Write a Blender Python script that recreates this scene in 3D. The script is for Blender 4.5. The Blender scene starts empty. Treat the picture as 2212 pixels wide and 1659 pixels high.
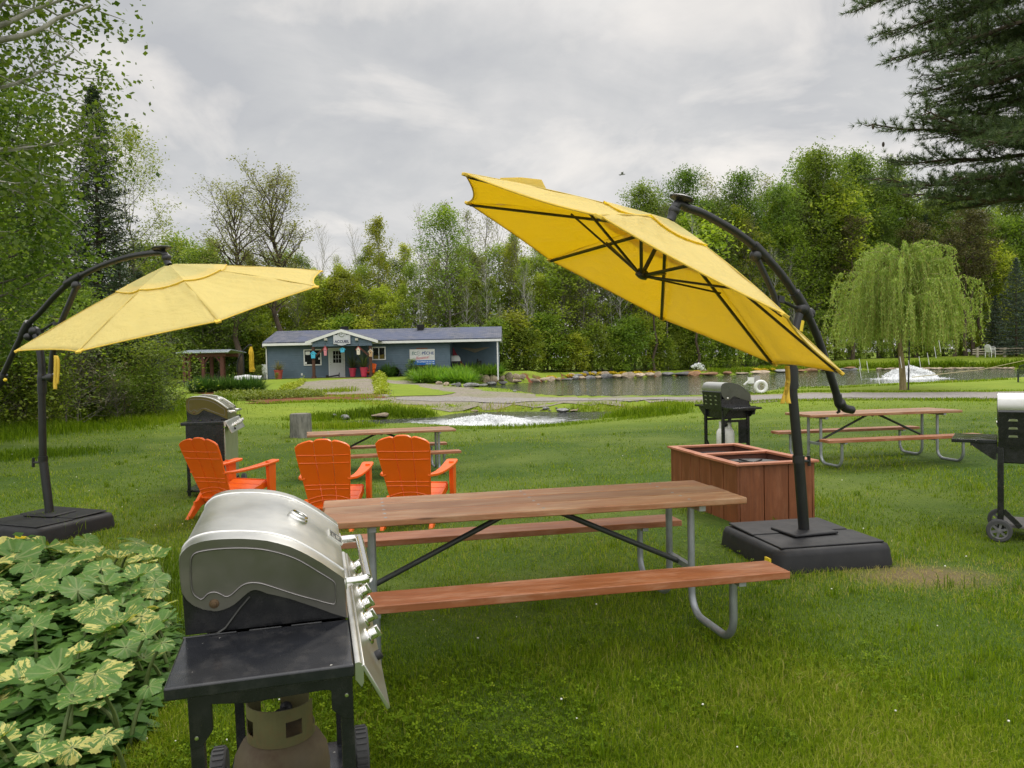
import bpy, bmesh, math, random
import numpy as np
from mathutils import Vector, Matrix, Quaternion
from mathutils.geometry import delaunay_2d_cdt

SC = bpy.context.scene
COL = SC.collection
PI = math.pi
R = math.radians

# ------------------------------------------------------------------ camera
CAM_H = 1.68
F0, CX, CY = 1652.0, 1106.0, 829.5          # focal length and centre for a 2212 px wide view
PITCH, ROLL = R(1.68), R(1.2)
cp, sp = math.cos(PITCH), math.sin(PITCH)
cr, sr = math.cos(ROLL), math.sin(ROLL)
ORIGIN = Vector((0, 0, CAM_H))

def ray(u, v):
    dx, dy = u-CX, v-CY
    X = (cr*dx-sr*dy)/F0
    Y = (sr*dx+cr*dy)/F0
    return Vector((X, cp-Y*sp, -sp-Y*cp))

def on_plane(u, v, p, n):
    d = ray(u, v); p = Vector(p); n = Vector(n)
    return ORIGIN + d*((p-ORIGIN).dot(n)/d.dot(n))

def at_y(u, v, y):
    return on_plane(u, v, (0, y, 0), (0, 1, 0))

def at_z(u, v, z):
    return on_plane(u, v, (0, 0, z), (0, 0, 1))

def make_camera():
    cam = bpy.data.cameras.new('camera')
    cam.sensor_width = 36; cam.lens = 36*F0/2212
    cam.clip_start = .05; cam.clip_end = 3000
    o = bpy.data.objects.new('camera', cam); COL.objects.link(o)
    f = Vector((0, cp, -sp)); up = Vector((0, sp, cp)); r = Vector((1, 0, 0))
    rr = r*cr - up*sr; uu = r*sr + up*cr
    o.matrix_world = Matrix(((rr.x, uu.x, -f.x, 0), (rr.y, uu.y, -f.y, 0), (rr.z, uu.z, -f.z, CAM_H), (0, 0, 0, 1)))
    SC.camera = o

# ------------------------------------------------------------------ objects
def tag(o, label=None, cat=None, group=None, kind=None):
    if label: o['label'] = label
    if cat: o['category'] = cat
    if group: o['group'] = group
    if kind: o['kind'] = kind
    return o

def thing(name, label, cat, loc=(0, 0, 0), rz=0, group=None):
    o = bpy.data.objects.new(name, None); COL.objects.link(o)
    o.empty_display_size = .1
    o.location = loc; o.rotation_euler = (0, 0, rz)
    return tag(o, label, cat, group)

CHILD = {}
def adopt(o, parent):
    o.parent = parent
    CHILD.setdefault(parent.name, []).append(o)

def dup(o, loc=None, rz=None, scale=None, label=None, group=None, parent=None):
    c = o.copy(); COL.objects.link(c)
    if parent is not None: adopt(c, parent)
    if loc is not None: c.location = loc
    if rz is not None: c.rotation_euler = (0, 0, rz)
    if scale is not None: c.scale = scale if hasattr(scale, '__len__') else (scale,)*3
    if label: c['label'] = label
    if group: c['group'] = group
    for ch in CHILD.get(o.name, []): dup(ch, parent=c)
    return c

class MB:
    """collects shapes; build() links them as one mesh object"""
    def __init__(s): s.v = []; s.f = []
    def add(s, vs, fs):
        b = len(s.v); s.v += [tuple(p) for p in vs]; s.f += [tuple(b+i for i in f) for f in fs]; return s
    def box(s, x0, x1, y0, y1, z0, z1, M=None):
        vs = [Vector((x, y, z)) for z in (z0, z1) for y in (y0, y1) for x in (x0, x1)]
        if M is not None: vs = [M @ p for p in vs]
        return s.add(vs, [(0, 2, 3, 1), (4, 5, 7, 6), (0, 1, 5, 4), (2, 6, 7, 3), (0, 4, 6, 2), (1, 3, 7, 5)])
    def beam(s, a, b, w, h, up=(0, 0, 1)):
        a, b = Vector(a), Vector(b); d = (b-a).normalized(); up = Vector(up)
        if abs(d.dot(up)) > .98: up = Vector((1, 0, 0)) if abs(d.x) < .9 else Vector((0, 1, 0))
        x = d.cross(up).normalized(); y = x.cross(d)
        vs = [q+x*i*w/2+y*j*h/2 for q in (a, b) for i, j in ((-1, -1), (1, -1), (1, 1), (-1, 1))]
        return s.add(vs, [(3, 2, 1, 0), (4, 5, 6, 7)]+[(i, (i+1) % 4, 4+(i+1) % 4, 4+i) for i in range(4)])
    def tube(s, pts, r, seg=10, cap=True):
        pts = [Vector(p) for p in pts]; n = len(pts)
        rs = [float(q) for q in np.interp(np.linspace(0, 1, n), np.linspace(0, 1, len(r)), r)] if hasattr(r, '__len__') else [r]*n
        t0 = (pts[1]-pts[0]).normalized()
        ref = Vector((0, 0, 1)) if abs(t0.z) < .9 else Vector((1, 0, 0))
        x = t0.cross(ref).normalized(); vs = []
        for i in range(n):
            t = (pts[min(i+1, n-1)]-pts[max(i-1, 0)])
            t = t.normalized() if t.length > 1e-9 else t0
            x = (x - t*x.dot(t)).normalized(); y = t.cross(x)
            for k in range(seg):
                a = 2*PI*k/seg
                vs.append(pts[i]+(x*math.cos(a)+y*math.sin(a))*rs[i])
        fs = [(i*seg+k, i*seg+(k+1) % seg, (i+1)*seg+(k+1) % seg, (i+1)*seg+k) for i in range(n-1) for k in range(seg)]
        if cap: fs += [tuple(range(seg-1, -1, -1)), tuple((n-1)*seg+k for k in range(seg))]
        return s.add(vs, fs)
    def lathe(s, prof, seg=24, M=None, cap=True):
        n = len(prof)
        vs = [Vector((r*math.cos(2*PI*k/seg), r*math.sin(2*PI*k/seg), z)) for r, z in prof for k in range(seg)]
        if M is not None: vs = [M @ p for p in vs]
        fs = [(i*seg+k, i*seg+(k+1) % seg, (i+1)*seg+(k+1) % seg, (i+1)*seg+k) for i in range(n-1) for k in range(seg)]
        if cap: fs += [tuple(range(seg-1, -1, -1)), tuple((n-1)*seg+k for k in range(seg))]
        return s.add(vs, fs)
    def prism(s, poly, d0, d1, M):
        """poly in the x,z plane of M, extruded along its y from d0 to d1"""
        n = len(poly)
        vs = [M @ Vector((a, d, b)) for d in (d0, d1) for a, b in poly]
        fs = [tuple(range(n)), tuple(range(2*n-1, n-1, -1))]+[(i, n+i, n+(i+1) % n, (i+1) % n) for i in range(n)]
        return s.add(vs, fs)
    def slab(s, quad, t, n):
        q = [Vector(p) for p in quad]; n = Vector(n).normalized()*t
        vs = q+[p+n for p in q]; m = len(q)
        return s.add(vs, [tuple(range(m-1, -1, -1)), tuple(range(m, 2*m))]+[(i, (i+1) % m, m+(i+1) % m, m+i) for i in range(m)])
    def ball(s, c, r, seg=12, sc=(1, 1, 1)):
        prof = [(max(r*math.sin(PI*i/8), 1e-4), -r*math.cos(PI*i/8)) for i in range(9)]
        return s.lathe(prof, seg, Matrix.Translation(Vector(c)) @ Matrix.Diagonal((*sc, 1)))
    def mesh(s, name, smooth=None):
        me = bpy.data.meshes.new(name); me.from_pydata(s.v, [], s.f); me.validate(); me.update()
        bm = bmesh.new(); bm.from_mesh(me); bmesh.ops.recalc_face_normals(bm, faces=bm.faces); bm.to_mesh(me); bm.free()
        if smooth:
            me.shade_smooth(); me.set_sharp_from_angle(angle=R(smooth))
        return me
    def build(s, name, mat, parent=None, smooth=35, bevel=0, seg=2):
        o = bpy.data.objects.new(name, s.mesh(name, smooth)); COL.objects.link(o)
        o.data.materials.append(mat)
        if bevel:
            b = o.modifiers.new('edge', 'BEVEL'); b.width = bevel; b.segments = seg; b.limit_method = 'ANGLE'; b.angle_limit = R(40)
            b.harden_normals = False
        if parent: adopt(o, parent)
        return o

def np_mesh(name, V, Q, mat, parent=None, tint=None, smooth=False):
    """fast mesh from numpy verts (n,3) and faces (m,k)"""
    me = bpy.data.meshes.new(name)
    V = np.asarray(V, np.float32); Q = np.asarray(Q, np.int32); m, k = Q.shape
    me.vertices.add(len(V)); me.vertices.foreach_set('co', V.ravel())
    me.loops.add(m*k); me.loops.foreach_set('vertex_index', Q.ravel())
    me.polygons.add(m); me.polygons.foreach_set('loop_start', np.arange(0, m*k, k, dtype=np.int32))
    if smooth: me.polygons.foreach_set('use_smooth', np.ones(m, bool))
    me.update(calc_edges=True)
    if tint is not None:
        a = me.attributes.new('tint', 'FLOAT', 'POINT'); a.data.foreach_set('value', np.asarray(tint, np.float32))
    me.materials.append(mat)
    o = bpy.data.objects.new(name, me); COL.objects.link(o)
    if parent: adopt(o, parent)
    return o

def text(name, body, size, M, mat, parent, depth=.004, shear=0, bold=0, align='CENTER', spacing=1, fit=None):
    c = bpy.data.curves.new(name, 'FONT'); c.body = body; c.size = size; c.align_x = align; c.align_y = 'CENTER'
    c.extrude = depth; c.shear = shear; c.offset = bold; c.space_character = spacing
    t = bpy.data.objects.new(name, c); COL.objects.link(t)
    dg = bpy.context.evaluated_depsgraph_get(); dg.update()
    me = bpy.data.meshes.new_from_object(t.evaluated_get(dg))
    bpy.data.objects.remove(t); bpy.data.curves.remove(c)
    if fit:
        xs = [v.co.x for v in me.vertices]; ys = [v.co.y for v in me.vertices]
        me.transform(Matrix.Diagonal((fit[0]/(max(xs)-min(xs)), fit[1]/(max(ys)-min(ys)), 1, 1)) @ Matrix.Translation((-(max(xs)+min(xs))/2, -(max(ys)+min(ys))/2, 0)))
    me.transform(M); me.materials.clear(); me.materials.append(mat)
    o = bpy.data.objects.new(name, me); COL.objects.link(o); adopt(o, parent)
    return o

def sRGB(r, g, b):
    f = lambda c: (c/255/12.92) if c <= 10 else ((c/255+.055)/1.055)**2.4
    return (f(r), f(g), f(b), 1)

# ------------------------------------------------------------------ materials
class NT:
    def __init__(s, name):
        s.m = bpy.data.materials.new(name); s.m.use_nodes = True
        s.t = s.m.node_tree; s.t.nodes.clear(); s.n = s.t.nodes
        s.out = s.new('ShaderNodeOutputMaterial')
    def new(s, typ, **kw):
        n = s.t.nodes.new(typ)
        for k, v in kw.items(): setattr(n, k, v)
        return n
    def link(s, a, b): s.t.links.new(a, b)
    def val(s, sock, v):
        if hasattr(v, 'is_output'): s.link(v, sock)
        else: sock.default_value = v
    def coord(s, which='Object', scale=(1, 1, 1), rot=(0, 0, 0)):
        if which == 'World':
            o = s.new('ShaderNodeNewGeometry').outputs['Position']
        else: o = s.new('ShaderNodeTexCoord').outputs[which]
        m = s.new('ShaderNodeMapping'); s.link(o, m.inputs['Vector'])
        m.inputs['Scale'].default_value = scale; m.inputs['Rotation'].default_value = rot
        return m.outputs['Vector']
    def noise(s, vec, scale=5, detail=4, rough=.55, dist=0):
        n = s.new('ShaderNodeTexNoise'); s.link(vec, n.inputs['Vector'])
        n.inputs['Scale'].default_value = scale; n.inputs['Detail'].default_value = detail
        n.inputs['Roughness'].default_value = rough; n.inputs['Distortion'].default_value = dist
        return n.outputs['Fac']
    def ramp(s, fac, stops, interp='LINEAR'):
        n = s.new('ShaderNodeValToRGB'); s.link(fac, n.inputs[0]); e = n.color_ramp.elements
        n.color_ramp.interpolation = interp
        while len(e) < len(stops): e.new(.5)
        for i, (p, c) in enumerate(stops):
            e[i].position = p; e[i].color = c if hasattr(c, '__len__') else (c, c, c, 1)
        return n.outputs[0]
    def mix(s, fac, a, b, mode='MIX'):
        n = s.new('ShaderNodeMix', data_type='RGBA', blend_type=mode)
        s.val(n.inputs[0], fac); s.val(n.inputs[6], a); s.val(n.inputs[7], b)
        return n.outputs[2]
    def math(s, op, a, b=0):
        n = s.new('ShaderNodeMath', operation=op); s.val(n.inputs[0], a); s.val(n.inputs[1], b); return n.outputs[0]
    def attr(s, name):
        return s.new('ShaderNodeAttribute', attribute_name=name).outputs['Fac']
    def bump(s, h, strength=.3, dist=.01):
        n = s.new('ShaderNodeBump'); s.link(h, n.inputs['Height'])
        n.inputs['Strength'].default_value = strength; n.inputs['Distance'].default_value = dist
        return n.outputs[0]
    def bsdf(s, color, rough=.6, metal=0, normal=None, spec=.5, **kw):
        n = s.new('ShaderNodeBsdfPrincipled')
        s.val(n.inputs['Base Color'], color); s.val(n.inputs['Roughness'], rough); s.val(n.inputs['Metallic'], metal)
        n.inputs['Specular IOR Level'].default_value = spec
        if normal is not None: s.link(normal, n.inputs['Normal'])
        for k, v in kw.items(): s.val(n.inputs[k.replace('_', ' ')], v)
        return n.outputs[0]
    def done(s, sh):
        s.link(sh, s.out.inputs[0]); return s.m

def paint(name, c, rough=.5, metal=0, var=.12, scale=6, bump=.0, bscale=60, spec=.5, dirt=None, dirt_amt=.3, specks=None):
    """paint, plastic or metal with a little uneven tone and optional dirt blotches"""
    t = NT(name); co = t.coord('Object')
    n = t.noise(co, scale, 5, .6)
    dark = tuple(x*(1-var) for x in c[:3])+(1,); lite = tuple(min(1, x*(1+var)) for x in c[:3])+(1,)
    col = t.mix(t.ramp(n, [(.3, 0), (.7, 1)]), dark, lite)
    if dirt:
        d = t.noise(co, scale*2.3, 6, .7)
        col = t.mix(t.ramp(d, [(.5, 0), (.75, dirt_amt)]), col, dirt)
    if specks:
        col = t.mix(t.ramp(t.noise(co, 42, 2, .5), [(.735, 0), (.76, .8)]), col, specks)
    nm = t.bump(t.noise(co, bscale, 3), bump, .004) if bump else None
    rg = t.ramp(t.noise(co, scale*1.7, 4), [(.3, max(rough-.08, .02)), (.7, min(rough+.1, 1))])
    return t.done(t.bsdf(col, rg, metal, nm, spec))

def wood(name, c, c2, along='X', rough=.55, worn=None, worn_amt=.5, plank=0):
    t = NT(name)
    sc = {'X': (1.2, 26, 26), 'Y': (26, 1.2, 26), 'Z': (26, 26, 1.2)}[along]
    co = t.coord('Object', sc)
    g = t.noise(co, 1.6, 6, .65, .6)
    col = t.mix(t.ramp(g, [(.3, 0), (.72, 1)]), c, c2)
    big = t.noise(t.coord('Object'), 3.5, 4)
    col = t.mix(t.ramp(big, [(.35, 0), (.7, .35)]), col, tuple(x*.6 for x in c[:3])+(1,))
    if worn:
        w = t.noise(t.coord('Object', tuple(math.sqrt(x) for x in sc)), 2.2, 7, .7)
        col = t.mix(t.ramp(w, [(.47, 0), (.68, worn_amt)]), col, worn)
    if plank:
        y = t.new('ShaderNodeSeparateXYZ'); t.link(t.new('ShaderNodeTexCoord').outputs['Object'], y.inputs[0])
        wn = t.new('ShaderNodeTexWhiteNoise', noise_dimensions='1D'); t.link(t.math('FLOOR', t.math('DIVIDE', t.math('ADD', y.outputs[1], .3605), plank)), wn.inputs['W'])
        col = t.mix(1.0, col, t.ramp(wn.outputs['Value'], [(0, .78), (1, 1.12)]), 'MULTIPLY')
    k = t.new('ShaderNodeTexVoronoi'); t.link(t.coord('Object', tuple(min(x, 7) for x in sc)), k.inputs['Vector']); k.inputs['Scale'].default_value = 1.1
    col = t.mix(t.ramp(k.outputs['Distance'], [(.03, .75), (.09, 0)]), col, tuple(x*.35 for x in c[:3])+(1,))
    rg = t.ramp(g, [(.3, rough-.1), (.7, rough+.12)])
    return t.done(t.bsdf(col, rg, 0, t.bump(g, .25, .003)))

def leafmat(name, c1, c2, trans=.35, rough=.55, c3=None, obj_var=.35, tr_col=None):
    """leaves: tone from the per-leaf tint, big clumps and the plant itself; part of the light passes through"""
    t = NT(name)
    col = t.mix(t.attr('tint'), c1, c2)
    if c3:
        n = t.noise(t.coord('World'), .35, 3)
        col = t.mix(t.ramp(n, [(.42, 0), (.62, .8)]), col, c3)
    oi = t.new('ShaderNodeObjectInfo').outputs['Random']
    hsv = t.new('ShaderNodeHueSaturation'); t.link(col, hsv.inputs['Color'])
    t.link(t.ramp(oi, [(0, .5-.022*obj_var*2), (1, .5+.02*obj_var*2)]), hsv.inputs['Hue'])
    t.link(t.ramp(t.math('FRACT', t.math('MULTIPLY', oi, 7.31)), [(0, 1-obj_var), (1, 1+obj_var)]), hsv.inputs['Value'])
    col = hsv.outputs[0]
    a = t.bsdf(col, rough, spec=.3)
    b = t.new('ShaderNodeBsdfTranslucent')
    t.link(t.mix(1.0, col, tr_col or (1.15, 1.2, .55, 1), 'MULTIPLY'), b.inputs[0])
    m = t.new('ShaderNodeMixShader'); m.inputs[0].default_value = trans
    t.link(a, m.inputs[1]); t.link(b.outputs[0], m.inputs[2])
    return t.done(m.outputs[0])

def barkmat(name, c, c2, scale=8):
    t = NT(name); n = t.noise(t.coord('Object', (1, 1, .25)), scale, 6, .7)
    return t.done(t.bsdf(t.mix(t.ramp(n, [(.35, 0), (.65, 1)]), c, c2), .9, 0, t.bump(n, .6, .02), spec=.2))
# ------------------------------------------------------------------ terrain
CTRL = np.array([
 (0,0,0),(-1,2,0),(1.5,2,0),(-4,3,0),(4,3,.03),(.1,4.6,.10),(2.3,6,.10),(5.3,11.4,.08),(8,11,.09),(5,7,.08),(9,6,.08),(-2.2,12.9,-.17),(-5,8.3,-.06),(-8,9,-.06),(-5,11,-.08),
 (1.5,13,-.05),(3,14,.0),(-6,16,-.10),(-3,20,-.24),(0,24,-.32),(2,27,-.32),(-5,27,-.3),(5,27,-.2),(-9,22,-.12),(0,32,-.1),(8,32,.0),(16,32,.02),(25,33,.05),(12,22,.02),(20,20,.05),
 (-14,22,.05),(-20,25,.1),(-12,33,.05),(-20,38,.3),(-10,40,.12),(-5,42,.18),(-17,46,.42),(-6,47,.36),(-17,54,.78),(-12,54,.8),(-3,54,.82),(-1,53,.8),(-22,56,.75),(-25,50,.6),(-12,62,.95),(0,62,.9),
 (1,49,.3),(20,38,.12),(40,40,.15),(60,45,.2),(14,36,.08),
 (5,66,.6),(10,74,.42),(20,80,.4),(30,88,.5),(45,84,.55),(55,82,.6),(75,80,.7),(45,98,1.1),(20,96,.9),(60,100,1.2),(-10,80,1.1),(-30,60,.9),(0,76,.8),
 (-60,150,2),(0,150,2),(60,150,2),(150,120,2),(-120,60,1.5),(120,40,.6),(-60,20,.3),(60,10,.2),(0,-40,0),(0,400,3),(-300,200,3),(300,200,3),(0,1500,3),(1500,0,2),(-1500,0,2)], float)

def base_h(x, y):
    x = np.atleast_1d(np.asarray(x, float)); y = np.atleast_1d(np.asarray(y, float))
    d2 = (x[:, None]-CTRL[None, :, 0])**2+(y[:, None]-CTRL[None, :, 1])**2
    w = 1/(d2+1.5)**2
    return (w*CTRL[None, :, 2]).sum(1)/w.sum(1)

def poly_sd(x, y, P):
    """signed distance to a polygon: positive inside"""
    x = np.atleast_1d(x); y = np.atleast_1d(y); P = np.asarray(P, float); Q = np.roll(P, -1, 0)
    ins = np.zeros(len(x), bool); best = np.full(len(x), 1e9)
    for (ax, ay), (bx, by) in zip(P, Q):
        c = (ay > y) != (by > y)
        with np.errstate(divide='ignore', invalid='ignore'):
            ins ^= c & (x < (bx-ax)*(y-ay)/((by-ay) if by != ay else 1e-9)+ax)
        ex, ey = bx-ax, by-ay; t = np.clip(((x-ax)*ex+(y-ay)*ey)/max(ex*ex+ey*ey, 1e-9), 0, 1)
        best = np.minimum(best, (x-ax-t*ex)**2+(y-ay-t*ey)**2)
    return np.where(ins, 1, -1)*np.sqrt(best)

def pix_poly(pts, z): return [tuple(at_z(u, v, z)[:2]) for u, v in pts]
POND_Z, STREAM_Z = 0.0, -.46
POND = pix_poly([(1010,834),(1032,839),(1048.6,842.6),(1113,846),(1161,852),(1210,854),(1306,855),(1510,854),(1623,850),(1660,845),(1707,838),(1800,836),(1819,835),(1946,829),(1992,828),(2082,824),(2188,818),(2330,810),
   (2420,797),(2209,797.5),(2119,797),(1992,798),(1870,799),(1810,800),(1650,806),(1516,812),(1435,811.5),(1371,816),(1306,817),(1210,821),(1145,826),(1081,831)], POND_Z)
STREAM = pix_poly([(700,914),(745,909),(823,906),(900,903),(936,901),(968,895),(1016,890),(1145,888.5),(1226,890),(1306,888.5),(1387,891),(1392,898),(1340,906),(1274,911),(1210,917),(1113,925),(984,923),(903,918),(823,921),(740,926)], STREAM_Z)

def hgt(x, y):
    h = base_h(x, y)
    for P, wz in ((POND, POND_Z), (STREAM, STREAM_Z)):
        s = poly_sd(x, y, P)
        near = np.clip((s+1.2)/1.2, 0, 1)            # bank falls to the water's edge over the last metre
        edge = np.minimum(h, wz+.02) if wz < 0 else np.clip(h, wz+.01, wz+.35)
        h = np.where(s > -1.2, h*(1-near**2)+(wz+.03)*near**2, h)
        h = np.where(s > 0, wz+.03-np.clip(s, 0, 1.5)*.5, h)
    return h

def H(x, y): return float(hgt([x], [y])[0])

def ground(u, v):
    """where the sight line through a point of the 2212 px wide view meets the terrain"""
    d = ray(u, v); t = np.concatenate([np.linspace(2, 40, 400), np.linspace(40.2, 400, 900)])
    X, Y, Z = d.x*t, d.y*t, CAM_H+d.z*t
    below = np.nonzero(Z < hgt(X, Y))[0]
    k = below[0] if len(below) else len(t)-1
    a, b = t[max(k-1, 0)], t[k]
    for _ in range(24):
        m = (a+b)/2
        if CAM_H+d.z*m < H(d.x*m, d.y*m): b = m
        else: a = m
    return Vector((d.x*b, d.y*b, H(d.x*b, d.y*b)))

def G(pts): return [tuple(ground(u, v)[:2]) for u, v in pts]

rngn = np.random.default_rng(5)
_W = [(rngn.normal(size=2), rngn.uniform(0, 6.28)) for _ in range(24)]
def vnoise(x, y, s):
    r = 0
    for i, (k, p) in enumerate(_W):
        n = k/np.hypot(*k); f = s*(.6+.15*(i % 8))
        r = r+np.sin((x*n[0]+y*n[1])*f+p+1.5*np.sin((x*n[1]-y*n[0])*f*.7+p*2))
    return r/len(_W)**.5/1.2

# sheet of ground that follows the terrain a little above it
def sheet(name, poly, off, step, mat, jitter=.0, z=None, seed=1):
    rg = random.Random(seed); pts = []
    n = len(poly)
    for i in range(n):
        a, b = Vector(poly[i]), Vector(poly[(i+1) % n]); L = (b-a).length; k = max(1, int(L/step))
        for j in range(k):
            q = a.lerp(b, j/k)
            if jitter: q += Vector((rg.gauss(0, jitter), rg.gauss(0, jitter)))
            pts.append(q)
    nb = len(pts); P = np.array(pts)
    x0, y0 = P.min(0); x1, y1 = P.max(0)
    gx, gy = np.meshgrid(np.arange(x0, x1, step), np.arange(y0, y1, step)); gx, gy = gx.ravel(), gy.ravel()
    s = poly_sd(gx, gy, P); keep = s > step*.5
    pts += [Vector((a, b)) for a, b in zip(gx[keep], gy[keep])]
    vs, es, fs, *_ = delaunay_2d_cdt(pts, [], [list(range(nb))], 2, 1e-5)
    V = np.array([(p.x, p.y) for p in vs])
    hz = hgt(V[:, 0], V[:, 1])+off if z is None else np.full(len(V), z)
    me = bpy.data.meshes.new(name); me.from_pydata([(a, b, c) for (a, b), c in zip(V, hz)], [], fs); me.update()
    me.shade_smooth()
    bm = bmesh.new(); bm.from_mesh(me)
    for f in bm.faces:
        if f.normal.z < 0: f.normal_flip()
    bm.to_mesh(me); bm.free()
    me.materials.append(mat)
    o = bpy.data.objects.new(name, me); COL.objects.link(o)
    return o

BALD = ground(2000, 1243)
# ---- ground materials
def lawn_material(name='lawn_soil', bright=1.0, far=True):
    t = NT(name); co = t.coord('World')
    n1 = t.noise(co, .35, 5, .6); n2 = t.noise(co, 2.2, 6, .65); n3 = t.noise(co, 26, 4, .7)
    g1 = (.030*bright, .062*bright, .008*bright, 1); g2 = (.075*bright, .13*bright, .016*bright, 1); g3 = (.13*bright, .17*bright, .03*bright, 1)
    c = t.mix(t.ramp(n3, [(.3, 0), (.7, 1)]), g1, g2)
    c = t.mix(t.ramp(n1, [(.4, 0), (.62, .75)]), c, g3)
    c = t.mix(t.ramp(n2, [(.5, 0), (.72, .5)]), c, g1)
    if far:   # far from the picnic lawn the ground itself carries the colour of mown grass
        y = t.new('ShaderNodeSeparateXYZ'); t.link(t.new('ShaderNodeNewGeometry').outputs['Position'], y.inputs[0])
        ln = t.mix(t.ramp(t.noise(co, .22, 5, .6), [(.35, 0), (.65, 1)]), (.16, .235, .018, 1), (.225, .28, .028, 1))
        ln = t.mix(t.ramp(t.noise(t.coord('World', (1, 3, 1)), 1.3, 6, .7), [(.45, 0), (.75, .5)]), ln, (.075, .125, .014, 1))
        c = t.mix(t.ramp(t.math('DIVIDE', y.outputs[1], 60), [(.3, 0), (.5, 1)]), c, ln)
    if far:   # the worn bare place beside the umbrella base
        mp = t.new('ShaderNodeMapping'); t.link(t.new('ShaderNodeNewGeometry').outputs['Position'], mp.inputs[0]); mp.inputs['Location'].default_value = (-BALD.x, -BALD.y*1.7, 0); mp.inputs['Scale'].default_value = (1, 1.7, 0)
        ln_ = t.new('ShaderNodeVectorMath', operation='LENGTH'); t.link(mp.outputs[0], ln_.inputs[0])
        e = t.math('ADD', ln_.outputs['Value'], t.math('MULTIPLY', t.noise(co, 5, 5, .7), .5))
        c = t.mix(t.ramp(e, [(.45, .9), (.85, 0)]), c, t.mix(n3, (.10, .07, .035, 1), (.23, .17, .09, 1)))
    return t.done(t.bsdf(c, .9, 0, t.bump(n3, .8, .03), spec=.15))
LAWN = lawn_material()

def gravel_material(name, c1, c2, weeds=.0):
    t = NT(name); co = t.coord('World')
    v = t.new('ShaderNodeTexVoronoi'); t.link(co, v.inputs['Vector']); v.inputs['Scale'].default_value = 16
    n = t.noise(co, .6, 6, .7); n2 = t.noise(co, 7, 5, .75)
    c = t.mix(v.outputs['Color'], c1, c2); c = t.mix(.55, c, t.mix(n2, c1, c2))
    c = t.mix(t.ramp(n2, [(.25, .55), (.5, 0)]), c, tuple(x*.4 for x in c1[:3])+(1,))
    if weeds: c = t.mix(t.ramp(n, [(.46, 0), (.62, weeds)]), c, (.15, .19, .04, 1))
    return t.done(t.bsdf(c, .95, 0, t.bump(v.outputs['Distance'], .7, .03), spec=.15))
GRAVEL = gravel_material('grey_gravel', (.17, .155, .14, 1), (.38, .35, .325, 1))
GRAVELW = gravel_material('weedy_gravel', (.165, .14, .105, 1), (.35, .31, .255, 1), .4)
MULCH = gravel_material('red_mulch', (.10, .035, .018, 1), (.26, .09, .045, 1), .7)

def water_material(name, deep, rough=.06, ripple=.25, scale=(1.1, 2.6, 1), foam=None):
    t = NT(name); co = t.coord('World', scale)
    n = t.noise(co, 1.6, 5, .6, .4); n2 = t.noise(co, 6, 4, .6)
    h = t.math('ADD', n, t.math('MULTIPLY', n2, .35))
    c = t.mix(t.noise(t.coord('World'), .12, 3), deep, tuple(x*1.35 for x in deep[:3])+(1,))
    rg = rough
    if foam:
        fc, r0, amt = foam
        p = t.new('ShaderNodeVectorMath', operation='DISTANCE'); t.link(t.new('ShaderNodeNewGeometry').outputs['Position'], p.inputs[0]); p.inputs[1].default_value = fc
        f = t.math('ADD', t.math('SUBTRACT', 1, t.math('DIVIDE', p.outputs['Value'], r0)), t.math('MULTIPLY', t.math('SUBTRACT', t.noise(t.coord('World', (1, 1.5, 1)), 3.2, 6, .7), .5), 1.6))
        m = t.ramp(f, [(.25, 0), (.55, amt)])
        c = t.mix(m, c, (.75, .77, .77, 1)); rg = t.math('ADD', t.math('MULTIPLY', m, .6), rough)
    return t.done(t.bsdf(c, rg, 0, t.bump(h, ripple, .25), spec=.5))

# ---- the one ground sheet
def make_ground():
    def axis(fine0, fine1, step, far, k=1.16):
        a = list(np.arange(fine0, fine1+1e-6, step)); s = step; lo = []; x = fine0
        while x > -far: s *= k; x -= s; lo.append(x)
        s = step; x = fine1; hi = []
        while x < far: s *= k; x += s; hi.append(x)
        return np.array(lo[::-1]+a+hi)
    X = axis(-30, 60, .5, 1400); Y = axis(-2, 95, .5, 1400)
    gx, gy = np.meshgrid(X, Y); x, y = gx.ravel(), gy.ravel()
    h = np.concatenate([hgt(x[i:i+4000], y[i:i+4000]) for i in range(0, len(x), 4000)])
    h += np.where((y < 60) & (poly_sd(x, y, POND) < -1) & (poly_sd(x, y, STREAM) < -1), .012*vnoise(x, y, 1.1), 0)
    nx, ny = len(X), len(Y)
    i = np.arange(ny-1)[:, None]*nx+np.arange(nx-1)[None, :]; i = i.ravel()
    o = np_mesh('ground', np.stack([x, y, h], 1), np.stack([i, i+1, i+nx+1, i+nx], 1), LAWN, smooth=True)
    tag(o, kind='structure')
make_ground()

GRAVEL_POLY = G([(640,832),(668,824),(806,819),(872,823),(905,827),(960,834),(1012,837.5),(1049,845),(1113,848.5),(1161,854.5),(1210,857),(1306,858),(1510,857.5),(1590,856),(1660,852.5),(1819,848.5),(1955,848),(2212,846.5),(2600,844),
   (2600,866),(2212,864),(1992,864.5),(1828,863.5),(1700,867),(1623,870),(1500,873),(1371,869),(1242,871),(1145,881),(1016,886),(930,884),(823,868),(700,866),(610,868),(600,856)])
tag(sheet('gravel_road', GRAVEL_POLY, .016, .6, GRAVELW, .22), kind='structure')
ROAD_POLY = G([(838,860),(900,858),(1049,858),(1210,861),(1306,861.5),(1510,861),(1660,856),(1819,851),(1955,850),(2212,849),(2600,846),(2600,863),(2212,861),(1992,861.5),(1828,861),(1700,864),(1600,867),(1371,866),(1242,866.5),(1100,870),(960,868),(850,865)])
tag(sheet('road', ROAD_POLY, .03, .6, GRAVEL, .2, seed=2), kind='structure')
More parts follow.
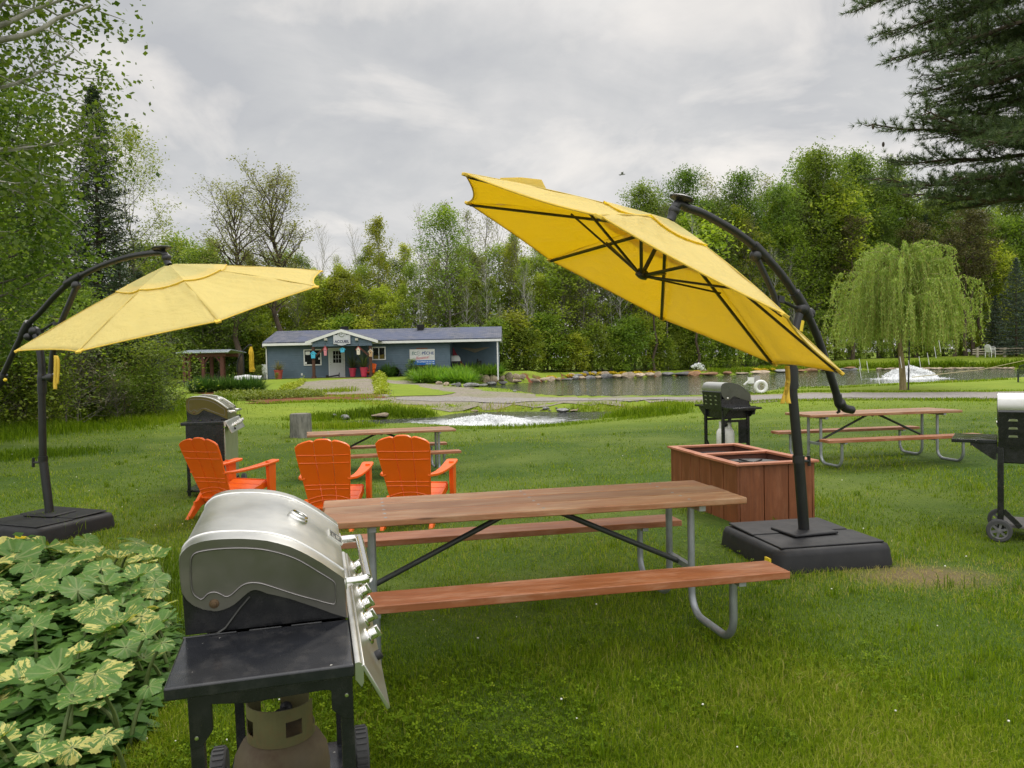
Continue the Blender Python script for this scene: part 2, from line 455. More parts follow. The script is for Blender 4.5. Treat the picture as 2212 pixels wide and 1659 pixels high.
WEDGE_POLY = G([(838,829),(872,831),(930,840),(982,849.5),(955,855),(900,857),(838,857)])
tag(sheet('lawn', WEDGE_POLY, .04, .6, LAWN, .15, seed=3), kind='structure')
for i, (pl, off) in enumerate((([(545,864),(620,858),(700,853),(790,851),(828,856),(828,861),(760,864),(640,868),(560,874),(540,872)], .028),
        ([(430,849),(500,843),(560,839),(572,843),(560,848),(440,856)], .03),
        ([(1120,818),(1210,812),(1300,808),(1400,805),(1500,801),(1650,797),(1800,793),(1800,798),(1650,803),(1500,808),(1400,809),(1300,813),(1210,817),(1130,823)], .03))):
    tag(sheet('mulch_bed', G(pl), off, .45, MULCH, .24, seed=4+i), kind='structure')
FOUNT = at_z(1965, 818, 0)
PW = water_material('pond_water', (.026, .040, .016, 1), .07, .42, (1.0, 2.4, 1), ((FOUNT.x, FOUNT.y, 0), 3.6, .6))
tag(sheet('pond_water', [tuple(p) for p in POND], 0, 3, PW, z=POND_Z), kind='structure')
SPL = at_z(1050, 915, STREAM_Z)
SW = water_material('stream_water', (.03, .035, .03, 1), .14, 1.0, (2.2, 4.5, 1), ((SPL.x, SPL.y, STREAM_Z), 4.6, .85))
tag(sheet('stream_water', [tuple(p) for p in STREAM], 0, 1, SW, z=STREAM_Z), kind='structure')

# ---- grass
def grass_material():
    t = NT('grass_blades'); a = t.attr('tint')
    c = t.ramp(a, [(0, (.040, .082, .003, 1)), (.35, (.118, .195, .005, 1)), (.62, (.225, .305, .010, 1)), (.82, (.36, .385, .055, 1)), (1, (.44, .36, .15, 1))])
    s = t.bsdf(c, .6, spec=.12); b = t.new('ShaderNodeBsdfTranslucent'); t.link(t.mix(1.0, c, (1.1, 1.2, .5, 1), 'MULTIPLY'), b.inputs[0])
    m = t.new('ShaderNodeMixShader'); m.inputs[0].default_value = .35; t.link(s, m.inputs[1]); t.link(b.outputs[0], m.inputs[2])
    return t.done(m.outputs[0])
GRASS = grass_material()

def blades(name, X, Y, hh, ww, tint, mat, lean=.55, seed=3, z=None, bend=.5):
    rg = np.random.default_rng(seed); n = len(X); Z = hgt(X, Y)-.005 if z is None else z
    a = rg.uniform(0, 2*PI, n); la = rg.uniform(0, 2*PI, n); ln = np.abs(rg.normal(0, lean, n))
    dx, dy = np.cos(la)*np.sin(ln), np.sin(la)*np.sin(ln); dz = np.cos(np.clip(ln, 0, 1.4))
    wx, wy = np.cos(a)*ww/2, np.sin(a)*ww/2
    P = np.stack([X, Y, Z], 1)
    mid = P+np.stack([dx, dy, dz], 1)*(hh*.55)[:, None]*np.array([.7, .7, 1.05])
    tip = P+np.stack([dx*(1+bend), dy*(1+bend), dz*(1-bend*.3)], 1)*hh[:, None]
    W = np.stack([wx, wy, 0*wx], 1)
    V = np.stack([P-W, P+W, mid-W*.8, mid+W*.8, tip], 1).reshape(-1, 3)
    b = np.arange(n)[:, None]*5
    Q = np.concatenate([b+np.array([[0, 1, 3]]), b+np.array([[0, 3, 2]]), b+np.array([[2, 3, 4]])])
    return np_mesh(name, V, Q, mat, tint=np.repeat(tint, 5))

def ray_np(u, v):
    dx, dy = u-CX, v-CY
    X = (cr*dx-sr*dy)/F0; Y = (sr*dx+cr*dy)/F0
    return X, cp-Y*sp, -sp-Y*cp

PLANT_BED = G([(-400,1720),(-400,1228),(-40,1216),(150,1216),(300,1250),(372,1345),(378,1430),(330,1570),(240,1670),(200,1770)])
def make_grass(N=430000):
    rg = np.random.default_rng(11)
    u = rg.uniform(-260, 2480, N); v = 842+(1760-842)*rg.uniform(0, 1, N)**.92
    dx, dy, dz = ray_np(u, v)
    zz = np.zeros(N)
    for _ in range(3):
        t = (zz-CAM_H)/dz; x, y = dx*t, dy*t
        zz = np.concatenate([hgt(x[i:i+20000], y[i:i+20000]) for i in range(0, N, 20000)])
    ok = (y < 44) & (y > 1.2)
    for P, s in ((POND, -.15), (STREAM, -.1), (GRAVEL_POLY, -.1)): ok &= poly_sd(x, y, P) < s*rg.uniform(.3, 2.5, N)
    bed = poly_sd(x, y, PLANT_BED)
    ok &= (bed < 0) | (rg.uniform(size=N) < .12)
    x, y = x[ok], y[ok]; n = len(x); d = np.hypot(x, y)
    p1 = vnoise(x, y, .9); p2 = vnoise(x+31, y-7, 3.1); p3 = vnoise(x-11, y+5, 9)
    tint = .465+.085*p1+.075*p2+.06*p3+rg.normal(0, .17, n)
    bald = np.exp(-((x-BALD.x)**2/.30+(y-BALD.y)**2/.10)*(1+.5*vnoise(x, y, 6))); ok2 = rg.uniform(size=n) > bald*.8
    dry = np.exp(-((x-BALD.x)**2/.45+(y-BALD.y)**2/.16)*(1+.4*vnoise(x, y, 4)))*1.1+.12*np.clip(vnoise(x+3, y+60, 1.6)-.9, 0, 1)
    tint = np.clip(tint+np.where(rg.uniform(size=n) < dry, rg.uniform(.3, .65, n), 0)+np.where(rg.uniform(size=n) < .03, .35, 0), 0, 1)
    hh = (.035+.014*p2+.010*p1)*rg.uniform(.6, 1.5, n)*(1+d*.012)
    tall = np.zeros(n)
    for cx, cy, r in ((2.3, 6.05, .62), (-5.05, 8.27, .75), (2.5, 7.6, .8)):
        tall = np.maximum(tall, np.exp(-np.abs(np.maximum(np.abs(x-cx), np.abs(y-cy))-r)/.09))
    hh = np.clip(hh*(1+tall*.9)*(1-.6*np.clip(dry, 0, 1)), .012, .16)
    ww = np.maximum(.0034, d*.00062)*rg.uniform(.7, 1.3, n)
    x, y, hh, ww, tint = x[ok2], y[ok2], hh[ok2], ww[ok2], tint[ok2]
    o = blades('lawn_grass', x, y, hh, ww, tint, GRASS, .6)
    tag(o, 'short mown green lawn grass around the picnic tables', 'grass', kind='stuff')
make_grass()

def make_lawn_flowers():
    rg = random.Random(8); m = MB()
    for _ in range(230):
        u, v = rg.uniform(-20, 2230), 880+780*rg.random()**1.5
        if u > 750 and rg.random() < .86: continue
        p = ground(u, v); x, y = p.x, p.y
        if y > 30 or poly_sd(x, y, STREAM)[0] > -.4 or poly_sd(x, y, PLANT_BED)[0] > 0 or poly_sd(x, y, GRAVEL_POLY)[0] > 0: continue
        h = rg.uniform(.03, .07)*(1+y*.02); r = rg.uniform(.003, .0055)*(1+y*.05)
        m.ball((x, y, p.z+h), r, 6, (1, 1, .75))
    o = m.build('clover_flowers', paint('clover_white', (.72, .7, .62, 1), .9), None)
    tag(o, 'tiny white clover heads and dandelion clocks dotted over the lawn', 'flowers', kind='stuff')
make_lawn_flowers()

def make_clover():
    g = np.random.default_rng(51); n = 9000; u = g.uniform(-60, 2290, n*2); v = 1010+640*g.uniform(0, 1, n*2)**.9; dx, dy, dz = ray_np(u, v); t = (.05-CAM_H)/dz; x, y = dx*t, dy*t
    ok = (vnoise(x+17, y-4, 1.7)+.6*vnoise(x, y, 5) > .25) & (poly_sd(x, y, PLANT_BED) < -.02); x, y = x[ok][:n], y[ok][:n]; n = len(x); z = hgt(x, y)+g.uniform(.018, .045, n); V = []; T = []
    sc = g.uniform(.007, .012, n)*(1+y*.03); a = g.uniform(0, 6.28, n); tl = g.normal(0, .35, (n, 2)); tone = np.clip(g.normal(.35, .12, n), 0, 1)
    for k in range(3):
        ca, sa = np.cos(a+k*2.094), np.sin(a+k*2.094)
        def P(f, w): X = (f*ca-w*sa)*sc; Y = (f*sa+w*ca)*sc; return np.stack([x+X, y+Y, z+X*tl[:, 0]+Y*tl[:, 1]], 1)
        V.append(np.stack([P(.1, 0), P(.9, .55), P(1.35, 0), P(.9, -.55)], 1))
    V = np.concatenate(V).reshape(-1, 3); Q = np.arange(len(V)).reshape(-1, 4)
    tag(np_mesh('clover_leaves', V, Q, GRASS, tint=np.tile(np.repeat(tone, 4), 3)), 'patches of small clover leaves growing through the lawn', 'clover', kind='stuff')
make_clover()
# ------------------------------------------------------------------ picnic furniture
WOODTOP = wood('stained_boards', sRGB(134, 88, 56), sRGB(166, 118, 82), 'X', .45, sRGB(180, 152, 120), .6, plank=.2403)
WOODRED = wood('red_stained_boards', sRGB(134, 76, 42), sRGB(160, 98, 60), 'X', .45, sRGB(190, 146, 118), .55)
GALV = paint('galvanised_pipe', (.30, .32, .33, 1), .45, .6, .18, 9, .1)
STEEL_DK = paint('dark_bracket_steel', (.06, .065, .06, 1), .5, .4)

def picnic_table(label, loc, rz):
    L, W, Ht, bh, bi, lx = 2.44, .715, .745, .425, .565, .95
    t = thing('picnic_table', label, 'picnic table', loc, rz, 'brown picnic tables on pipe frames')
    m = MB(); pw = .2343
    for i in range(3):
        y = -W/2+i*(pw+.006)+.002; e = (0, .008, -.004)[i]
        m.box(-L/2+e, L/2+e, y, y+pw-.005, Ht-.038-.001*i, Ht-.001*i)
    m.build('tabletop', WOODTOP, t, bevel=.006)
    for x in (-L*.36, 0, L*.36):
        for i in range(3):
            for dy in (-.06, .06):
                MB().lathe([(.011, 0), (.010, .003), (.004, .0045)], 8, Matrix.Translation((x, -W/2+i*(pw+.006)+pw/2+dy, Ht-.002-.001*i))).build('bolt', GALV, t)
    for s in (-1, 1):
        m = MB(); y0, y1 = sorted((s*bi, s*(bi+.238)))
        m.box(-L/2, L/2, y0, y1, bh-.040, bh); m.build('bench_seat', WOODRED, t, bevel=.004)
    for sx in (-1, 1):
        for s in (-1, 1):
            m = MB(); x = sx*lx; yb = s*(bi+.12); yt = s*.165
            def bend(p, q, r, n=5):
                return p
            pts = [(x, yt, Ht-.04), (x, yt, .16)]
            for k in range(1, 7):
                a = k/6*PI/2; pts.append((x, yt+s*.13*(1-math.cos(a)), .16-.13*math.sin(a)))
            for k in range(0, 7):
                a = k/6*PI/2; pts.append((x, yb-s*.13+s*.13*math.sin(a), .03+.13*(1-math.cos(a))))
            pts.append((x, yb, bh-.04)); m.tube(pts, .0215, 10); m.build('leg', GALV, t, smooth=60)
        MB().beam((sx*lx, -.165, .30), (sx*lx, .165, .30), .035, .035).build('crossbar', GALV, t)
        MB().beam((sx*lx, -W/2+.03, Ht-.055), (sx*lx, W/2-.03, Ht-.055), .04, .032).build('top_bracket', GALV, t)
        for s in (-1, 1): MB().beam((sx*lx, s*(bi+.01), bh-.052), (sx*lx, s*(bi+.225), bh-.052), .04, .022).build('seat_bracket', GALV, t)
        m = MB(); m.tube([(sx*(lx-.01), 0, .30), (sx*.14, 0, Ht-.075), (sx*.06, 0, Ht-.045)], .017, 8); m.build('brace', STEEL_DK, t, smooth=60)
    m = MB(); m.box(-.09, .09, -.16, .16, Ht-.05, Ht-.040); m.add([(-.06, 0, Ht-.05), (.06, 0, Ht-.05), (0, 0, Ht-.085), (-.06, .01, Ht-.05), (.06, .01, Ht-.05), (0, .01, Ht-.085)], [(0, 1, 2), (5, 4, 3), (0, 3, 4, 1), (1, 4, 5, 2), (2, 5, 3, 0)])
    m.build('bracket', STEEL_DK, t)
    return t
picnic_table('large brown picnic table beside the silver grill, weathered top and worn bench', (.102, 4.574, .108), .205)
pt = [o for o in bpy.data.objects if o.name == 'picnic_table'][0]
t2 = dup(pt, (5.40, 11.45, .08), .165, label='picnic table under the crank end of the tilted yellow umbrella, beyond the wooden bins')
t3 = dup(pt, (-2.232, 12.942, -.185), .255, label='small looking picnic table by the stream, behind the two orange chairs')

# ---- orange lawn chairs
ORANGE = paint('orange_plastic', (.86, .135, .006, 1), .38, 0, .06, 4, 0)
def lawn_chair(label, loc, rz):
    t = thing('lawn_chair', label, 'lawn chair', loc, rz, 'orange plastic lawn chairs by the near table')
    # local frame: sitter looks along +y; the back leans to -y
    tilt = R(23)
    by, bz = -.17, .235                                           # foot of the backrest
    def bp(a, h, off=0): return Vector((a, by-math.sin(tilt)*h-math.cos(tilt)*off, bz+math.cos(tilt)*h-math.sin(tilt)*off))
    m = MB(); Hb = .78
    wb, wt = .205, .272
    n = 3
    for i in range(n):
        f0, f1 = -1+2*i/n, -1+2*(i+1)/n; g = .003
        rows = []
        for k in range(15):
            h = -.06+(Hb+.06)*k/14
            w = wb+(wt-wb)*min(1, max(0, h/.62))
            a0, a1 = f0*w+(g if i > 0 else 0), f1*w-(g if i < n-1 else 0)
            row = []
            for j in range(7):
                a = a0+(a1-a0)*j/6; top = Hb-.055*(a/wt)**2-.018*((2*j/6-1)**6)
                hh = min(h, top) if k < 14 else top
                if k >= 12: hh = top-(14-k)*.02
                c = -.045*(a/w)**2*0-.03*(1-(a/w)**2)             # shallow dish
                row.append((a, hh, c))
            rows.append(row)
        vs = [bp(a, h, o+c) for o in (0, .026) for row in rows for a, h, c in row]
        K, J = 15, 7; q = lambda s, k, j: s*K*J+k*J+j; fs = []
        for k in range(K-1):
            for j in range(J-1): fs += [(q(0, k, j), q(0, k, j+1), q(0, k+1, j+1), q(0, k+1, j)), (q(1, k, j), q(1, k+1, j), q(1, k+1, j+1), q(1, k, j+1))]
            for j in (0, J-1): fs.append((q(0, k, j), q(0, k+1, j), q(1, k+1, j), q(1, k, j)))
        for j in range(J-1):
            for k in (0, K-1): fs.append((q(0, k, j), q(0, k, j+1), q(1, k, j+1), q(1, k, j)))
        m.add(vs, fs)
    m.build('backrest', ORANGE, t, smooth=50, bevel=.004)
    m = MB()                                                       # moulded ribs across the rear of the back
    for h, dip in ((.62, .02), (.53, .02), (.27, .015), (.22, .015), (.10, -.03), (.05, -.03)):
        w = wb+(wt-wb)*min(1, h/.62)
        pts = [bp(w*.96*f, h-dip*(1-f*f)+.0, .024-.03*(1-f*f)) for f in [x/8-1 for x in range(17)]]
        m.tube(pts, .006, 6)
    m.build('back_rib', ORANGE, t)
    m = MB()                                                       # seat of five slats
    for i in range(5):
        y0 = -.20+i*.118; z = lambda y: .235+(y+.2)*.23-.03*math.sin((y+.2)/.6*PI)
        for sgn in (0,):
            m.slab([(-.245, y0, z(y0)), (.245, y0, z(y0)), (.245, y0+.110, z(y0+.110)), (-.245, y0+.110, z(y0+.110))], .022, (0, 0, -1))
    m.slab([(-.245, .39, .371), (.245, .39, .371), (.245, .415, .33), (-.245, .415, .33)], .02, (0, -1, 0))
    for s in (-1, 1): m.slab([(s*.25, -.30, .19), (s*.25, .41, .355), (s*.25, .41, .28), (s*.25, -.30, .10)], .024, (-s, 0, 0))
    m.build('seat', ORANGE, t, bevel=.004)
    for s in (-1, 1):
        m = MB(); x0, x1 = s*.245, s*.385                          # front leg: broad plate under the arm
        q = [(x0+s*.035, .33, .60), (x0+s*.035, .47, .575), (x0+s*.03, .455, 0), (x0+s*.03, .365, 0)]
        m.slab(q, .05, (s, 0, 0)); m.build('front_leg', ORANGE, t, bevel=.006)
        m = MB()
        m.slab([(s*.225, -.15, .31), (s*.225, -.02, .27), (s*.225, -.34, .0), (s*.225, -.42, 0)], .045, (s, 0, 0))
        m.build('rear_leg', ORANGE, t, bevel=.006)
        m = MB(); out = [(.255, -.33), (.30, -.25), (.325, -.1), (.34, .1), (.35, .3), (.345, .5), (.33, .535)]
        inn = [(.215, -.33), (.225, -.25), (.235, -.1), (.235, .1), (.225, .3), (.215, .5), (.23, .535)]
        L = [(x*s, y) for x, y in out]+[(x*s+ .0, y) for x, y in inn[::-1]]
        z = lambda y: .555+.045*((y+.33)/.865)**2+.05*max(0, (-y-.2)/.13)*0+.03*max(0, -y-.2)
        K = len(out); vs = [(s*x, y, z(y)-o) for o in (0, .028) for x, y in out+inn]
        fs = []
        for o, fl in ((0, 0), (2*K, 1)):
            for k in range(K-1):
                f = (o+k, o+k+1, o+K+k+1, o+K+k); fs.append(f if not fl else f[::-1])
        for k in range(K-1): fs += [(k, 2*K+k, 2*K+k+1, k+1), (K+k, K+k+1, 3*K+k+1, 3*K+k)]
        fs += [(0, K, 3*K, 2*K), (K-1, 2*K-1+K-K, 2*K+K-1+0, 2*K+K-1)] if False else [(0, K, 3*K, 2*K), (K-1, 2*K-1, 4*K-1, 3*K-1)]
        m.add(vs, fs); m.build('armrest', ORANGE, t, smooth=45, bevel=.006)
    return t
def rear_from_top(u, v, d, theta, z0):
    """place a chair so the middle of its back's top edge is on the sight line at distance d"""
    p = at_y(u, v, d); off = Vector((0, -.17-math.sin(R(23))*.78, 0)); off.rotate(Quaternion((0, 0, 1), -theta))
    return (p.x-off.x, p.y-off.y, z0)
c1 = lawn_chair('orange lawn chair turned sideways in front of the far silver grill', rear_from_top(425, 943, 8.6, R(21), H(-3.2, 9)-.0), -R(21))
c2 = dup(c1, rear_from_top(695, 957, 7.55, R(-1), H(-1.7, 7.9)), -R(-1), label='orange lawn chair seen from behind, at the corner of the large picnic table')
c3 = dup(c1, rear_from_top(868, 962, 7.45, R(8), H(-.9, 7.9)), -R(8), label='orange lawn chair seen from behind, between its twin and the umbrella bins')
for c, l in ((c2, 'orange lawn chair right behind the silver grill, its back toward the viewer'), (c3, 'orange lawn chair behind the middle of the large picnic table top')): c['label'] = l

# ---- cantilever umbrellas
YFAB = None
def fabric(name, c, tr):
    t = NT(name); co = t.coord('Object')
    n = t.noise(co, 2.2, 5, .6); w = t.noise(t.coord('Object', (1, 1, 3)), 9, 4, .6)
    col = t.mix(t.ramp(n, [(.35, 0), (.7, .5)]), c, tuple(x*.9 for x in c[:3])+(1,))
    h = t.math('ADD', t.noise(co, 3.5, 4, .5, 1.2), t.math('MULTIPLY', w, .35))
    nm = t.bump(h, .6, .04)
    a = t.bsdf(col, .85, 0, nm, .2)
    b = t.new('ShaderNodeBsdfTranslucent'); b.inputs[0].default_value = tr; t.link(nm, b.inputs['Normal'])
    m = t.new('ShaderNodeMixShader'); m.inputs[0].default_value = .5; t.link(a, m.inputs[1]); t.link(b.outputs[0], m.inputs[2])
    return t.done(m.outputs[0])
YFAB = fabric('sun_bleached_yellow_canvas', (.80, .71, .31, 1), (1.0, .78, .0, 1))
YFAB2 = fabric('yellow_canvas', (.82, .73, .32, 1), (.95, .76, .06, 1))
YTRIM = paint('yellow_hem', (.74, .50, .06, 1), .8)
BLACKM = paint('black_powder_coat', (.012, .0125, .013, 1), .38, 0, .25, 7, .25, 160)
BLACKP = paint('black_plastic', (.014, .014, .016, 1), .55, 0, .25, 4, .12, 120, dirt=(.05, .048, .045, 1), dirt_amt=.25, spec=.35)
YSTICK = paint('yellow_sticker', (.75, .55, .02, 1), .5)
SILVER = paint('chrome_dot', (.6, .6, .6, 1), .25, .9)

def canopy(t, c, n, Rr, hh, az, fab, sag=.06, flip=None):
    """octagon canopy: c rim centre, n axis, az turn of the first rib"""
    c, n = Vector(c), Vector(n).normalized(); nxy = math.hypot(n.x, n.y)
    ti = math.acos(n.z); a0 = math.atan2(n.y, n.x)
    e = Vector((math.sin(PI/2-ti)*math.cos(a0), math.sin(PI/2-ti)*math.sin(a0), -math.sin(ti)))
    f = n.cross(e)
    tip = [c+(e*math.cos(az+k*PI/4)+f*math.sin(az+k*PI/4))*Rr for k in range(8)]
    apex = c+n*hh
    rg = random.Random(4)
    def prof(r):      # height of a rib above the rim plane at radius fraction r
        return hh*(1-r)*(1+.18*r)
    def surf(k, s, r, lift=0):
        a, b = tip[k % 8], tip[(k+1) % 8]; mid = a.lerp(b, s); edge = 1-.045*4*s*(1-s)
        p = c+(mid-c)*(r*(edge if r > .5 else 1-(1-edge)*r*2)) + n*(prof(r)-sag*4*s*(1-s)*math.sin(PI*min(r, .96))*.6+lift)
        return p
    r1 = .36
    m = MB(); NS, NR = 22, 20
    def patch(ra, rb, lift):
        for k in range(8):
            vs = [surf(k, i/NS, ra+(rb-ra)*j/NR, lift+(rb > .9)*(.0035*math.sin(5+i*.9+k*2+j*.35)*math.sin(j*.55+k)+.003*math.sin(i*1.7-j*.6+k)*math.sin(PI*j/NR))) for j in range(NR+1) for i in range(NS+1)]
            m.add(vs, [(j*(NS+1)+i, j*(NS+1)+i+1, (j+1)*(NS+1)+i+1, (j+1)*(NS+1)+i) for j in range(NR) for i in range(NS)])
    patch(r1-.08, 1.0, 0)
    cn = m.build('canopy', fab, t, smooth=28)
    sd = cn.modifiers.new('cloth', 'SOLIDIFY'); sd.thickness = .003; sd.offset = 0
    m = MB(); patch(.03, r1, .016)
    vt = m.build('vent_flap', fab, cn, smooth=28)
    m = MB()
    for k in range(8): m.tube([surf(k, i/10, r1, .016) for i in range(11)], .004, 5)
    for k in range(8): m.tube([surf(k, i/10, 1.0, 0) for i in range(11)], .006, 5)
    m.build('hem', YTRIM, cn)
    m = MB()
    for k in range(8): m.tube([surf(k, 0, r1+(1-r1)*i/8, .003) for i in range(9)], .0035, 4)
    m.build('seam', paint('seam_stitching', (.58, .44, .10, 1), .85), cn)
    hub = c+n*(hh*.10); top = apex
    for k in range(8):
        d = (tip[k]-c)
        rb = MB(); rb.beam(top-n*.05, surf(k, 0, .98)-n*.02, .022, .016, n); r_ = rb.build('rib', BLACKM, t)
        sb = MB(); sb.beam(hub+d.normalized()*.03, surf(k, 0, .46)-n*.035, .020, .014, n); sb.build('strut', BLACKM, r_)
        pk = MB(); x = surf(k, 0, .97); pk.beam(x-n*.012, tip[k]+(tip[k]-x)*.25-n*.004, .05, .02, n); pk.build('pocket', YTRIM, r_, bevel=.004)
    m = MB(); mh = Matrix.Translation(hub) @ n.to_track_quat('Z', 'Y').to_matrix().to_4x4()
    m.lathe([(.02, -.03), (.045, -.02), (.05, .0), (.045, .03), (.02, .04)], 14, mh); m.tube([hub, apex], .016, 10); m.build('hub', BLACKM, t)
    return apex, n, tip, surf

def smoothpath(P, n=6):
    P = [Vector(p) for p in P]; out = []
    for i in range(len(P)-1):
        a, b, c_, d = P[max(i-1, 0)], P[i], P[i+1], P[min(i+2, len(P)-1)]
        for k in range(n):
            s = k/n; out.append(.5*((2*b)+(c_-a)*s+(2*a-5*b+4*c_-d)*s*s+(3*b-a-3*c_+d)*s**3))
    return out+[P[-1]]

def umbrella_base(t, corners_xy, z0, h, plate, yaw, sticker):
    """square water tank base with bevelled upper edge, two lids and the pole's foot plate"""
    cx = sum(p[0] for p in corners_xy)/4; cy = sum(p[1] for p in corners_xy)/4
    M = Matrix.Translation((cx, cy, z0)) @ Matrix.Rotation(yaw, 4, 'Z')
    s = .46
    m = MB(); rings = []
    def ring(hs, z, r, seg=6):
        out = []
        for qx, qy, a0 in ((1, 1, 0), (-1, 1, PI/2), (-1, -1, PI), (1, -1, 1.5*PI)):
            for k in range(seg+1):
                a = a0+PI/2*k/seg; out.append(M @ Vector((qx*(hs-r)+r*math.cos(a), qy*(hs-r)+r*math.sin(a), z)))
        return out
    rs = [ring(s+.035, -.02, .10), ring(s+.02, h*.72, .10), ring(s+.005, h*.93, .09), ring(s-.025, h, .08)]
    k = len(rs[0]); vs = sum(rs, [])
    fs = [(i*k+j, i*k+(j+1) % k, (i+1)*k+(j+1) % k, (i+1)*k+j) for i in range(3) for j in range(k)]+[tuple(range(3*k, 4*k))]
    m.add(vs, fs); b = m.build('base', BLACKP, t, smooth=50)
    m = MB()
    m.box(-.42, .425, -.425, -.012, h+.001, h+.014, M); m.build('lid', BLACKP, b, bevel=.02, seg=3)
    m = MB(); m.box(-.425, .40, .004, .42, h+.004, h+.020, M @ Matrix.Rotation(R(1), 4, 'X')); m.build('lid', BLACKP, b, bevel=.02, seg=3)
    m = MB(); px, py = plate
    Mp = Matrix.Translation((px, py, z0+h)) @ Matrix.Rotation(yaw+.1, 4, 'Z')
    m.box(-.2, .2, -.16, .16, .018, .040, Mp); m.build('foot_plate', BLACKP, b, bevel=.02, seg=3)
    m = MB(); x, y, w = sticker
    if y: m.box(-s-.040, -s-.024, x, x+w, h*.30, h*.30+.045, M)
    else: m.box(x, x+w, -s-.042, -s-.026, h*.30, h*.30+.045, M)
    m.build('tag', YSTICK, b)
    return cx, cy

# right hand umbrella, its arm in the upright plane through mast foot and canopy hub
def right_umbrella():
    t = thing('cantilever_umbrella', 'yellow cantilever umbrella tilted so its ribs and underside show, beside the wooden bins', 'umbrella', (0, 0, 0), 0, 'yellow cantilever umbrellas over the lawn')
    apex, n, tip, surf = canopy(t, (.925, 5.50, 2.241), (.474, -.022, .88), 1.5, .47, .495, YFAB, .05)
    foot = Vector((2.30, 6.05, .30)); h2 = Vector((apex.x, apex.y, 0))
    dirv = (Vector((foot.x, foot.y, 0))-h2).normalized(); nrm = Vector((dirv.y, -dirv.x, 0))
    P = lambda u, v, o=0: on_plane(u, v, foot+nrm*o, nrm)
    umbrella_base(t, [(1.82, 6.41), (1.9, 5.55), (2.77, 5.73), (2.66, 6.57)], .095, .165, (2.30, 6.05), R(10), (-.40, 1, .07))
    m = MB(); m.tube([foot-Vector((0, 0, .02)), P(1725, 985)], .042, 16); m.tube([P(1725, 990), P(1712, 850), P(1711, 800), P(1712, 770)], .037, 16)
    m.tube([P(1712, 840), P(1711, 795)], .046, 16); m.tube([P(1725, 1000), P(1725, 984)], .046, 16)
    mast = m.build('mast', BLACKM, t, smooth=50)
    m = MB(); m.tube(smoothpath([P(1712, 790), P(1713, 740), P(1722, 700), P(1729, 672)]), .032, 14); m.ball(P(1731, 668), .055, 14); m.build('mast_head', BLACKM, mast, smooth=60)
    m = MB(); m.tube([P(1735, 996), P(1748, 996)], .012, 8); m.tube([P(1747, 984), P(1748, 1006)], .014, 8); m.build('knob', BLACKM, mast)
    m = MB(); m.tube([P(1728, 693), P(1724, 716)], .0345, 14); m.build('label_band', YSTICK, mast, smooth=50)
    arm = [P(1484, 449), P(1520, 462), P(1562, 485), P(1600, 509), P(1640, 542), P(1682, 586), P(1716, 634), P(1744, 680), P(1766, 728), P(1783, 778), P(1797, 820), P(1808, 855)]
    m = MB(); m.tube(smoothpath(arm), .031, 14); a = m.build('arm', BLACKM, t, smooth=60)
    m = MB(); m.tube([P(1628, 530), P(1640, 542), P(1655, 558)], .040, 14); m.build('sleeve', BLACKM, a, smooth=60)
    m = MB(); m.tube(smoothpath([P(1716, 632), P(1732, 658), P(1747, 686)]), .043, 14); m.build('sleeve', BLACKM, a, smooth=60)
    m = MB(); m.ball(P(1749, 677, -.05), .045, 12); m.build('pivot', BLACKM, a, smooth=60)
    m = MB(); m.ball(P(1632, 553), .046, 12); m.tube([P(1634, 556), P(1655, 600), P(1672, 637), P(1690, 700), P(1699, 760)], .024, 12); m.build('strut_arm', BLACKM, t, smooth=60)
    m = MB(); m.beam(P(1690, 648), P(1678, 645), .05, .05); m.tube([P(1688, 649), P(1724, 668)], .012, 8); m.build('link', BLACKM, t)
    m = MB(); m.tube([P(1808, 852), P(1812, 872)], .036, 12); m.ball(P(1815, 872), .045, 12)
    m.tube(smoothpath([P(1817, 872), P(1826, 882), P(1843, 886)]), [.034]*12+[.016], 10)
    m.tube([P(1810, 876), P(1813, 890), P(1809, 891)], .012, 8); m.build('crank', BLACKM, a, smooth=60)
    m = MB(); m.tube(smoothpath([P(1484, 449), P(1466, 440), P(1456, 452), P(1451, 470), apex]), [.033]*24+[.022], 14); m.ball(P(1456, 455), .042, 12); m.build('arm_head', BLACKM, a, smooth=60)
    q = P(1472, 430); m = MB(); m.lathe([(.02, -.03), (.03, -.02), (.085, -.004), (.09, .008), (.07, .02), (.01, .026)], 18, Matrix.Translation(q) @ Matrix.Rotation(.25, 4, 'Y')); m.build('solar_cap', BLACKM, a, smooth=50)
    # wind flap: a loose tail of cloth lifting near the far upper rim, and the tie strap
    m = MB(); b0 = surf(7, .35, .9); b1 = surf(7, .35, .62)
    A = on_plane(1085, 384, tip[0], (0, 1, 0)); B = on_plane(1172, 389, tip[0], (0, 1, 0)); C_ = on_plane(1176, 408, tip[0], (0, 1, 0)); D = on_plane(1125, 400, tip[0], (0, 1, 0))
    base = tip[0].y+.45
    pts = [on_plane(u, v, (0, base+dy, 0), (0, 1, 0)) for u, v, dy in ((1080, 384, 0), (1125, 383, .1), (1170, 388, .2), (1180, 408, .25), (1130, 398, .12), (1082, 391, 0))]
    m.slab(pts, .012, (0, 1, 0)); m.build('loose_flap', YFAB, t)
    m = MB(); s0 = P(1699, 792, .12)
    st = [P(1700, 790, .16), P(1702, 815, .15), P(1700, 838, .15), P(1694, 858, .15), P(1690, 872, .15)]
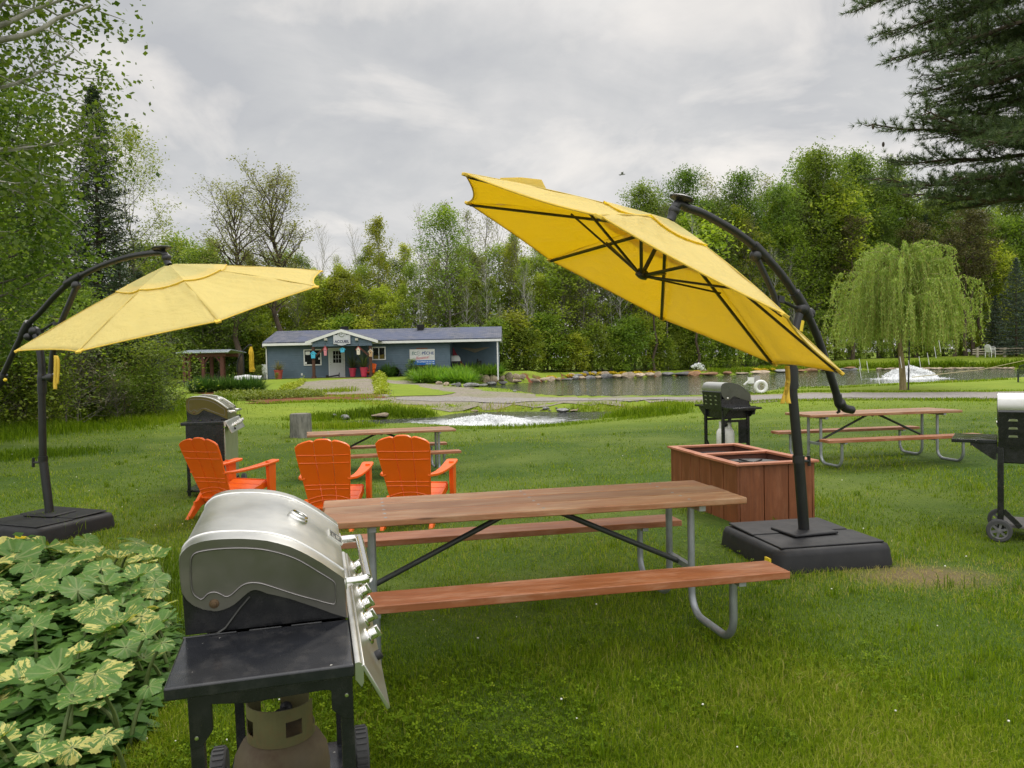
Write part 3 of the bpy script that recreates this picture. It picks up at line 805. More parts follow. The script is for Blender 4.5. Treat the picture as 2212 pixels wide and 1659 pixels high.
    for w in (0, .022):
        pts = smoothpath([p+Vector((w*1.1*(i > 2)*(i-2), 0, 0)) for i, p in enumerate(st)], 4)
        vs = [p+Vector((dx, 0, 0)) for p in pts for dx in (-.018, .018)]; m.add(vs, [(2*i, 2*i+1, 2*i+3, 2*i+2) for i in range(len(pts)-1)])
    o = m.build('tie_strap', YTRIM, t, smooth=50); o.modifiers.new('cloth', 'SOLIDIFY').thickness = .003
    return t
right_umbrella()

def left_umbrella():
    t = thing('cantilever_umbrella', 'pale yellow cantilever umbrella seen from outside, its base half hidden by the leafy bed', 'umbrella', (0, 0, 0), 0, 'yellow cantilever umbrellas over the lawn')
    apex, n, tip, surf = canopy(t, (-3.319, 7.771, 2.301), (-.16, -.28, .946), 1.5, .43, -.484, YFAB2, .05)
    foot = Vector((-5.05, 8.27, .115)); h2 = Vector((apex.x, apex.y, 0))
    dirv = (Vector((foot.x, foot.y, 0))-h2).normalized(); nrm = Vector((dirv.y, -dirv.x, 0))
    if nrm.y > 0: nrm = -nrm
    P = lambda u, v, o=0: on_plane(u, v, foot+nrm*o, nrm)
    c = foot+Vector((.02, -.1, 0))
    umbrella_base(t, [(c.x-.5, c.y-.5), (c.x+.5, c.y-.5), (c.x+.5, c.y+.5), (c.x-.5, c.y+.5)], -.055, .165, (foot.x, foot.y), R(-22), (.22, 0, .16))
    zz = lambda x, y: (x*.1488, 631.0+y*.1488)                      # reading of an enlarged view
    q = lambda x, y, o=0: P(*zz(x, y), o)
    m = MB(); m.tube([foot, P(93, 992)], .044, 16); m.tube([P(93, 995), P(90, 840)], .038, 16); m.tube([P(93, 999), P(93, 985)], .048, 16)
    mast = m.build('mast', BLACKM, t, smooth=50)
    m = MB(); m.tube(smoothpath([P(91, 850), q(610, 1400), q(608, 1250), q(605, 1050), q(570, 800), q(510, 600)]), [.046]*12+[.038]*13+[.034], 14); m.ball(q(500, 570), .058, 12); m.build('mast_head', BLACKM, mast, smooth=60)
    m = MB(); m.tube([P(90, 999), P(72, 999)], .012, 8); m.tube([P(72, 989), P(72, 1009)], .016, 8); m.build('knob', BLACKM, mast)
    arm = [P(-12, 830), q(40, 1200), q(160, 950), q(280, 700), q(400, 480), P(85, 677), P(118, 640), P(150, 611), P(190, 588), P(225, 572), P(270, 557), P(310, 549), P(340, 546)]
    m = MB(); m.tube(smoothpath(arm), .030, 14); a = m.build('arm', BLACKM, t, smooth=60)
    m = MB(); m.tube(smoothpath([q(320, 630), q(360, 545), q(420, 440)]), .044, 14); m.build('sleeve', BLACKM, a, smooth=60)
    m = MB(); m.tube([P(143, 614), P(158, 605), P(174, 596)], .042, 14); m.build('sleeve', BLACKM, a, smooth=60)
    m = MB(); m.ball(q(410, 650, .03), .045, 12); m.build('pivot', BLACKM, a, smooth=60)
    m = MB(); m.tube(smoothpath([P(165, 619, .05), P(150, 655, .05), q(880, 460, .05), q(800, 720, .05), q(760, 950, .05), q(735, 1230, .05)]), .030, 14); m.ball(P(165, 617, .04), .05, 12); m.ball(q(740, 1240, .05), .056, 12); m.tube([q(735, 1240, .03), q(620, 1250)], .03, 10)
    m.build('strut_arm', BLACKM, t, smooth=60)
    m = MB(); m.tube([q(840, 440, .05), q(840, 480, .05)], .048, 12); m.tube([q(600, 565), q(790, 440, .03)], .014, 8); m.beam(q(540, 570), q(615, 565), .04, .05); m.build('link', BLACKM, t)
    m = MB(); m.tube([q(60, 1190), q(30, 1290), q(-40, 1400)], [.04, .05, .025], 12); m.build('crank', BLACKM, a, smooth=60)
    m = MB(); m.ball(q(75, 1275, .045), .02, 8); m.build('button', YSTICK, a)
    m = MB(); m.tube(smoothpath([P(338, 546), P(352, 546), P(360, 555), P(361, 565), apex]), [.033]*24+[.022], 14); m.ball(P(360, 557), .045, 12); m.build('arm_head', BLACKM, a, smooth=60)
    m = MB(); m.lathe([(.02, -.03), (.03, -.02), (.09, -.004), (.095, .008), (.07, .02), (.01, .026)], 18, Matrix.Translation(P(349, 537)) @ Matrix.Rotation(-.1, 4, 'Y')); m.build('solar_cap', BLACKM, a, smooth=50)
    m = MB()
    for st, w in (([q(810, 920, .1), q(810, 1050, .1), q(805, 1200, .1), q(800, 1330, .1), q(805, 1410, .1)], .020), ([q(830, 930, .12), q(850, 1000, .13), q(850, 1150, .13), q(835, 1340, .13)], .013)):
        pts = smoothpath(st, 4); vs = [p+Vector((dx, 0, 0)) for p in pts for dx in (-w, w)]; m.add(vs, [(2*i, 2*i+1, 2*i+3, 2*i+2) for i in range(len(pts)-1)])
    o = m.build('tie_strap', YTRIM, t, smooth=50); o.modifiers.new('cloth', 'SOLIDIFY').thickness = .003
    return t
left_umbrella()

# ---- wooden bins (two boxes pushed together, a black tub in each)
BINW = wood('cedar_boards', sRGB(106, 56, 28), sRGB(138, 80, 44), 'Z', .6, sRGB(168, 112, 80), .35)
BINT = wood('cedar_trim', sRGB(150, 86, 58), sRGB(180, 114, 82), 'X', .55, sRGB(214, 160, 128), .4)
BINT2 = wood('cedar_trim_cross', sRGB(150, 86, 58), sRGB(180, 114, 82), 'Y', .55, sRGB(214, 160, 128), .4)
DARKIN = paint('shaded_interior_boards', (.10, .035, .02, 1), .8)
def wood_bin(label, loc, rz, lid):
    t = thing('planter_box', label, 'wooden box', loc, rz, 'red cedar boxes joined end to end')
    w, d, h = .80, .825, .58
    m = MB()
    for s in (-1, 1):
        for i in range(3):
            y = -d/2+.02+i*(d-.04)/3; x0, x1 = sorted((s*w/2, s*(w/2-.018))); m.box(x0, x1, y+.007, y+(d-.04)/3-.007, 0, h)
        for i in range(3):
            x = -w/2+.02+i*(w-.04)/3; y0, y1 = sorted((s*d/2, s*(d/2-.018))); m.box(x+.004, x+(w-.04)/3-.004, y0, y1, 0, h)
    for sx in (-1, 1):
        for sy in (-1, 1): m.box(*sorted((sx*(w/2+.002), sx*(w/2-.02))), *sorted((sy*(d/2+.002), sy*(d/2-.02))), 0, h)
    m.build('side_boards', BINW, t, bevel=.002)
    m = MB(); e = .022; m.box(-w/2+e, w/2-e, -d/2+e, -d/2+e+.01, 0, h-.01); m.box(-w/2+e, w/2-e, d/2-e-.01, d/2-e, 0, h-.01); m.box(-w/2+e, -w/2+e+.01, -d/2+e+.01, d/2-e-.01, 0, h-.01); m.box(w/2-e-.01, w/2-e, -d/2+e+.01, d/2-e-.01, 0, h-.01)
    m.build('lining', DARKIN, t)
    o = .035; k = .088
    z0, z1 = h, h+.022
    FB = [(0, 1, 2, 3), (4, 5, 6, 7), (0, 1, 5, 4), (1, 2, 6, 5), (2, 3, 7, 6), (3, 0, 4, 7)]
    for s in (-1, 1):
        MB().add([(x, s*y, z) for z in (z0, z1) for x, y in ((-w/2-o, d/2+o), (w/2+o, d/2+o), (w/2+o-k-.002, d/2+o-k), (-w/2-o+k+.002, d/2+o-k))], FB).build('rim_board', BINT, t, bevel=.003)
        MB().add([(s*x, y, z) for z in (z0, z1+.0015) for x, y in ((w/2+o, d/2+o-.002), (w/2+o, -d/2-o+.002), (w/2+o-k, -d/2-o+k+.002), (w/2+o-k, d/2+o-k-.002))], FB).build('rim_board', BINT2, t, bevel=.003)
    m = MB(); r = .31
    m.lathe([(r-.05, .05), (r, h-.09), (r+.012, h-.055), (r+.0, h-.045), (r-.02, h-.07), (r-.06, .10)], 30, None, cap=False)
    b = m.build('tub', BLACKP, t, smooth=40)
    if lid:
        m = MB(); m.lathe([(.01, h-.040), (r-.03, h-.050), (r, h-.037), (r+.014, h-.041), (r+.014, h-.055)], 30, None, cap=False)
        for k2 in range(8):
            a = k2*PI/4; m.beam((math.cos(a)*.03, math.sin(a)*.03, h-.038), (math.cos(a)*(r-.02), math.sin(a)*(r-.02), h-.039), .014, .012)
        m.build('lid', BLACKM, b, smooth=40)
    return t
b1 = wood_bin('wooden cedar box holding a lidded black tub, closest to the umbrella base', (2.40, 7.62, H(2.4, 7.6)-.01), R(12), True)
b2 = wood_bin('wooden cedar box with a splintered rim and open black tub, closest to the black grill', (2.40-math.sin(R(10))*.85+.035, 7.62+math.cos(R(10))*.855, H(2.3, 8.5)-.005), R(10.5), False)
# ------------------------------------------------------------------ grills
def brushed(name, c, rough=.34):
    t = NT(name); co = t.coord('Object', (3, 90, 3)); n = t.noise(co, 2.5, 4, .6); b = t.noise(t.coord('Object'), 5, 6, .65)
    col = t.mix(t.ramp(n, [(.3, 0), (.7, 1)]), tuple(x*.93 for x in c[:3])+(1,), c)
    col = t.mix(t.ramp(b, [(.52, 0), (.75, .35)]), col, (.30, .27, .22, 1))
    rg = t.ramp(b, [(.3, rough-.06), (.7, rough+.12)])
    return t.done(t.bsdf(col, rg, 1, t.bump(n, .05, .002)))
STAIN = brushed('brushed_stainless', (.60, .60, .57, 1), .36)
STAIN_END = brushed('reflection_darkened_end', (.22, .21, .195, 1), .42)  # same stainless, base darkened to stand in for reflected grass and leaf bed
CHROME = paint('polished_steel', (.72, .71, .68, 1), .16, 1, .05, 12)
ENAMEL = paint('black_enamel', (.010, .0105, .012, 1), .25, 0, .3, 9, .06, 200, dirt=(.12, .11, .10, 1), dirt_amt=.12)
ENAMEL2 = paint('greasy_black_shelf', (.013, .014, .017, 1), .16, 0, .3, 6, .05, 160, dirt=(.08, .075, .07, 1), dirt_amt=.4, specks=(.45, .43, .38, 1))
DARKGLASS = paint('dark_gauge_glass', (.10, .11, .08, 1), .12)
RUSTY = paint('rusty_cream_tank', (.075, .055, .028, 1), .75, 0, .25, 5, .3, 40, dirt=(.05, .024, .010, 1), dirt_amt=.85)
OLIVE = paint('olive_collar', (.10, .09, .035, 1), .65, 0, .25, 7, .15, 50, dirt=(.14, .07, .03, 1), dirt_amt=.7)
WHITET = paint('white_tank', (.72, .70, .66, 1), .5, 0, .1, 6, 0, dirt=(.35, .27, .18, 1), dirt_amt=.4)
RUBBER = paint('grey_rubber', (.05, .05, .05, 1), .8, 0, .2, 8)
GREYP = paint('grey_plastic_wheel', (.13, .13, .13, 1), .6)
EMBOSS = paint('pressed_groove', (.20, .19, .18, 1), .45, .9)
LETTER_SILVER = paint('raised_silver_letters', (.75, .74, .70, 1), .3, .8)

# frame of the near grill: front axis, side axis (away from the viewer, a little uphill), up axis
GA, GT, GR = R(14.64), R(3.81), R(.67)
gf = Vector((math.cos(GA)*math.cos(GR), math.sin(GA)*math.cos(GR), math.sin(GR)))
gs = Vector((-math.sin(GA)*math.cos(GT), math.cos(GA)*math.cos(GT), math.sin(GT))); gs = (gs-gf*gs.dot(gf)).normalized(); gn = gf.cross(gs)
SZ = .875                      # shelf top
GO = Vector((-.8979, 1.9084, .8718))-gn*SZ
def gl(p):
    d = Vector(p)-GO; return Vector((d.dot(gf), d.dot(gs), d.dot(gn)))
def side(x, y, Y):             # reading of the enlarged view of the lid -> grill frame, on the upright plane at depth Y
    return gl(on_plane(329.2+.248*x, 1014.9+.248*y, GO+gs*Y, gs))
def face(u, v, p, n):          # on a plane given in the grill frame
    pw = GO+gf*p[0]+gs*p[1]+gn*p[2]; nw = gf*n[0]+gs*n[1]+gn*n[2]
    return gl(on_plane(u, v, pw, nw))
YL0, YL1 = .314, .975          # lid ends

OUT_PIX = [(540,1242),(440,1225),(350,1190),(290,1140),(248,1075),(236,980),(228,880),(224,800),(232,750),(255,712),(290,678),(330,652),(390,630),(450,615),(530,604),(620,598),(710,595),(800,596),(900,602),(1000,613),(1100,636),(1200,665),(1280,700),(1350,735),(1480,810),(1600,892),(1672,942),
           (1682,958),(1690,1050),(1698,1180),(1705,1300)]
LOW_PIX = [(1580,1262),(1450,1213),(1320,1170),(1200,1130),(1100,1106),(1000,1083),(950,1063),(910,1052),(880,1052),(850,1064),(815,1090),(770,1130),(735,1162),(700,1188),(660,1210),(620,1226),(580,1237)]
IN_PIX = [(420,1128),(370,1095),(345,1050),(335,960),(333,850),(340,770),(370,728),(440,706),(560,690),(700,682),(820,682),(950,692),(1080,718),(1200,755),(1300,800),(1420,872),(1540,945),(1585,980),(1597,1030),(1600,1120),(1590,1160),(1565,1168),(1450,1140),(1250,1085),(1050,1020),(950,990),(880,982),(820,990),(770,1015),(720,1060),(680,1092),(640,1104),(600,1085),(560,1068),(520,1066),(480,1082),(445,1118)]

def big_grill(label, loc, rz):
    t = thing('barbecue_grill', label, 'grill', loc, rz, 'stainless gas grills with black side shelves')
    I = Matrix.Identity(4)
    P2 = lambda L, Y: [(p.x, p.z) for p in (side(x, y, Y) for x, y in L)]
    out, low, inn = P2(OUT_PIX, YL0), P2(LOW_PIX, YL0), P2(IN_PIX, YL0)
    # lid: skin over the rounded back, top and sloping front
    m = MB(); n = len(out)
    vs = [(x, y, z) for y in (YL0, YL0+.012, YL1-.012, YL1) for x, z in out]
    cx = sum(p[0] for p in out)/n; cz = sum(p[1] for p in out)/n
    for row in (0, 3):
        for i in range(n):
            x, y, z = vs[row*n+i]; vs[row*n+i] = (x+(cx-x)*.012, y, z+(cz-z)*.02)
    m.add(vs, [(r*n+i, r*n+i+1, (r+1)*n+i+1, (r+1)*n+i) for r in range(3) for i in range(n-1)])
    lid = m.build('lid', STAIN, t, smooth=40)
    for Y, s in ((YL0, 1), (YL1, -1)):
        m = MB(); pl = [(x+(cx-x)*.014, z+(cz-z)*.022) for x, z in out+low]
        m.prism(pl, Y+s*.001, Y+s*.004, I); m.build('lid_end', STAIN_END, lid, smooth=30)
    m = MB(); loop = smoothpath([(x, YL0-.001, z) for x, z in inn]+[(inn[0][0], YL0-.001, inn[0][1])], 3)
    m.tube(loop, .0028, 6); m.build('pressed_outline', EMBOSS, lid, smooth=60)
    top = out[7:27]
    for Y in (YL0+.075, YL1-.075):
        m = MB(); m.tube(smoothpath([(x, Y, z+.0005) for x, z in top], 3), .0045, 6); m.build('pressed_rib', STAIN, lid, smooth=60)
    # hinge bolt
    h = side(538, 1168, YL0); m = MB(); Mh = Matrix.Translation((h.x, YL0, h.z)) @ Matrix.Rotation(R(90), 4, 'X')
    m.lathe([(.015, -.002), (.013, .002), (.0085, .003), (.007, .007), (.002, .008)], 16, Mh); m.build('hinge_bolt', paint('rusty_bolt', (.14, .09, .05, 1), .5, .6), lid)
    # gauge
    a, b = side(1200, 665, YL0), side(1000, 613, YL0)
    def on_lid(x, y):         # a point of the far lid skin met by the sight line
        best = None
        for (x0, z0), (x1, z1) in zip(top[:-1], top[1:]):
            nrm = Vector((-(z1-z0), 0, x1-x0))
            p = face(329.2+.248*x, 1014.9+.248*y, (x0, 0, z0), nrm)
            ex = max(min(x0, x1)-p.x, p.x-max(x0, x1), 0)+max(YL0-p.y, p.y-YL1, 0)+(.5 if x1 <= x0 else 0)
            if best is None or ex < best[3]: best = (p, nrm.normalized(), Vector((x1-x0, 0, z1-z0)).normalized(), ex)
        return best[:3]
    p, nr, tg = on_lid(1262, 425)
    Mg = Matrix.Translation(p) @ nr.to_track_quat('Z', 'Y').to_matrix().to_4x4()
    m = MB(); m.lathe([(.036, -.002), (.036, .006), (.032, .010), (.032, .016), (.027, .020), (.024, .018)], 28, Mg, cap=False); g = m.build('gauge', CHROME, lid, smooth=40)
    m = MB(); m.lathe([(.0265, .0165), (.0005, .0172)], 24, Mg, cap=False); m.build('gauge_glass', DARKGLASS, g)
    p, nr, tg = on_lid(1588, 590)
    yv = Vector((0, 1, 0)); Mb = Matrix(((yv.x, -tg.x, nr.x, p.x), (yv.y, -tg.y, nr.y, p.y), (yv.z, -tg.z, nr.z, p.z), (0, 0, 0, 1)))
    m = MB(); m.box(-.040, .040, -.026, .026, 0, .004, Mb); bd = m.build('badge', paint('badge_dark', (.05, .05, .045, 1), .4), lid)
    m = MB(); m.box(-.044, .044, .025, .029, 0, .006, Mb); m.box(-.044, .044, -.029, -.025, 0, .006, Mb); m.box(-.044, -.040, -.025, .025, 0, .006, Mb); m.box(.040, .044, -.025, .025, 0, .006, Mb)
    m.box(-.036, -.006, .006, .009, .004, .006, Mb); m.box(-.030, .010, .012, .014, .004, .006, Mb); m.build('badge_frame', LETTER_SILVER, bd)
    text('badge_letters', 'BBQ', .020, Mb @ Matrix.Translation((.004, -.010, .005)), LETTER_SILVER, bd, .001, 0, .0004)
    # handle
    xf = max(x for x, z in out); m0 = face(329.2+.248*1690, 1014.9+.248*1005, (xf, 0, 0), (1, 0, 0)); hy0, hy1 = YL0+.075, YL1-.12; zf = m0.z
    # bar read on the upright plane in front of the lid
    m = MB()
    m.tube(smoothpath([(xf-.012, hy0, zf-.002), (xf+.035, hy0, zf), (xf+.055, hy0+.004, zf+.0005), (xf+.066, hy0+.016, zf+.001), (xf+.069, hy0+.04, zf+.001), (xf+.069, hy1-.04, zf+.001), (xf+.066, hy1-.016, zf+.001), (xf+.055, hy1-.004, zf), (xf+.035, hy1, zf), (xf-.012, hy1, zf-.002)], 5), .0145, 14)
    hd = m.build('handle', CHROME, lid, smooth=60)
    for y in (hy0, hy1):
        m = MB(); m.box(xf-.006, xf+.002, y-.018, y+.018, zf-.02, zf+.02); m.build('handle_plate', STAIN, hd, bevel=.002)
    # firebox under the lid
    xb = min(x for x, z in out)
    bx = [(xb+.006, SZ+.002), (xb+.004, out[4][1]+.01), (out[2][0], out[2][1]+.05), (low[9][0]-.03, low[9][1]+.035), (low[5][0], low[5][1]+.03), (xf-.012, out[-1][1]+.01), (xf-.008, SZ+.002)]
    m = MB(); m.prism(bx, YL0+.010, YL1-.010, I); fb = m.build('firebox', ENAMEL, t, bevel=.003)
    q = lambda x, y: side(x, y, YL0+.008)
    m = MB(); m.tube([q(268, 1470), q(560, 1430), q(640, 1375), q(760, 1210), q(850, 1105)], .0045, 6); m.build('seam', paint('worn_edge', (.06, .06, .055, 1), .45, .5), fb, smooth=60)
    # shelf on the viewer's side and its twin beyond
    D = .475
    for y0, y1, far in ((0, YL0+.004, 0), (YL1-.004, YL1+.355, 1)):
        m = MB(); m.box(0, D, y0, y1, SZ-.036, SZ); sh = m.build('side_shelf', ENAMEL2, t, bevel=.006, seg=3)
        if not far:
            for xa, xc in ((.062, .15), (.185, .278), (.305, .395)):
                m = MB(); m.box(xa, xc, y1-.014, y1-.008, SZ-.002, SZ+.006); m.build('hinge_slot', ENAMEL, sh, bevel=.002)
    # cart skirt with cut corners, legs
    m = MB(); m.prism([(.055, SZ-.034), (.055, .70), (.085, .705), (.112, .745), (.112, .815), (.20, .805), (.395, .812), (.412, .808), (.412, .755), (.44, .725), (.468, .72), (.468, SZ-.034)][::-1], .004, .022, I)
    m.build('skirt', ENAMEL, t, bevel=.002)
    for x in (.055, .435):
        for y in (.004, YL1+.02):
            m = MB(); m.box(x, x+.034, y+.001, y+.034, .02, SZ-.04); lg = m.build('leg', ENAMEL, t, bevel=.003)
            if y < .1:
                m = MB(); m.lathe([(.006, -.001), (.005, .002), (.001, .003)], 10, Matrix.Translation((x+.017, .0045, .73+(x > .2)*.06)) @ Matrix.Rotation(R(90), 4, 'X')); m.build('screw', CHROME, lg)
    m = MB(); m.box(.05, .47, YL0-.02, YL1+.01, SZ-.075, SZ-.037); m.build('body', ENAMEL, t, bevel=.004)
    m = MB(); m.box(.04, .48, .03, YL1+.05, .06, .085); m.build('bottom_shelf', ENAMEL2, t, bevel=.004)
    # sloping control panel with rounded nose
    t0 = face(329.2+.248*2030, 1316.6+.248*835, (0, .02, 0), (0, 1, 0))
    nose = [(D+.002, SZ+.001), (D+.012, SZ+.003), (D+.020, SZ-.002), (D+.024, SZ-.012), (D+.024, SZ-.055), (D+.018, SZ-.068), (D+.002, SZ-.045)]
    m = MB(); m.prism(nose, .004, YL1+.02, I); ns = m.build('front_rail', STAIN, t, smooth=50)
    px0, pz0 = D+.026, SZ-.004; px1, pz1 = t0.x+.012, t0.z
    pv = Vector((px1-px0, 0, pz1-pz0)).normalized(); pn = Vector((-pv.z, 0, pv.x))
    if pn.x < 0: pn = -pn
    m = MB(); q4 = [(px0, .003, pz0), (px1, .003, pz1), (px1, YL1+.02, pz1), (px0, YL1+.02, pz0)]
    m.slab(q4, .010, -pn); pa = m.build('control_panel', STAIN, t, bevel=.002)
    for x, y in ((1755, 850), (1783, 965), (1806, 1072), (1828, 1182), (1850, 1300), (1880, 1448)):
        p = face(329.2+.248*x, 1014.9+.248*y, (px0, 0, pz0), pn)
        Mk = Matrix.Translation(p) @ pn.to_track_quat('Z', 'Y').to_matrix().to_4x4()
        m = MB(); m.lathe([(.028, 0), (.027, .005), (.023, .008)], 22, Mk); kb = m.build('knob_bezel', CHROME, pa, smooth=40)
        m = MB(); m.lathe([(.018, .006), (.018, .026), (.016, .029), (.004, .0295)], 20, Mk); m.build('knob', CHROME, pa, smooth=40)
        m = MB(); m.box(-.020, .020, -.006, .006, .026, .040, Mk @ Matrix.Rotation(R(90), 4, 'Z')); m.build('knob_grip', CHROME, pa, bevel=.003)
    p = face(329.2+.248*1950, 1316.6+.248*405, (px0, 0, pz0), pn); Mk = Matrix.Translation(p) @ pn.to_track_quat('Z', 'Y').to_matrix().to_4x4()
    m = MB(); m.lathe([(.015, 0), (.015, .014), (.012, .018), (.001, .018)], 16, Mk); m.build('igniter_button', BLACKP, pa, smooth=40)
    # wheels at the far end
    for x in (D+.055, .035-.05):
        m = MB(); Mw = Matrix.Translation((x, YL1+.05, .025)) @ Matrix.Rotation(R(90), 4, 'Y')
        m.lathe([(.06, -.028), (.088, -.028), (.095, -.022), (.095, .022), (.088, .028), (.06, .028)], 30, Mw)
        for k in range(26): m.box(.092, .100, -.006, .006, -.020, .020, Mw @ Matrix.Rotation(2*PI*k/26, 4, 'Z'))
        w = m.build('wheel', RUBBER, t, smooth=40)
        m = MB(); m.lathe([(.012, -.03), (.062, -.02), (.062, .02), (.012, .03)], 20, Mw); m.build('rim', GREYP, w, smooth=40)
    return t
g1 = big_grill('large stainless gas grill with a round gauge, beside the bed of big variegated leaves', GO, GA)
g1.rotation_euler = Matrix((gf, gs, gn)).transposed().to_euler()

def propane_tank(label, loc, rz, body, collar, scale=1):
    t = thing('propane_tank', label, 'gas tank', loc, rz, 'propane tanks standing under the grills')
    m = MB(); m.lathe([(.10, 0), (.115, .004), (.115, .035)], 24, None, cap=False); m.build('foot_ring', collar, t, smooth=40)
    m = MB(); pr = [(.02, .02), (.10, .03), (.145, .07), (.155, .11), (.155, .27), (.148, .32), (.125, .36), (.09, .385), (.03, .395), (.001, .396)]
    m.lathe(pr, 32); m.build('tank_body', body, t, smooth=60)
    # collar: strap of sheet steel with hand holes, built from strips
    m = MB(); r, z0, z1 = .105, .375, .495; N = 48; holes = [(5, 10), (17, 22), (30, 34)]
    gap = (38, 45)
    def strip(a, b, za, zb):
        for k in range(a, b):
            vs = [((r+o)*math.cos(2*PI*q/N), (r+o)*math.sin(2*PI*q/N), z) for o in (0, .004) for q in (k, k+1) for z in (za, zb)]
            m.add(vs, [(0, 2, 3, 1), (4, 5, 7, 6), (0, 1, 5, 4), (2, 6, 7, 3), (0, 4, 6, 2), (1, 3, 7, 5)])
    strip(0, N, z0, .405); pos = 0
    for k in range(N):
        if gap[0] <= k < gap[1]: continue
        if any(a <= k < b for a, b in holes): strip(k, k+1, .455, z1)
        else: strip(k, k+1, .405, z1)
    m.build('collar', collar, t, smooth=30)
    m = MB(); m.tube([(0, 0, .39), (0, 0, .45)], .018, 12); m.tube([(0, 0, .43), (.05, .02, .43)], .013, 10); m.ball((.06, .024, .43), .022, 10); m.build('valve', BLACKP, t, smooth=50)
    if scale != 1: t.scale = (scale,)*3
    return t
tp = GO+gf*.245+gs*.50
tk = propane_tank('rusty cream propane tank with olive collar under the large grill', (tp.x, tp.y, .085), R(70), RUSTY, OLIVE, 1.0)
# the same grill beyond the orange chair, turned a little more to the viewer
a2 = R(11); o2 = at_y(389, 912, 10.3)
g2 = dup(g1, (o2.x, o2.y, H(o2.x, o2.y)), a2, 1.17, label='stainless grill with dark mirrored lid end, standing behind the sideways orange chair')

OLIVE_REFL = brushed('olive_reflection_steel', (.20, .19, .11, 1), .30); OLIVE_REFL_END = brushed('olive_reflection_end', (.15, .125, .045, 1), .34)  # olive base colour stands in for dark greenery mirrored in plain stainless
def retone(o, swap):
    for ch in o.children:
        if ch.data and ch.data.materials and ch.data.materials[0] in swap:
            ch.data = ch.data.copy(); mt = swap[ch.data.materials[0]]; ch.data.materials.clear(); ch.data.materials.append(mt)
        if ch.name.startswith('lid'): retone(ch, swap)
retone(g2, {STAIN_END: OLIVE_REFL_END}); [retone(c, {STAIN_END: OLIVE_REFL_END}) for c in g2.children if c.name.startswith('lid')]
for c in g2.children:
    if c.name.startswith('lid'): c.data = c.data.copy(); c.data.materials.clear(); c.data.materials.append(OLIVE_REFL)
MB().box(.058, .462, .0015, .02, .50, .85).build('cart_panel', ENAMEL, g2, bevel=.003)
MB().box(.470, .482, .03, YL1-.02, .12, .80).build('cart_door', STAIN, g2, bevel=.003)
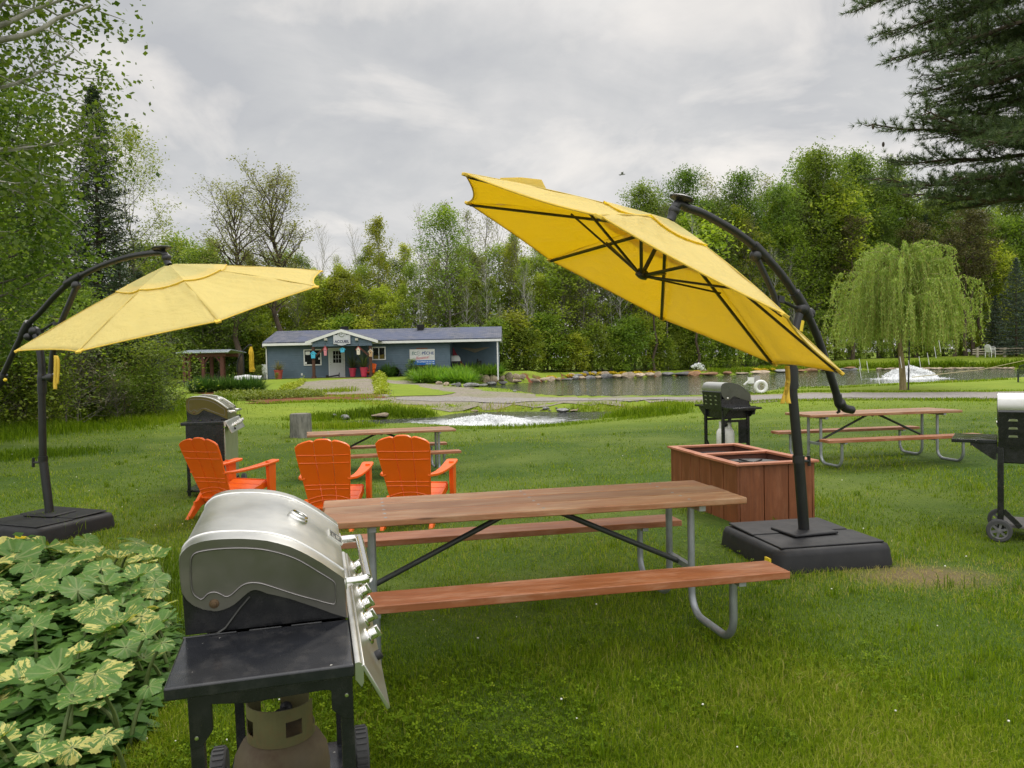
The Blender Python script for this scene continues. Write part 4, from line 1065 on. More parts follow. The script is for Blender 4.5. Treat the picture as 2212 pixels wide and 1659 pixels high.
# ---- black grills seen from the rear
def black_grill(label, loc, rz, wheel_only=False):
    """local frame: rear sheet faces -y, x runs to the right of someone behind it"""
    t = thing('black_grill', label, 'grill', loc, rz, 'black gas grills seen from behind')
    W, Dp, sz = .62, .50, .86
    Mx = Matrix(((0, 1, 0, 0), (1, 0, 0, 0), (0, 0, 1, 0), (0, 0, 0, 1)))       # prism: polygon in y,z swept along x
    P = lambda pl: [(a, b) for a, b in pl]
    lid = [(.02, 1.02), (-.01, 1.06), (-.02, 1.14), (-.015, 1.20), (.005, 1.235), (.05, 1.255), (.12, 1.258), (.20, 1.25), (.29, 1.225), (.38, 1.18), (.46, 1.115), (.515, 1.065), (.52, 1.05), (.525, .93)]
    low = [(.44, .955), (.33, .99), (.24, 1.025), (.215, 1.03), (.19, 1.02), (.15, .985), (.10, .965), (.05, .985)]
    m = MB(); n = len(lid); vs = [(x, a, b) for x in (-W/2, W/2) for a, b in lid]
    m.add(vs, [(i, i+1, n+i+1, n+i) for i in range(n-1)]); L = m.build('lid', STAIN, t, smooth=45)
    for x, s in ((-W/2, -1), (W/2, 1)):
        m = MB(); m.prism([(a, b) for a, b in lid+low], x-.0+s*.0, x+s*.004, Mx); m.build('lid_end', paint('dark_lid_end', (.10, .105, .085, 1), .32, .75), L)
        m = MB(); m.lathe([(.018, 0), (.016, .006), (.004, .008)], 12, Matrix.Translation((x+s*.004, .10, 1.0)) @ Matrix.Rotation(s*R(90), 4, 'Y')); m.build('hinge_bolt', CHROME, L)
    m = MB(); m.box(-W/2+.004, W/2-.004, .0, .505, sz-.02, .985); m.box(-W/2+.005, W/2-.005, .03, .30, .985, 1.04); m.build('firebox', ENAMEL, t, bevel=.004)
    m = MB(); m.slab([(-W/2+.004, -.004, .80), (W/2-.004, -.004, .80), (W/2-.004, -.03, 1.10), (-W/2+.004, -.03, 1.10)], .012, (0, 1, 0)); m.slab([(-W/2+.004, -.03, 1.10), (W/2-.004, -.03, 1.10), (W/2-.004, .0, 1.135), (-W/2+.004, .0, 1.135)], .006, (0, .5, -1))
    bk = m.build('rear_panel', ENAMEL, t)
    for i in range(3):
        for j in range(3):
            x = (-.20+.17*i); z = .89+.068*j; y = -.004-.026*(z-.80)/.30
            m = MB(); vs = []
            for k in range(9):
                a = PI*k/8; vs += [(x-.036*math.cos(a), y-.001, z-.004+.0*k), (x-.036*math.cos(a)*.8, y-.012*math.sin(a)-.001, z+.017*math.sin(a)**.6)]
            m.add(vs, [(2*k, 2*k+1, 2*k+3, 2*k+2) for k in range(8)])
            m.add([(x-.034, y-.0015, z), (x+.034, y-.0015, z), (x+.028, y-.004, z+.014), (x-.028, y-.004, z+.014)], [(0, 1, 2, 3)]); m.build('louvre', LETTER_SILVER, bk)
    for s in (-1, 1):
        m = MB(); x0, x1 = sorted((s*(W/2+.004), s*(W/2+.34))); m.box(x0, x1, .0, .52, sz-.032, sz); sh = m.build('side_shelf', ENAMEL2, t, bevel=.005)
        m = MB(); M1 = Matrix(((1, 0, 0, 0), (0, 1, 0, 0), (0, 0, 1, 0), (0, 0, 0, 1)))
        for y in (.01, .49): m.prism([(s*(W/2+.006), sz-.033), (s*(W/2+.20), sz-.033), (s*(W/2+.18), sz-.06), (s*(W/2+.03), sz-.17), (s*(W/2+.006), sz-.17)], y, y+.012, M1)
        m.box(*sorted((s*(W/2+.19), s*(W/2+.20))), .022, .49, sz-.06, sz-.034); m.build('shelf_bracket', ENAMEL, sh)
    m = MB(); m.box(-W/2+.02, W/2-.02, .04, .48, .66, sz-.022); m.build('grease_tray', ENAMEL, t, bevel=.01)
    for s in (-1, 1):
        for y in (.0, .455):
            m = MB(); x0, x1 = sorted((s*(W/2+.003), s*(W/2-.042))); m.box(x0, x1, y, y+.045, .06, .80-.002); m.build('leg', ENAMEL, t, bevel=.003)
        m = MB(); m.prism([(.046, .64), (.454, .64), (.454, .25), (.30, .25), (.30, .60), (.10, .60), (.046, .54)] if s > 0 else [(.046, .64), (.454, .64), (.454, .60), (.046, .60)], s*(W/2-.02), s*(W/2-.01), Mx); m.build('side_panel', ENAMEL, t)
    m = MB(); m.box(-W/2+.03, W/2-.03, .03, .47, .115, .135); m.build('bottom_shelf', paint('grey_cart_floor', (.16, .15, .14, 1), .6), t, bevel=.004)
    m = MB(); m.slab([(.30, .46, .70), (.31, .60, .72), (.31, .62, .86), (.30, .50, .86)], .02, (-1, 0, 0)); m.slab([(-W/2+.01, .515, .89), (W/2-.01, .515, .89), (W/2-.01, .60, .74), (-W/2+.01, .60, .74)], .012, (0, -1, -.5)); m.build('front_panel', ENAMEL, t)
    for s in ((-1,)):
        for y in (-.03, .50):
            Mw = Matrix.Translation((s*(W/2-.01), y, .095)) @ Matrix.Rotation(R(90), 4, 'X')
            m = MB(); m.lathe([(.066, -.026), (.088, -.026), (.096, -.018), (.096, .018), (.088, .026), (.066, .026), (.066, -.026)], 28, Mw, cap=False); w = m.build('wheel', RUBBER, t, smooth=40)
            m = MB(); m.lathe([(.010, -.024), (.02, -.022), (.02, .022), (.010, .024)], 14, Mw); m.lathe([(.058, -.018), (.067, -.022), (.067, .022), (.058, .018), (.058, -.018)], 28, Mw, cap=False)
            for k in range(6): m.box(.016, .062, -.009, .009, -.016, .016, Mw @ Matrix.Rotation(k*PI/3+.3, 4, 'Z'))
            m.build('rim', GREYP, w)
        m = MB(); m.slab([(s*(W/2-.045), .0, .30), (s*(W/2-.045), .045, .30), (s*(W/2-.13), .045, .11), (s*(W/2-.13), .0, .11)], .03, (0, 0, 1)) if False else None
    m = MB(); m.beam((-W/2+.04, .02, .26), (-W/2+.16, .02, .13), .03, .04); m.build('brace', ENAMEL, t)
    return t
pr = at_y(2155, 992, 6.45)
bg = black_grill('black grill with a bright lid and spoked wheel, cut off by the picture edge', (pr.x+.26, 6.45-.17, H(pr.x, 6.45)-.01), R(-33))
pc = at_y(1560, 880, 12.5)
Rz = R(-76); off = Vector((.31, 0, 0)); off.rotate(Quaternion((0, 0, 1), Rz))
bg2 = dup(bg, (pc.x-off.x, pc.y-off.y, H(pc.x, pc.y)-.0), Rz, label='black grill with white tank beneath, standing behind the wooden cedar boxes')
off = Vector((.12, .16, 0)); off.rotate(Quaternion((0, 0, 1), Rz))
propane_tank('white propane tank with ring collar under the black grill behind the cedar boxes', (bg2.location.x+off.x, bg2.location.y+off.y, bg2.location.z+.135), .4, WHITET, WHITET, .95)
# ------------------------------------------------------------------ reception house and what stands round it
SIDING = paint('slate_blue_siding', sRGB(80, 99, 112), .6, 0, .1, 2.5)
WHITEP = paint('white_trim', (.70, .70, .68, 1), .5, 0, .06, 3)
DOORP = paint('off_white_door', (.50, .52, .52, 1), .5, 0, .06, 3)
BROWNP = wood('brown_porch_timber', sRGB(70, 42, 30), sRGB(92, 58, 42), 'Z', .7)
DECKW = wood('brown_deck_boards', sRGB(104, 66, 50), sRGB(128, 86, 66), 'X', .75)
GLASS = paint('dark_window_glass', (.012, .014, .014, 1), .08)
METALROOF = paint('pale_metal_roof', (.45, .50, .53, 1), .35, .3, .08, 2)
SOFFIT = paint('soffit', (.25, .25, .25, 1), .7)
def shingle():
    t = NT('blue_grey_shingles'); co = t.coord('Object')
    b = t.new('ShaderNodeTexBrick'); t.link(co, b.inputs['Vector']); b.inputs['Scale'].default_value = 1.0
    b.inputs['Brick Width'].default_value = .32; b.inputs['Row Height'].default_value = .13; b.inputs['Mortar Size'].default_value = .006
    b.inputs['Color1'].default_value = sRGB(80, 86, 100); b.inputs['Color2'].default_value = sRGB(112, 112, 120); b.inputs['Mortar'].default_value = sRGB(60, 62, 72)
    n = t.noise(t.coord('Object', (1, .6, 1)), .45, 4, .6)
    c = t.mix(t.ramp(n, [(.45, 0), (.58, .65)]), b.outputs[0], sRGB(84, 91, 114))
    return t.done(t.bsdf(c, .85, 0, t.bump(b.outputs['Fac'], .3, .02), spec=.2))
SHING = shingle()
Z7 = lambda x, y: (356.6+.3472*x, 685.7+.3472*y)
HY = 55.4
hp = lambda x, y, Y=HY: at_y(*Z7(x, y), Y)
PINK = paint('pink_pot', sRGB(205, 62, 88), .5); TERRA = paint('red_clay_pot', sRGB(176, 78, 70), .7)

def siding(m, x0, x1, z0, z1, y, lap=.16):
    n = max(1, round((z1-z0)/lap)); st = (z1-z0)/n
    for i in range(n):
        a = z0+i*st; m.add([(x0, y-.045, a), (x1, y-.045, a), (x1, y, a+st), (x0, y, a+st), (x0, y, a), (x1, y, a)], [(0, 1, 2, 3), (0, 4, 5, 1)])

def house():
    gz = .80
    t = thing('reception_house', 'long slate blue house with shingled roof and gabled porch behind the gravel drive', 'house', (0, 0, 0))
    xl = hp(640, 300).x; xr = hp(2052, 300).x; xo = hp(1772, 300).x; xw = hp(2071, 300).x
    ez = (hp(605, 170, 54.9).z+hp(2092, 132, 54.9).z)/2; rz = (hp(640, 97, 58.4).z+hp(2055, 65, 58.4).z)/2
    rxl, rxr = at_y(566.6, 744, 54.9).x, at_y(1083, 731, 54.9).x
    m = MB(); siding(m, xl, xo, gz-.3, ez-.02, HY); m.box(xl, xo, HY+.004, 61.2, gz-.3, ez-.02); w = m.build('wall', SIDING, t, smooth=0)
    m = MB(); siding(m, xo, xr+.25, gz-.3, ez-.02, 58.3); m.box(xo+.002, xr+.25, 58.31, 61.2, gz-.3, ez-.02); m.build('recess_wall', SIDING, t, smooth=0)
    m = MB(); m.box(xo-.05, xo+.03, HY-.03, HY+.05, gz-.3, ez-.03); m.box(xl-.04, xl+.05, HY-.032, HY+.06, gz-.3, ez-.03); m.build('corner_trim', SIDING, w)
    # roof: two slopes with thickness
    ry = 58.4
    m = MB(); th = .12
    for s, ye in ((1, 54.9), (-1, 61.9)):
        m.slab([(rxl, ye, ez), (rxr, ye, ez), (rxr, ry, rz), (rxl, ry, rz)], th, (0, -s*(rz-ez), (ry-54.9)))
    m.build('roof', SHING, t, smooth=0)
    m = MB(); m.box(rxl, rxr, 54.86, 54.90, ez-.14, ez+.03); m.build('gutter', WHITEP, t, bevel=.01)
    for x in (rxl+.01, rxr-.05):
        m = MB(); m.add([(x, 54.9, ez-.02), (x, 54.9, ez-.22), (x, ry, rz-.2), (x, 61.9, ez-.22), (x, 61.9, ez-.02), (x, ry, rz)]+[(x+.04, 54.9, ez-.02), (x+.04, 54.9, ez-.22), (x+.04, ry, rz-.2), (x+.04, 61.9, ez-.22), (x+.04, 61.9, ez-.02), (x+.04, ry, rz)], [(0, 1, 2, 5), (5, 2, 3, 4), (6, 11, 8, 7), (11, 10, 9, 8), (0, 6, 7, 1), (1, 7, 8, 2), (2, 8, 9, 3), (4, 3, 9, 10)]); m.build('fascia', WHITEP, t)
    m = MB(); m.box(rxl+.05, rxr-.05, 54.91, 55.36, ez-.10, ez-.08); m.build('soffit', SOFFIT, t)
    m = MB(); m.box(xr+.0, xr+.25, 55.4, 58.3, gz-.3, ez-.1) if False else m.box(xw-.05, xw+.05, 55.0, 55.1, gz-.4, ez-.1); m.build('corner_post', WHITEP, t)
    a = hp(631, 175, 54.95); b = hp(648, 383, HY-.1)
    m = MB(); m.tube([(xl-.12, 54.95, ez-.1), (xl-.06, HY-.09, ez-.35), (xl-.06, HY-.09, gz-.1), (xl-.02, HY-.25, gz-.16)], .045, 8); m.build('downspout', WHITEP, t)
    # windows
    for (x0, y0, x1, y1) in ((865, 197, 972, 300), (1290, 182, 1372, 266)):
        p, q = hp(x0, y1), hp(x1, y0); X0, X1, Z0, Z1 = p.x, q.x, p.z, q.z; f = .075
        m = MB()
        for bx in ((X0, X1, Z1-f, Z1), (X0, X1, Z0, Z0+f), (X0, X0+f, Z0+f, Z1-f), (X1-f, X1, Z0+f, Z1-f), ((X0+X1)/2-.03, (X0+X1)/2+.03, Z0+f, Z1-f)): m.box(bx[0], bx[1], HY-.075, HY-.02, bx[2], bx[3])
        wn = m.build('window_frame', WHITEP, t)
        m = MB(); m.box(X0+f, X1-f, HY-.055, HY-.03, Z0+f, Z1-f); m.build('window_pane', GLASS, wn)
        if x0 < 900:
            for (a0, b0, a1, b1) in ((875, 212, 902, 233), (872, 277, 883, 290), (955, 250, 964, 262)):
                P, Q = hp(a0, b1), hp(a1, b0); m = MB(); m.box(P.x, Q.x, HY-.060, HY-.056, P.z, Q.z); m.build('paper_notice', WHITEP, wn)
        else:
            m = MB(); P = hp(1300, 258); Q = hp(1362, 228); m.add([(P.x, HY-.058, P.z), (Q.x, HY-.058, P.z), (Q.x, HY-.058, Q.z), (P.x+.3, HY-.058, Q.z-.1), (P.x, HY-.058, P.z+.25)], [(0, 1, 2, 3, 4)]); m.build('yellow_blind', paint('dull_yellow_cloth', (.12, .09, .01, 1), .8), wn)
    p, q = hp(1026, 370), hp(1112, 194); X0, X1, Z0, Z1 = p.x, q.x, gz, q.z
    m = MB(); m.box(X0-.06, X1+.06, HY-.05, HY-.024, Z0, Z1+.06); m.build('door_frame', WHITEP, t)
    m = MB(); m.box(X0, X1, HY-.085, HY-.051, Z0+.02, Z1); d = m.build('door', DOORP, t, bevel=.006)
    P, Q = hp(1048, 283), hp(1096, 208)
    m = MB(); m.box(P.x, Q.x, HY-.092, HY-.086, P.z, Q.z); m.build('door_glass', GLASS, d)
    for i in range(2):
        m = MB(); x = P.x+(Q.x-P.x)*(i+1)/3; m.box(x-.012, x+.012, HY-.1, HY-.0925, P.z, Q.z); m.build('muntin', DOORP, d)
        m = MB(); z = P.z+(Q.z-P.z)*(i+1)/3; m.box(P.x, Q.x, HY-.099, HY-.0925, z-.012, z+.012); m.build('muntin', DOORP, d)
    for z in (Z0+.95, Z0+1.1):
        m = MB(); m.ball((X0+.1, HY-.11, z), .035, 8); m.build('door_knob', CHROME, d)
    # porch: gable, posts, braces, deck
    ga, gL, gR = at_y(*Z7(1095, 82), 53.2), at_y(*Z7(872, 160), 53.2), at_y(*Z7(1325, 150), 53.2)
    gzb = at_y(*Z7(1100, 178), 53.3).z; wl, wr = at_y(*Z7(915, 170), 53.3).x, at_y(*Z7(1288, 170), 53.3).x
    ge = (gL.z+gR.z)/2; cx = ga.x
    sl = (ga.z-ge)/((gR.x-gL.x)/2)
    m = MB(); n = 9
    for i in range(n):
        z0 = gzb+(ga.z-.12-gzb)*i/n; z1 = gzb+(ga.z-.12-gzb)*(i+1)/n
        hw = lambda z: min((wr-wl)/2, max(.0, (ga.z-.12-z)/sl))
        mid = (wl+wr)/2
        m.add([(mid-hw(z0), 53.29, z0), (mid+hw(z0), 53.29, z0), (mid+hw(z1)+1e-3, 53.312, z1), (mid-hw(z1)-1e-3, 53.312, z1)], [(0, 1, 2, 3)])
    m.box(wl, wr, 53.32, 53.42, gzb, gzb+.2); pg = m.build('porch_gable', SIDING, t, smooth=0)
    m = MB(); th = .10
    for s in (-1, 1):
        ex = gL.x if s < 0 else gR.x
        m.slab([(ex, 53.2, ge+.06), (ex, 56.6, ge+.06), (cx, 57.0, ga.z+.06), (cx, 53.2, ga.z+.06)], .06, (s*sl, 0, 1))
    m.build('porch_roof', SHING, t, smooth=0)
    for s in (-1, 1):
        ex = gL.x if s < 0 else gR.x
        m = MB(); m.slab([(ex, 53.16, ge-.10), (ex, 53.16, ge+.10), (cx, 53.16, ga.z+.10), (cx, 53.16, ga.z-.10)], .04, (0, 1, 0)); m.build('porch_fascia', WHITEP, t)
    for x in (925, 1280):
        c = at_y(*Z7(x, 300), 53.45).x
        m = MB(); m.box(c-.09, c+.09, 53.36, 53.54, gz+.0, gzb); m.box(c-.15, c+.15, 53.32, 53.58, gz, gz+.14); m.build('porch_post', BROWNP, t)
        s = 1 if x < 1000 else -1
        m = MB(); m.beam((c+s*.06, 53.45, gzb-.75), (c+s*.85, 53.45, gzb-.03), .12, .12, (0, 1, 0)); m.build('porch_brace', BROWNP, t)
    dl, dr = at_y(*Z7(880, 395), 53.1).x, at_y(*Z7(1308, 380), 53.1).x
    m = MB(); m.box(dl, dr, 53.1, 55.37, gz-.05, gz); m.box(dl, dr, 53.1, 53.16, gz-.42, gz-.052); m.box(at_y(*Z7(540, 395), 54.6).x, dl-.005, 54.2, 55.3, gz-.20, gz-.12); m.build('deck', DECKW, t)
    # welcome board over the porch
    sx0, sx1 = at_y(*Z7(1046, 130), 53.2).x, at_y(*Z7(1152, 130), 53.2).x; sz0, sz1 = at_y(*Z7(1100, 165), 53.2).z, at_y(*Z7(1100, 108), 53.2).z
    mx = (sx0+sx1)/2; wd = (sx1-sx0)/2; hh = sz1-sz0
    def board(g, y0, y1, k=1):
        top = [(mx-wd*k, sz1+g), (mx-wd*.55, sz1+g)]+[(mx-wd*.5*math.cos(a*PI/10), sz1+g+hh*.32*math.sin(a*PI/10)) for a in range(11)]+[(mx+wd*.55, sz1+g), (mx+wd*k, sz1+g)]
        bot = [(mx+wd*k, sz0-g), (mx+wd*.55, sz0-g)]+[(mx+wd*.55*math.cos(a*PI/10), sz0-g-hh*.16*math.sin(a*PI/10)) for a in range(11)]+[(mx-wd*.55, sz0-g), (mx-wd*k, sz0-g)]
        q = MB(); q.prism((top+bot)[::-1], y0, y1, Matrix.Identity(4)); return q
    bd = board(.035, 53.235, 53.265, 1.04).build('welcome_sign', paint('navy_edge', sRGB(20, 34, 60), .5), t)
    board(0, 53.215, 53.234).build('sign_face', wood('weathered_white_boards', sRGB(176, 178, 184), sRGB(205, 206, 212), 'Z', .7), bd)
    FR = Matrix(((1, 0, 0, 0), (0, 0, -1, 0), (0, 1, 0, 0), (0, 0, 0, 1)))
    NAVY = paint('navy_letters', sRGB(14, 22, 66), .5)
    text('lettering', 'ACCUEIL', .40, Matrix.Translation((mx, 53.213, sz0+hh*.27)) @ FR, NAVY, bd, .003, 0, .012, fit=(wd*1.72, hh*.30))
    GREY = paint('sign_logo_green', sRGB(128, 136, 118), .6)
    def swirl(parent, x, y, z, r, mat):
        m = MB(); m.tube([(x+r*math.cos(a*PI/12+1.0), y, z+r*math.sin(a*PI/12+1.0)) for a in range(21)], [r*.05, r*.13, r*.16, r*.14, r*.05], 6)
        m.tube([(x-r*.55+r*.1*k, y, z-r*.25+r*(.10*k-.004*k*k)) for k in range(12)], [r*.03, r*.1, r*.03], 6)
        m.tube([(x-r*.25+r*.08*k, y, z-r*.45+r*.085*k) for k in range(9)], [r*.03, r*.08, r*.03], 6)
        m.build('logo', mat, parent)
    swirl(bd, mx, 53.212, sz1+.05, .18, GREY)
    for x in (1000, 1192):
        c = at_y(*Z7(x, 137), 53.2); m = MB(); m.box(c.x-.10, c.x+.10, 53.12, 53.285, c.z-.08, c.z+.08); m.box(c.x-.07, c.x+.07, 53.10, 53.119, c.z-.05, c.z+.05); m.build('flood_light', paint('cream_lamp', (.45, .44, .38, 1), .5), t)
    # advertising board on the wall
    p, q = hp(1524, 297), hp(1677, 196); X0, X1, Z0, Z1 = p.x, q.x, p.z, q.z; Hh = Z1-Z0; Ww = X1-X0; y = HY-.07
    s = MB().box(X0, X1, y, y+.04, Z0, Z1).build('wall_sign', paint('sign_white', (.62, .62, .60, 1), .5), t)
    MB().box(X0, X1, y-.004, y-.0005, Z0, Z0+Hh*.30).build('sign_band', paint('sign_blue', sRGB(22, 98, 180), .5), s)
    T = lambda fx, fz: Matrix.Translation((X0+Ww*fx, y-.006, Z0+Hh*fz)) @ FR
    GRN = paint('sign_green', sRGB(48, 104, 92), .5); BLU = paint('sign_navy', sRGB(34, 62, 128), .5); RED = paint('sign_red', sRGB(190, 60, 80), .5); WHT = paint('sign_letters', (.72, .78, .82, 1), .5); GR2 = paint('sign_grey', sRGB(150, 158, 160), .5)
    text('lettering', 'ÉC', .47, T(.19, .755), GRN, s, .001, 0, .006, fit=(Ww*.17, Hh*.235)); text('lettering', 'PÊCHE', .47, T(.735, .765), BLU, s, .001, 0, .006, fit=(Ww*.47, Hh*.235))
    swirl(s, X0+Ww*.385, y-.005, Z0+Hh*.755, Hh*.135, GR2)
    text('lettering', 'PARC', .15, T(.06, .725) @ Matrix.Rotation(R(90), 4, 'Z'), GR2, s, .001, fit=(Hh*.20, Ww*.05))
    text('lettering', 'Bienvenue!', .30, T(.52, .475) @ Matrix.Rotation(R(5), 4, 'Z'), RED, s, .001, .28, fit=(Ww*.54, Hh*.17))
    m = MB(); m.tube([(X0+Ww*(.25+.55*k/10), y-.005, Z0+Hh*(.335+.10*k/10+.02*math.sin(k/10*PI))) for k in range(11)], [.004, .012, .003], 5); m.build('underline', RED, s)
    text('lettering', 'ÉCOPECHE.COM', .225, T(.63, .205), WHT, s, .001, 0, .005, fit=(Ww*.68, Hh*.10)); text('lettering', '450-346-8580', .15, T(.81, .07), WHT, s, .001, 0, .003, fit=(Ww*.34, Hh*.07))
    for za, zb in ((Z1+.004, Z1+.10), (Z0-.17, Z0-.01)): MB().box(X0+Ww*.27, X0+Ww*.72, HY-.06, HY-.025, za, zb).build('sign_batten', BROWNP if zb < Z1 else DECKW, s)
    # roof vents
    for x, yb in ((1116, 84), (1590, 72)):
        c = at_y(*Z7(x, yb), 57.8); m = MB(); m.box(c.x-.22, c.x+.22, 57.6, 58.04, c.z-.4, c.z+.02)
        for k in range(3): m.box(c.x-.26-.01*k, c.x+.26+.01*k, 57.55, 58.09, c.z+.03+.10*k, c.z+.10+.10*k)
        m.box(c.x-.2, c.x+.2, 57.62, 58.02, c.z+.02, c.z+.33); m.build('roof_vent', BLACKP, t)
    m = MB(); c = hp(852, 354); m.box(c.x-.06, c.x+.06, HY-.05, HY-.02, c.z-.08, c.z+.08); m.build('outlet_box', WHITEP, t)
    # ornament on the recess wall
    c = hp(1928, 205, 58.2); m = MB()
    for s_ in (-1, 1): m.slab([(c.x, 58.22, c.z-.18), (c.x+s_*.55, 58.22, c.z+.02), (c.x+s_*1.15, 58.22, c.z+.22), (c.x+s_*.6, 58.22, c.z+.22), (c.x, 58.22, c.z+.12)], .03, (0, 1, 0))
    m.build('wing_ornament', paint('pale_driftwood', (.20, .17, .13, 1), .8), t)
    return gz
HZ = house()

# things on and by the porch
def pot(label, x, y, Y, mat, h=.62, r=.26, plant='spiky', group=None, ph=1.6, seed=1):
    c = at_y(*Z7(x, y), Y); z0 = c.z
    t = thing('potted_plant', label, 'potted plant', (c.x, Y, z0), 0, group)
    m = MB(); m.lathe([(r*.68, 0), (r, h*.9), (r*1.06, h*.9), (r*1.06, h), (r*.94, h), (r*.9, h*.86), (.01, h*.86)], 20); m.build('pot', mat, t, smooth=40)
    rg = np.random.default_rng(seed); n = 70 if plant == 'spiky' else 160
    a = rg.uniform(0, 2*PI, n); V = []; Q = []; T = []
    for i in range(n):
        L = ph*rg.uniform(.55, 1); ln = rg.uniform(.1, 1.15); w = .035 if plant == 'spiky' else .02; pts = []
        for k in range(5):
            s = k/4; rr = L*s*math.sin(ln)*(1+.3*s); zz = h*.9+L*(s*math.cos(ln)-.30*s*s*math.sin(ln)*1.3); pts.append((rr*math.cos(a[i]), rr*math.sin(a[i]), zz))
        b = len(V)
        for k, p in enumerate(pts):
            ww = w*(1-.8*k/4); V += [(p[0]-math.sin(a[i])*ww, p[1]+math.cos(a[i])*ww, p[2]), (p[0]+math.sin(a[i])*ww, p[1]-math.cos(a[i])*ww, p[2])]
        Q += [(b+2*k, b+2*k+1, b+2*k+3, b+2*k+2) for k in range(4)]; T += [rg.uniform()]*10
    np_mesh('leaves', V, Q, SPIKE if plant == 'spiky' else DRYG, t, T)
    return t
SPIKE = leafmat('spiky_leaf', (.04, .08, .03, 1), (.16, .20, .08, 1), .25, .5, obj_var=.1)
DRYG = leafmat('dry_grass_leaf', (.16, .17, .05, 1), (.32, .26, .13, 1), .3, .7, obj_var=.1)
pot('spiky dark leaved plant in a pink pot close to the white door', 1168, 368, 54.9, PINK, .62, .25, ph=1.5, seed=3)
pot('large spiky plant with drooping striped leaves in a bright pink pot by the porch post', 1238, 368, 54.1, PINK, .66, .27, ph=2.0, seed=5)
pot('tufted dry grass in a red clay pot by the blue wall', 707, 386, 54.4, TERRA, .68, .30, 'tuft', ph=.95, seed=6)
c4 = at_y(*Z7(1282, 366), 54.4)
dup(c1, (c4.x, 54.5, HZ), R(176), label='small orange lawn chair on the house porch behind the brown post')
# bird houses hung from the porch beam
def bird_house(x, y, body, roof, label, w=.2, h=.3, tall=1):
    c = at_y(*Z7(x, y), 53.34); w, h = w*.72, h*.8
    t = thing('bird_house', label, 'bird house', (c.x, 53.34, c.z), 0, 'little bird houses along the porch front')
    m = MB(); m.prism([(-w/2*.8, -h/2), (w/2*.8, -h/2), (w/2, h*.15), (0, h*.45), (-w/2, h*.15)], -.12, .02, Matrix.Identity(4)); m.build('box', body, t)
    for s in (-1, 1):
        m = MB(); m.slab([(0, -.15, h*.47), (s*w*.72, -.15, h*.06), (s*w*.72, .05, h*.06), (0, .05, h*.47)], .025, (s*.6, 0, 1)); m.build('roof', roof, t)
    m = MB(); m.lathe([(.035, 0), (.03, .004), (.001, .005)], 12, Matrix.Translation((0, -.122, .02)) @ Matrix.Rotation(R(90), 4, 'X')); m.build('hole', BLACKP, t)
    m = MB(); m.tube([(0, -.05, h*.45), (0, -.05, h*.45+.2)], .008, 6); m.build('hanger', BLACKP, t)
    return t
BLUE = paint('sky_blue_paint', sRGB(70, 178, 214), .6); REDP = paint('faded_red_paint', sRGB(176, 66, 70), .6); CREAM = paint('cream_paint', sRGB(214, 206, 190), .6); PINKP = paint('pink_paint', sRGB(205, 130, 140), .6); TANP = paint('tan_paint', sRGB(186, 150, 110), .6)
bird_house(923, 232, BLUE, BLUE, 'light blue bird house on the porch post nearest the paper notice window', .42, .62)
bird_house(998, 207, PINKP, REDP, 'pink and red tower shaped bird house hanging under the porch gable', .28, .85)
bird_house(1105, 203, BLUE, BLUE, 'light blue bird house hanging in front of the white door', .42, .4)
bird_house(1204, 206, CREAM, REDP, 'cream bird house with red roof hanging under the porch gable', .34, .72)
bird_house(1280, 220, TANP, CREAM, 'tan bird house on the porch post beside the orange chair', .34, .66)
# broom-like tool and little things on the deck
c = hp(1030, 362, 54.6); m = MB(); m.tube([(c.x-.2, 54.6, HZ+.05), (c.x+.6, 54.6, HZ+.18)], .05, 8); m.tube([(c.x+.6, 54.6, HZ+.02), (c.x+.62, 54.6, HZ+.35)], .03, 8); m.ball((c.x-.25, 54.6, HZ+.10), .11, 10)
tag(m.build('garden_tool', BLACKP, None), 'black and white garden tool lying on the porch floor before the white door', 'tool')

def gazebo():
    Z = lambda x, y: (384+.08929*x, 740.6+.08929*y)     # reading of the enlarged view
    Y0, Y1 = 53.5, 56.0
    A = at_y(*Z(175, 940), Y0); B = at_y(*Z(1080, 940), Y0); gz = .74
    t = thing('gazebo', 'small open shelter with pale metal roof on red brown posts', 'gazebo', (0, 0, 0))
    top = at_y(*Z(600, 330), Y0).z
    for x, Y in ((175, Y0), (630, Y0), (1080, Y0), (835, Y1), (300, Y1), (1120, Y1)):
        X = at_y(*Z(x, 900), Y).x; m = MB(); m.box(X-.10, X+.10, Y-.10, Y+.10, gz-.35, top-.02); m.build('post', REDW, t)
    for Y in (Y0, Y1):
        m = MB(); m.box(A.x-.25, B.x+.25, Y-.08, Y+.08, top-.02, top+.22); m.build('beam', REDW, t)
    for x, s in ((175, 1), (630, -1), (630, 1), (1080, -1)):
        X = at_y(*Z(x, 900), Y0).x; m = MB(); m.beam((X+s*.08, Y0, top-.45), (X+s*.42, Y0, top-.02), .09, .09, (0, 1, 0)); m.build('brace', REDW, t)
    e0, e1 = A.x-.35, B.x+.65; zf = top+.24; zr = at_y(*Z(500, 190), 54.9).z
    m = MB()
    N = 26
    for s, ye in ((1, Y0-.5), (-1, Y1+.6)):
        m.slab([(e0, ye, zf), (e1, ye, zf), (e1-.5, 54.9, zr), (e0+.1, 54.9, zr)], .03, (0, -s*(zr-zf), 1.9))
        for k in range(N):
            f = k/(N-1); m.beam((e0+(e1-e0)*f, ye, zf+.045), (e0+.1+(e1-e0-.6)*f, 54.9, zr+.045), .05, .03)
    m.build('roof', METALROOF, t)
REDW = wood('red_brown_posts', sRGB(78, 42, 34), sRGB(100, 56, 44), 'Z', .7)
gazebo()

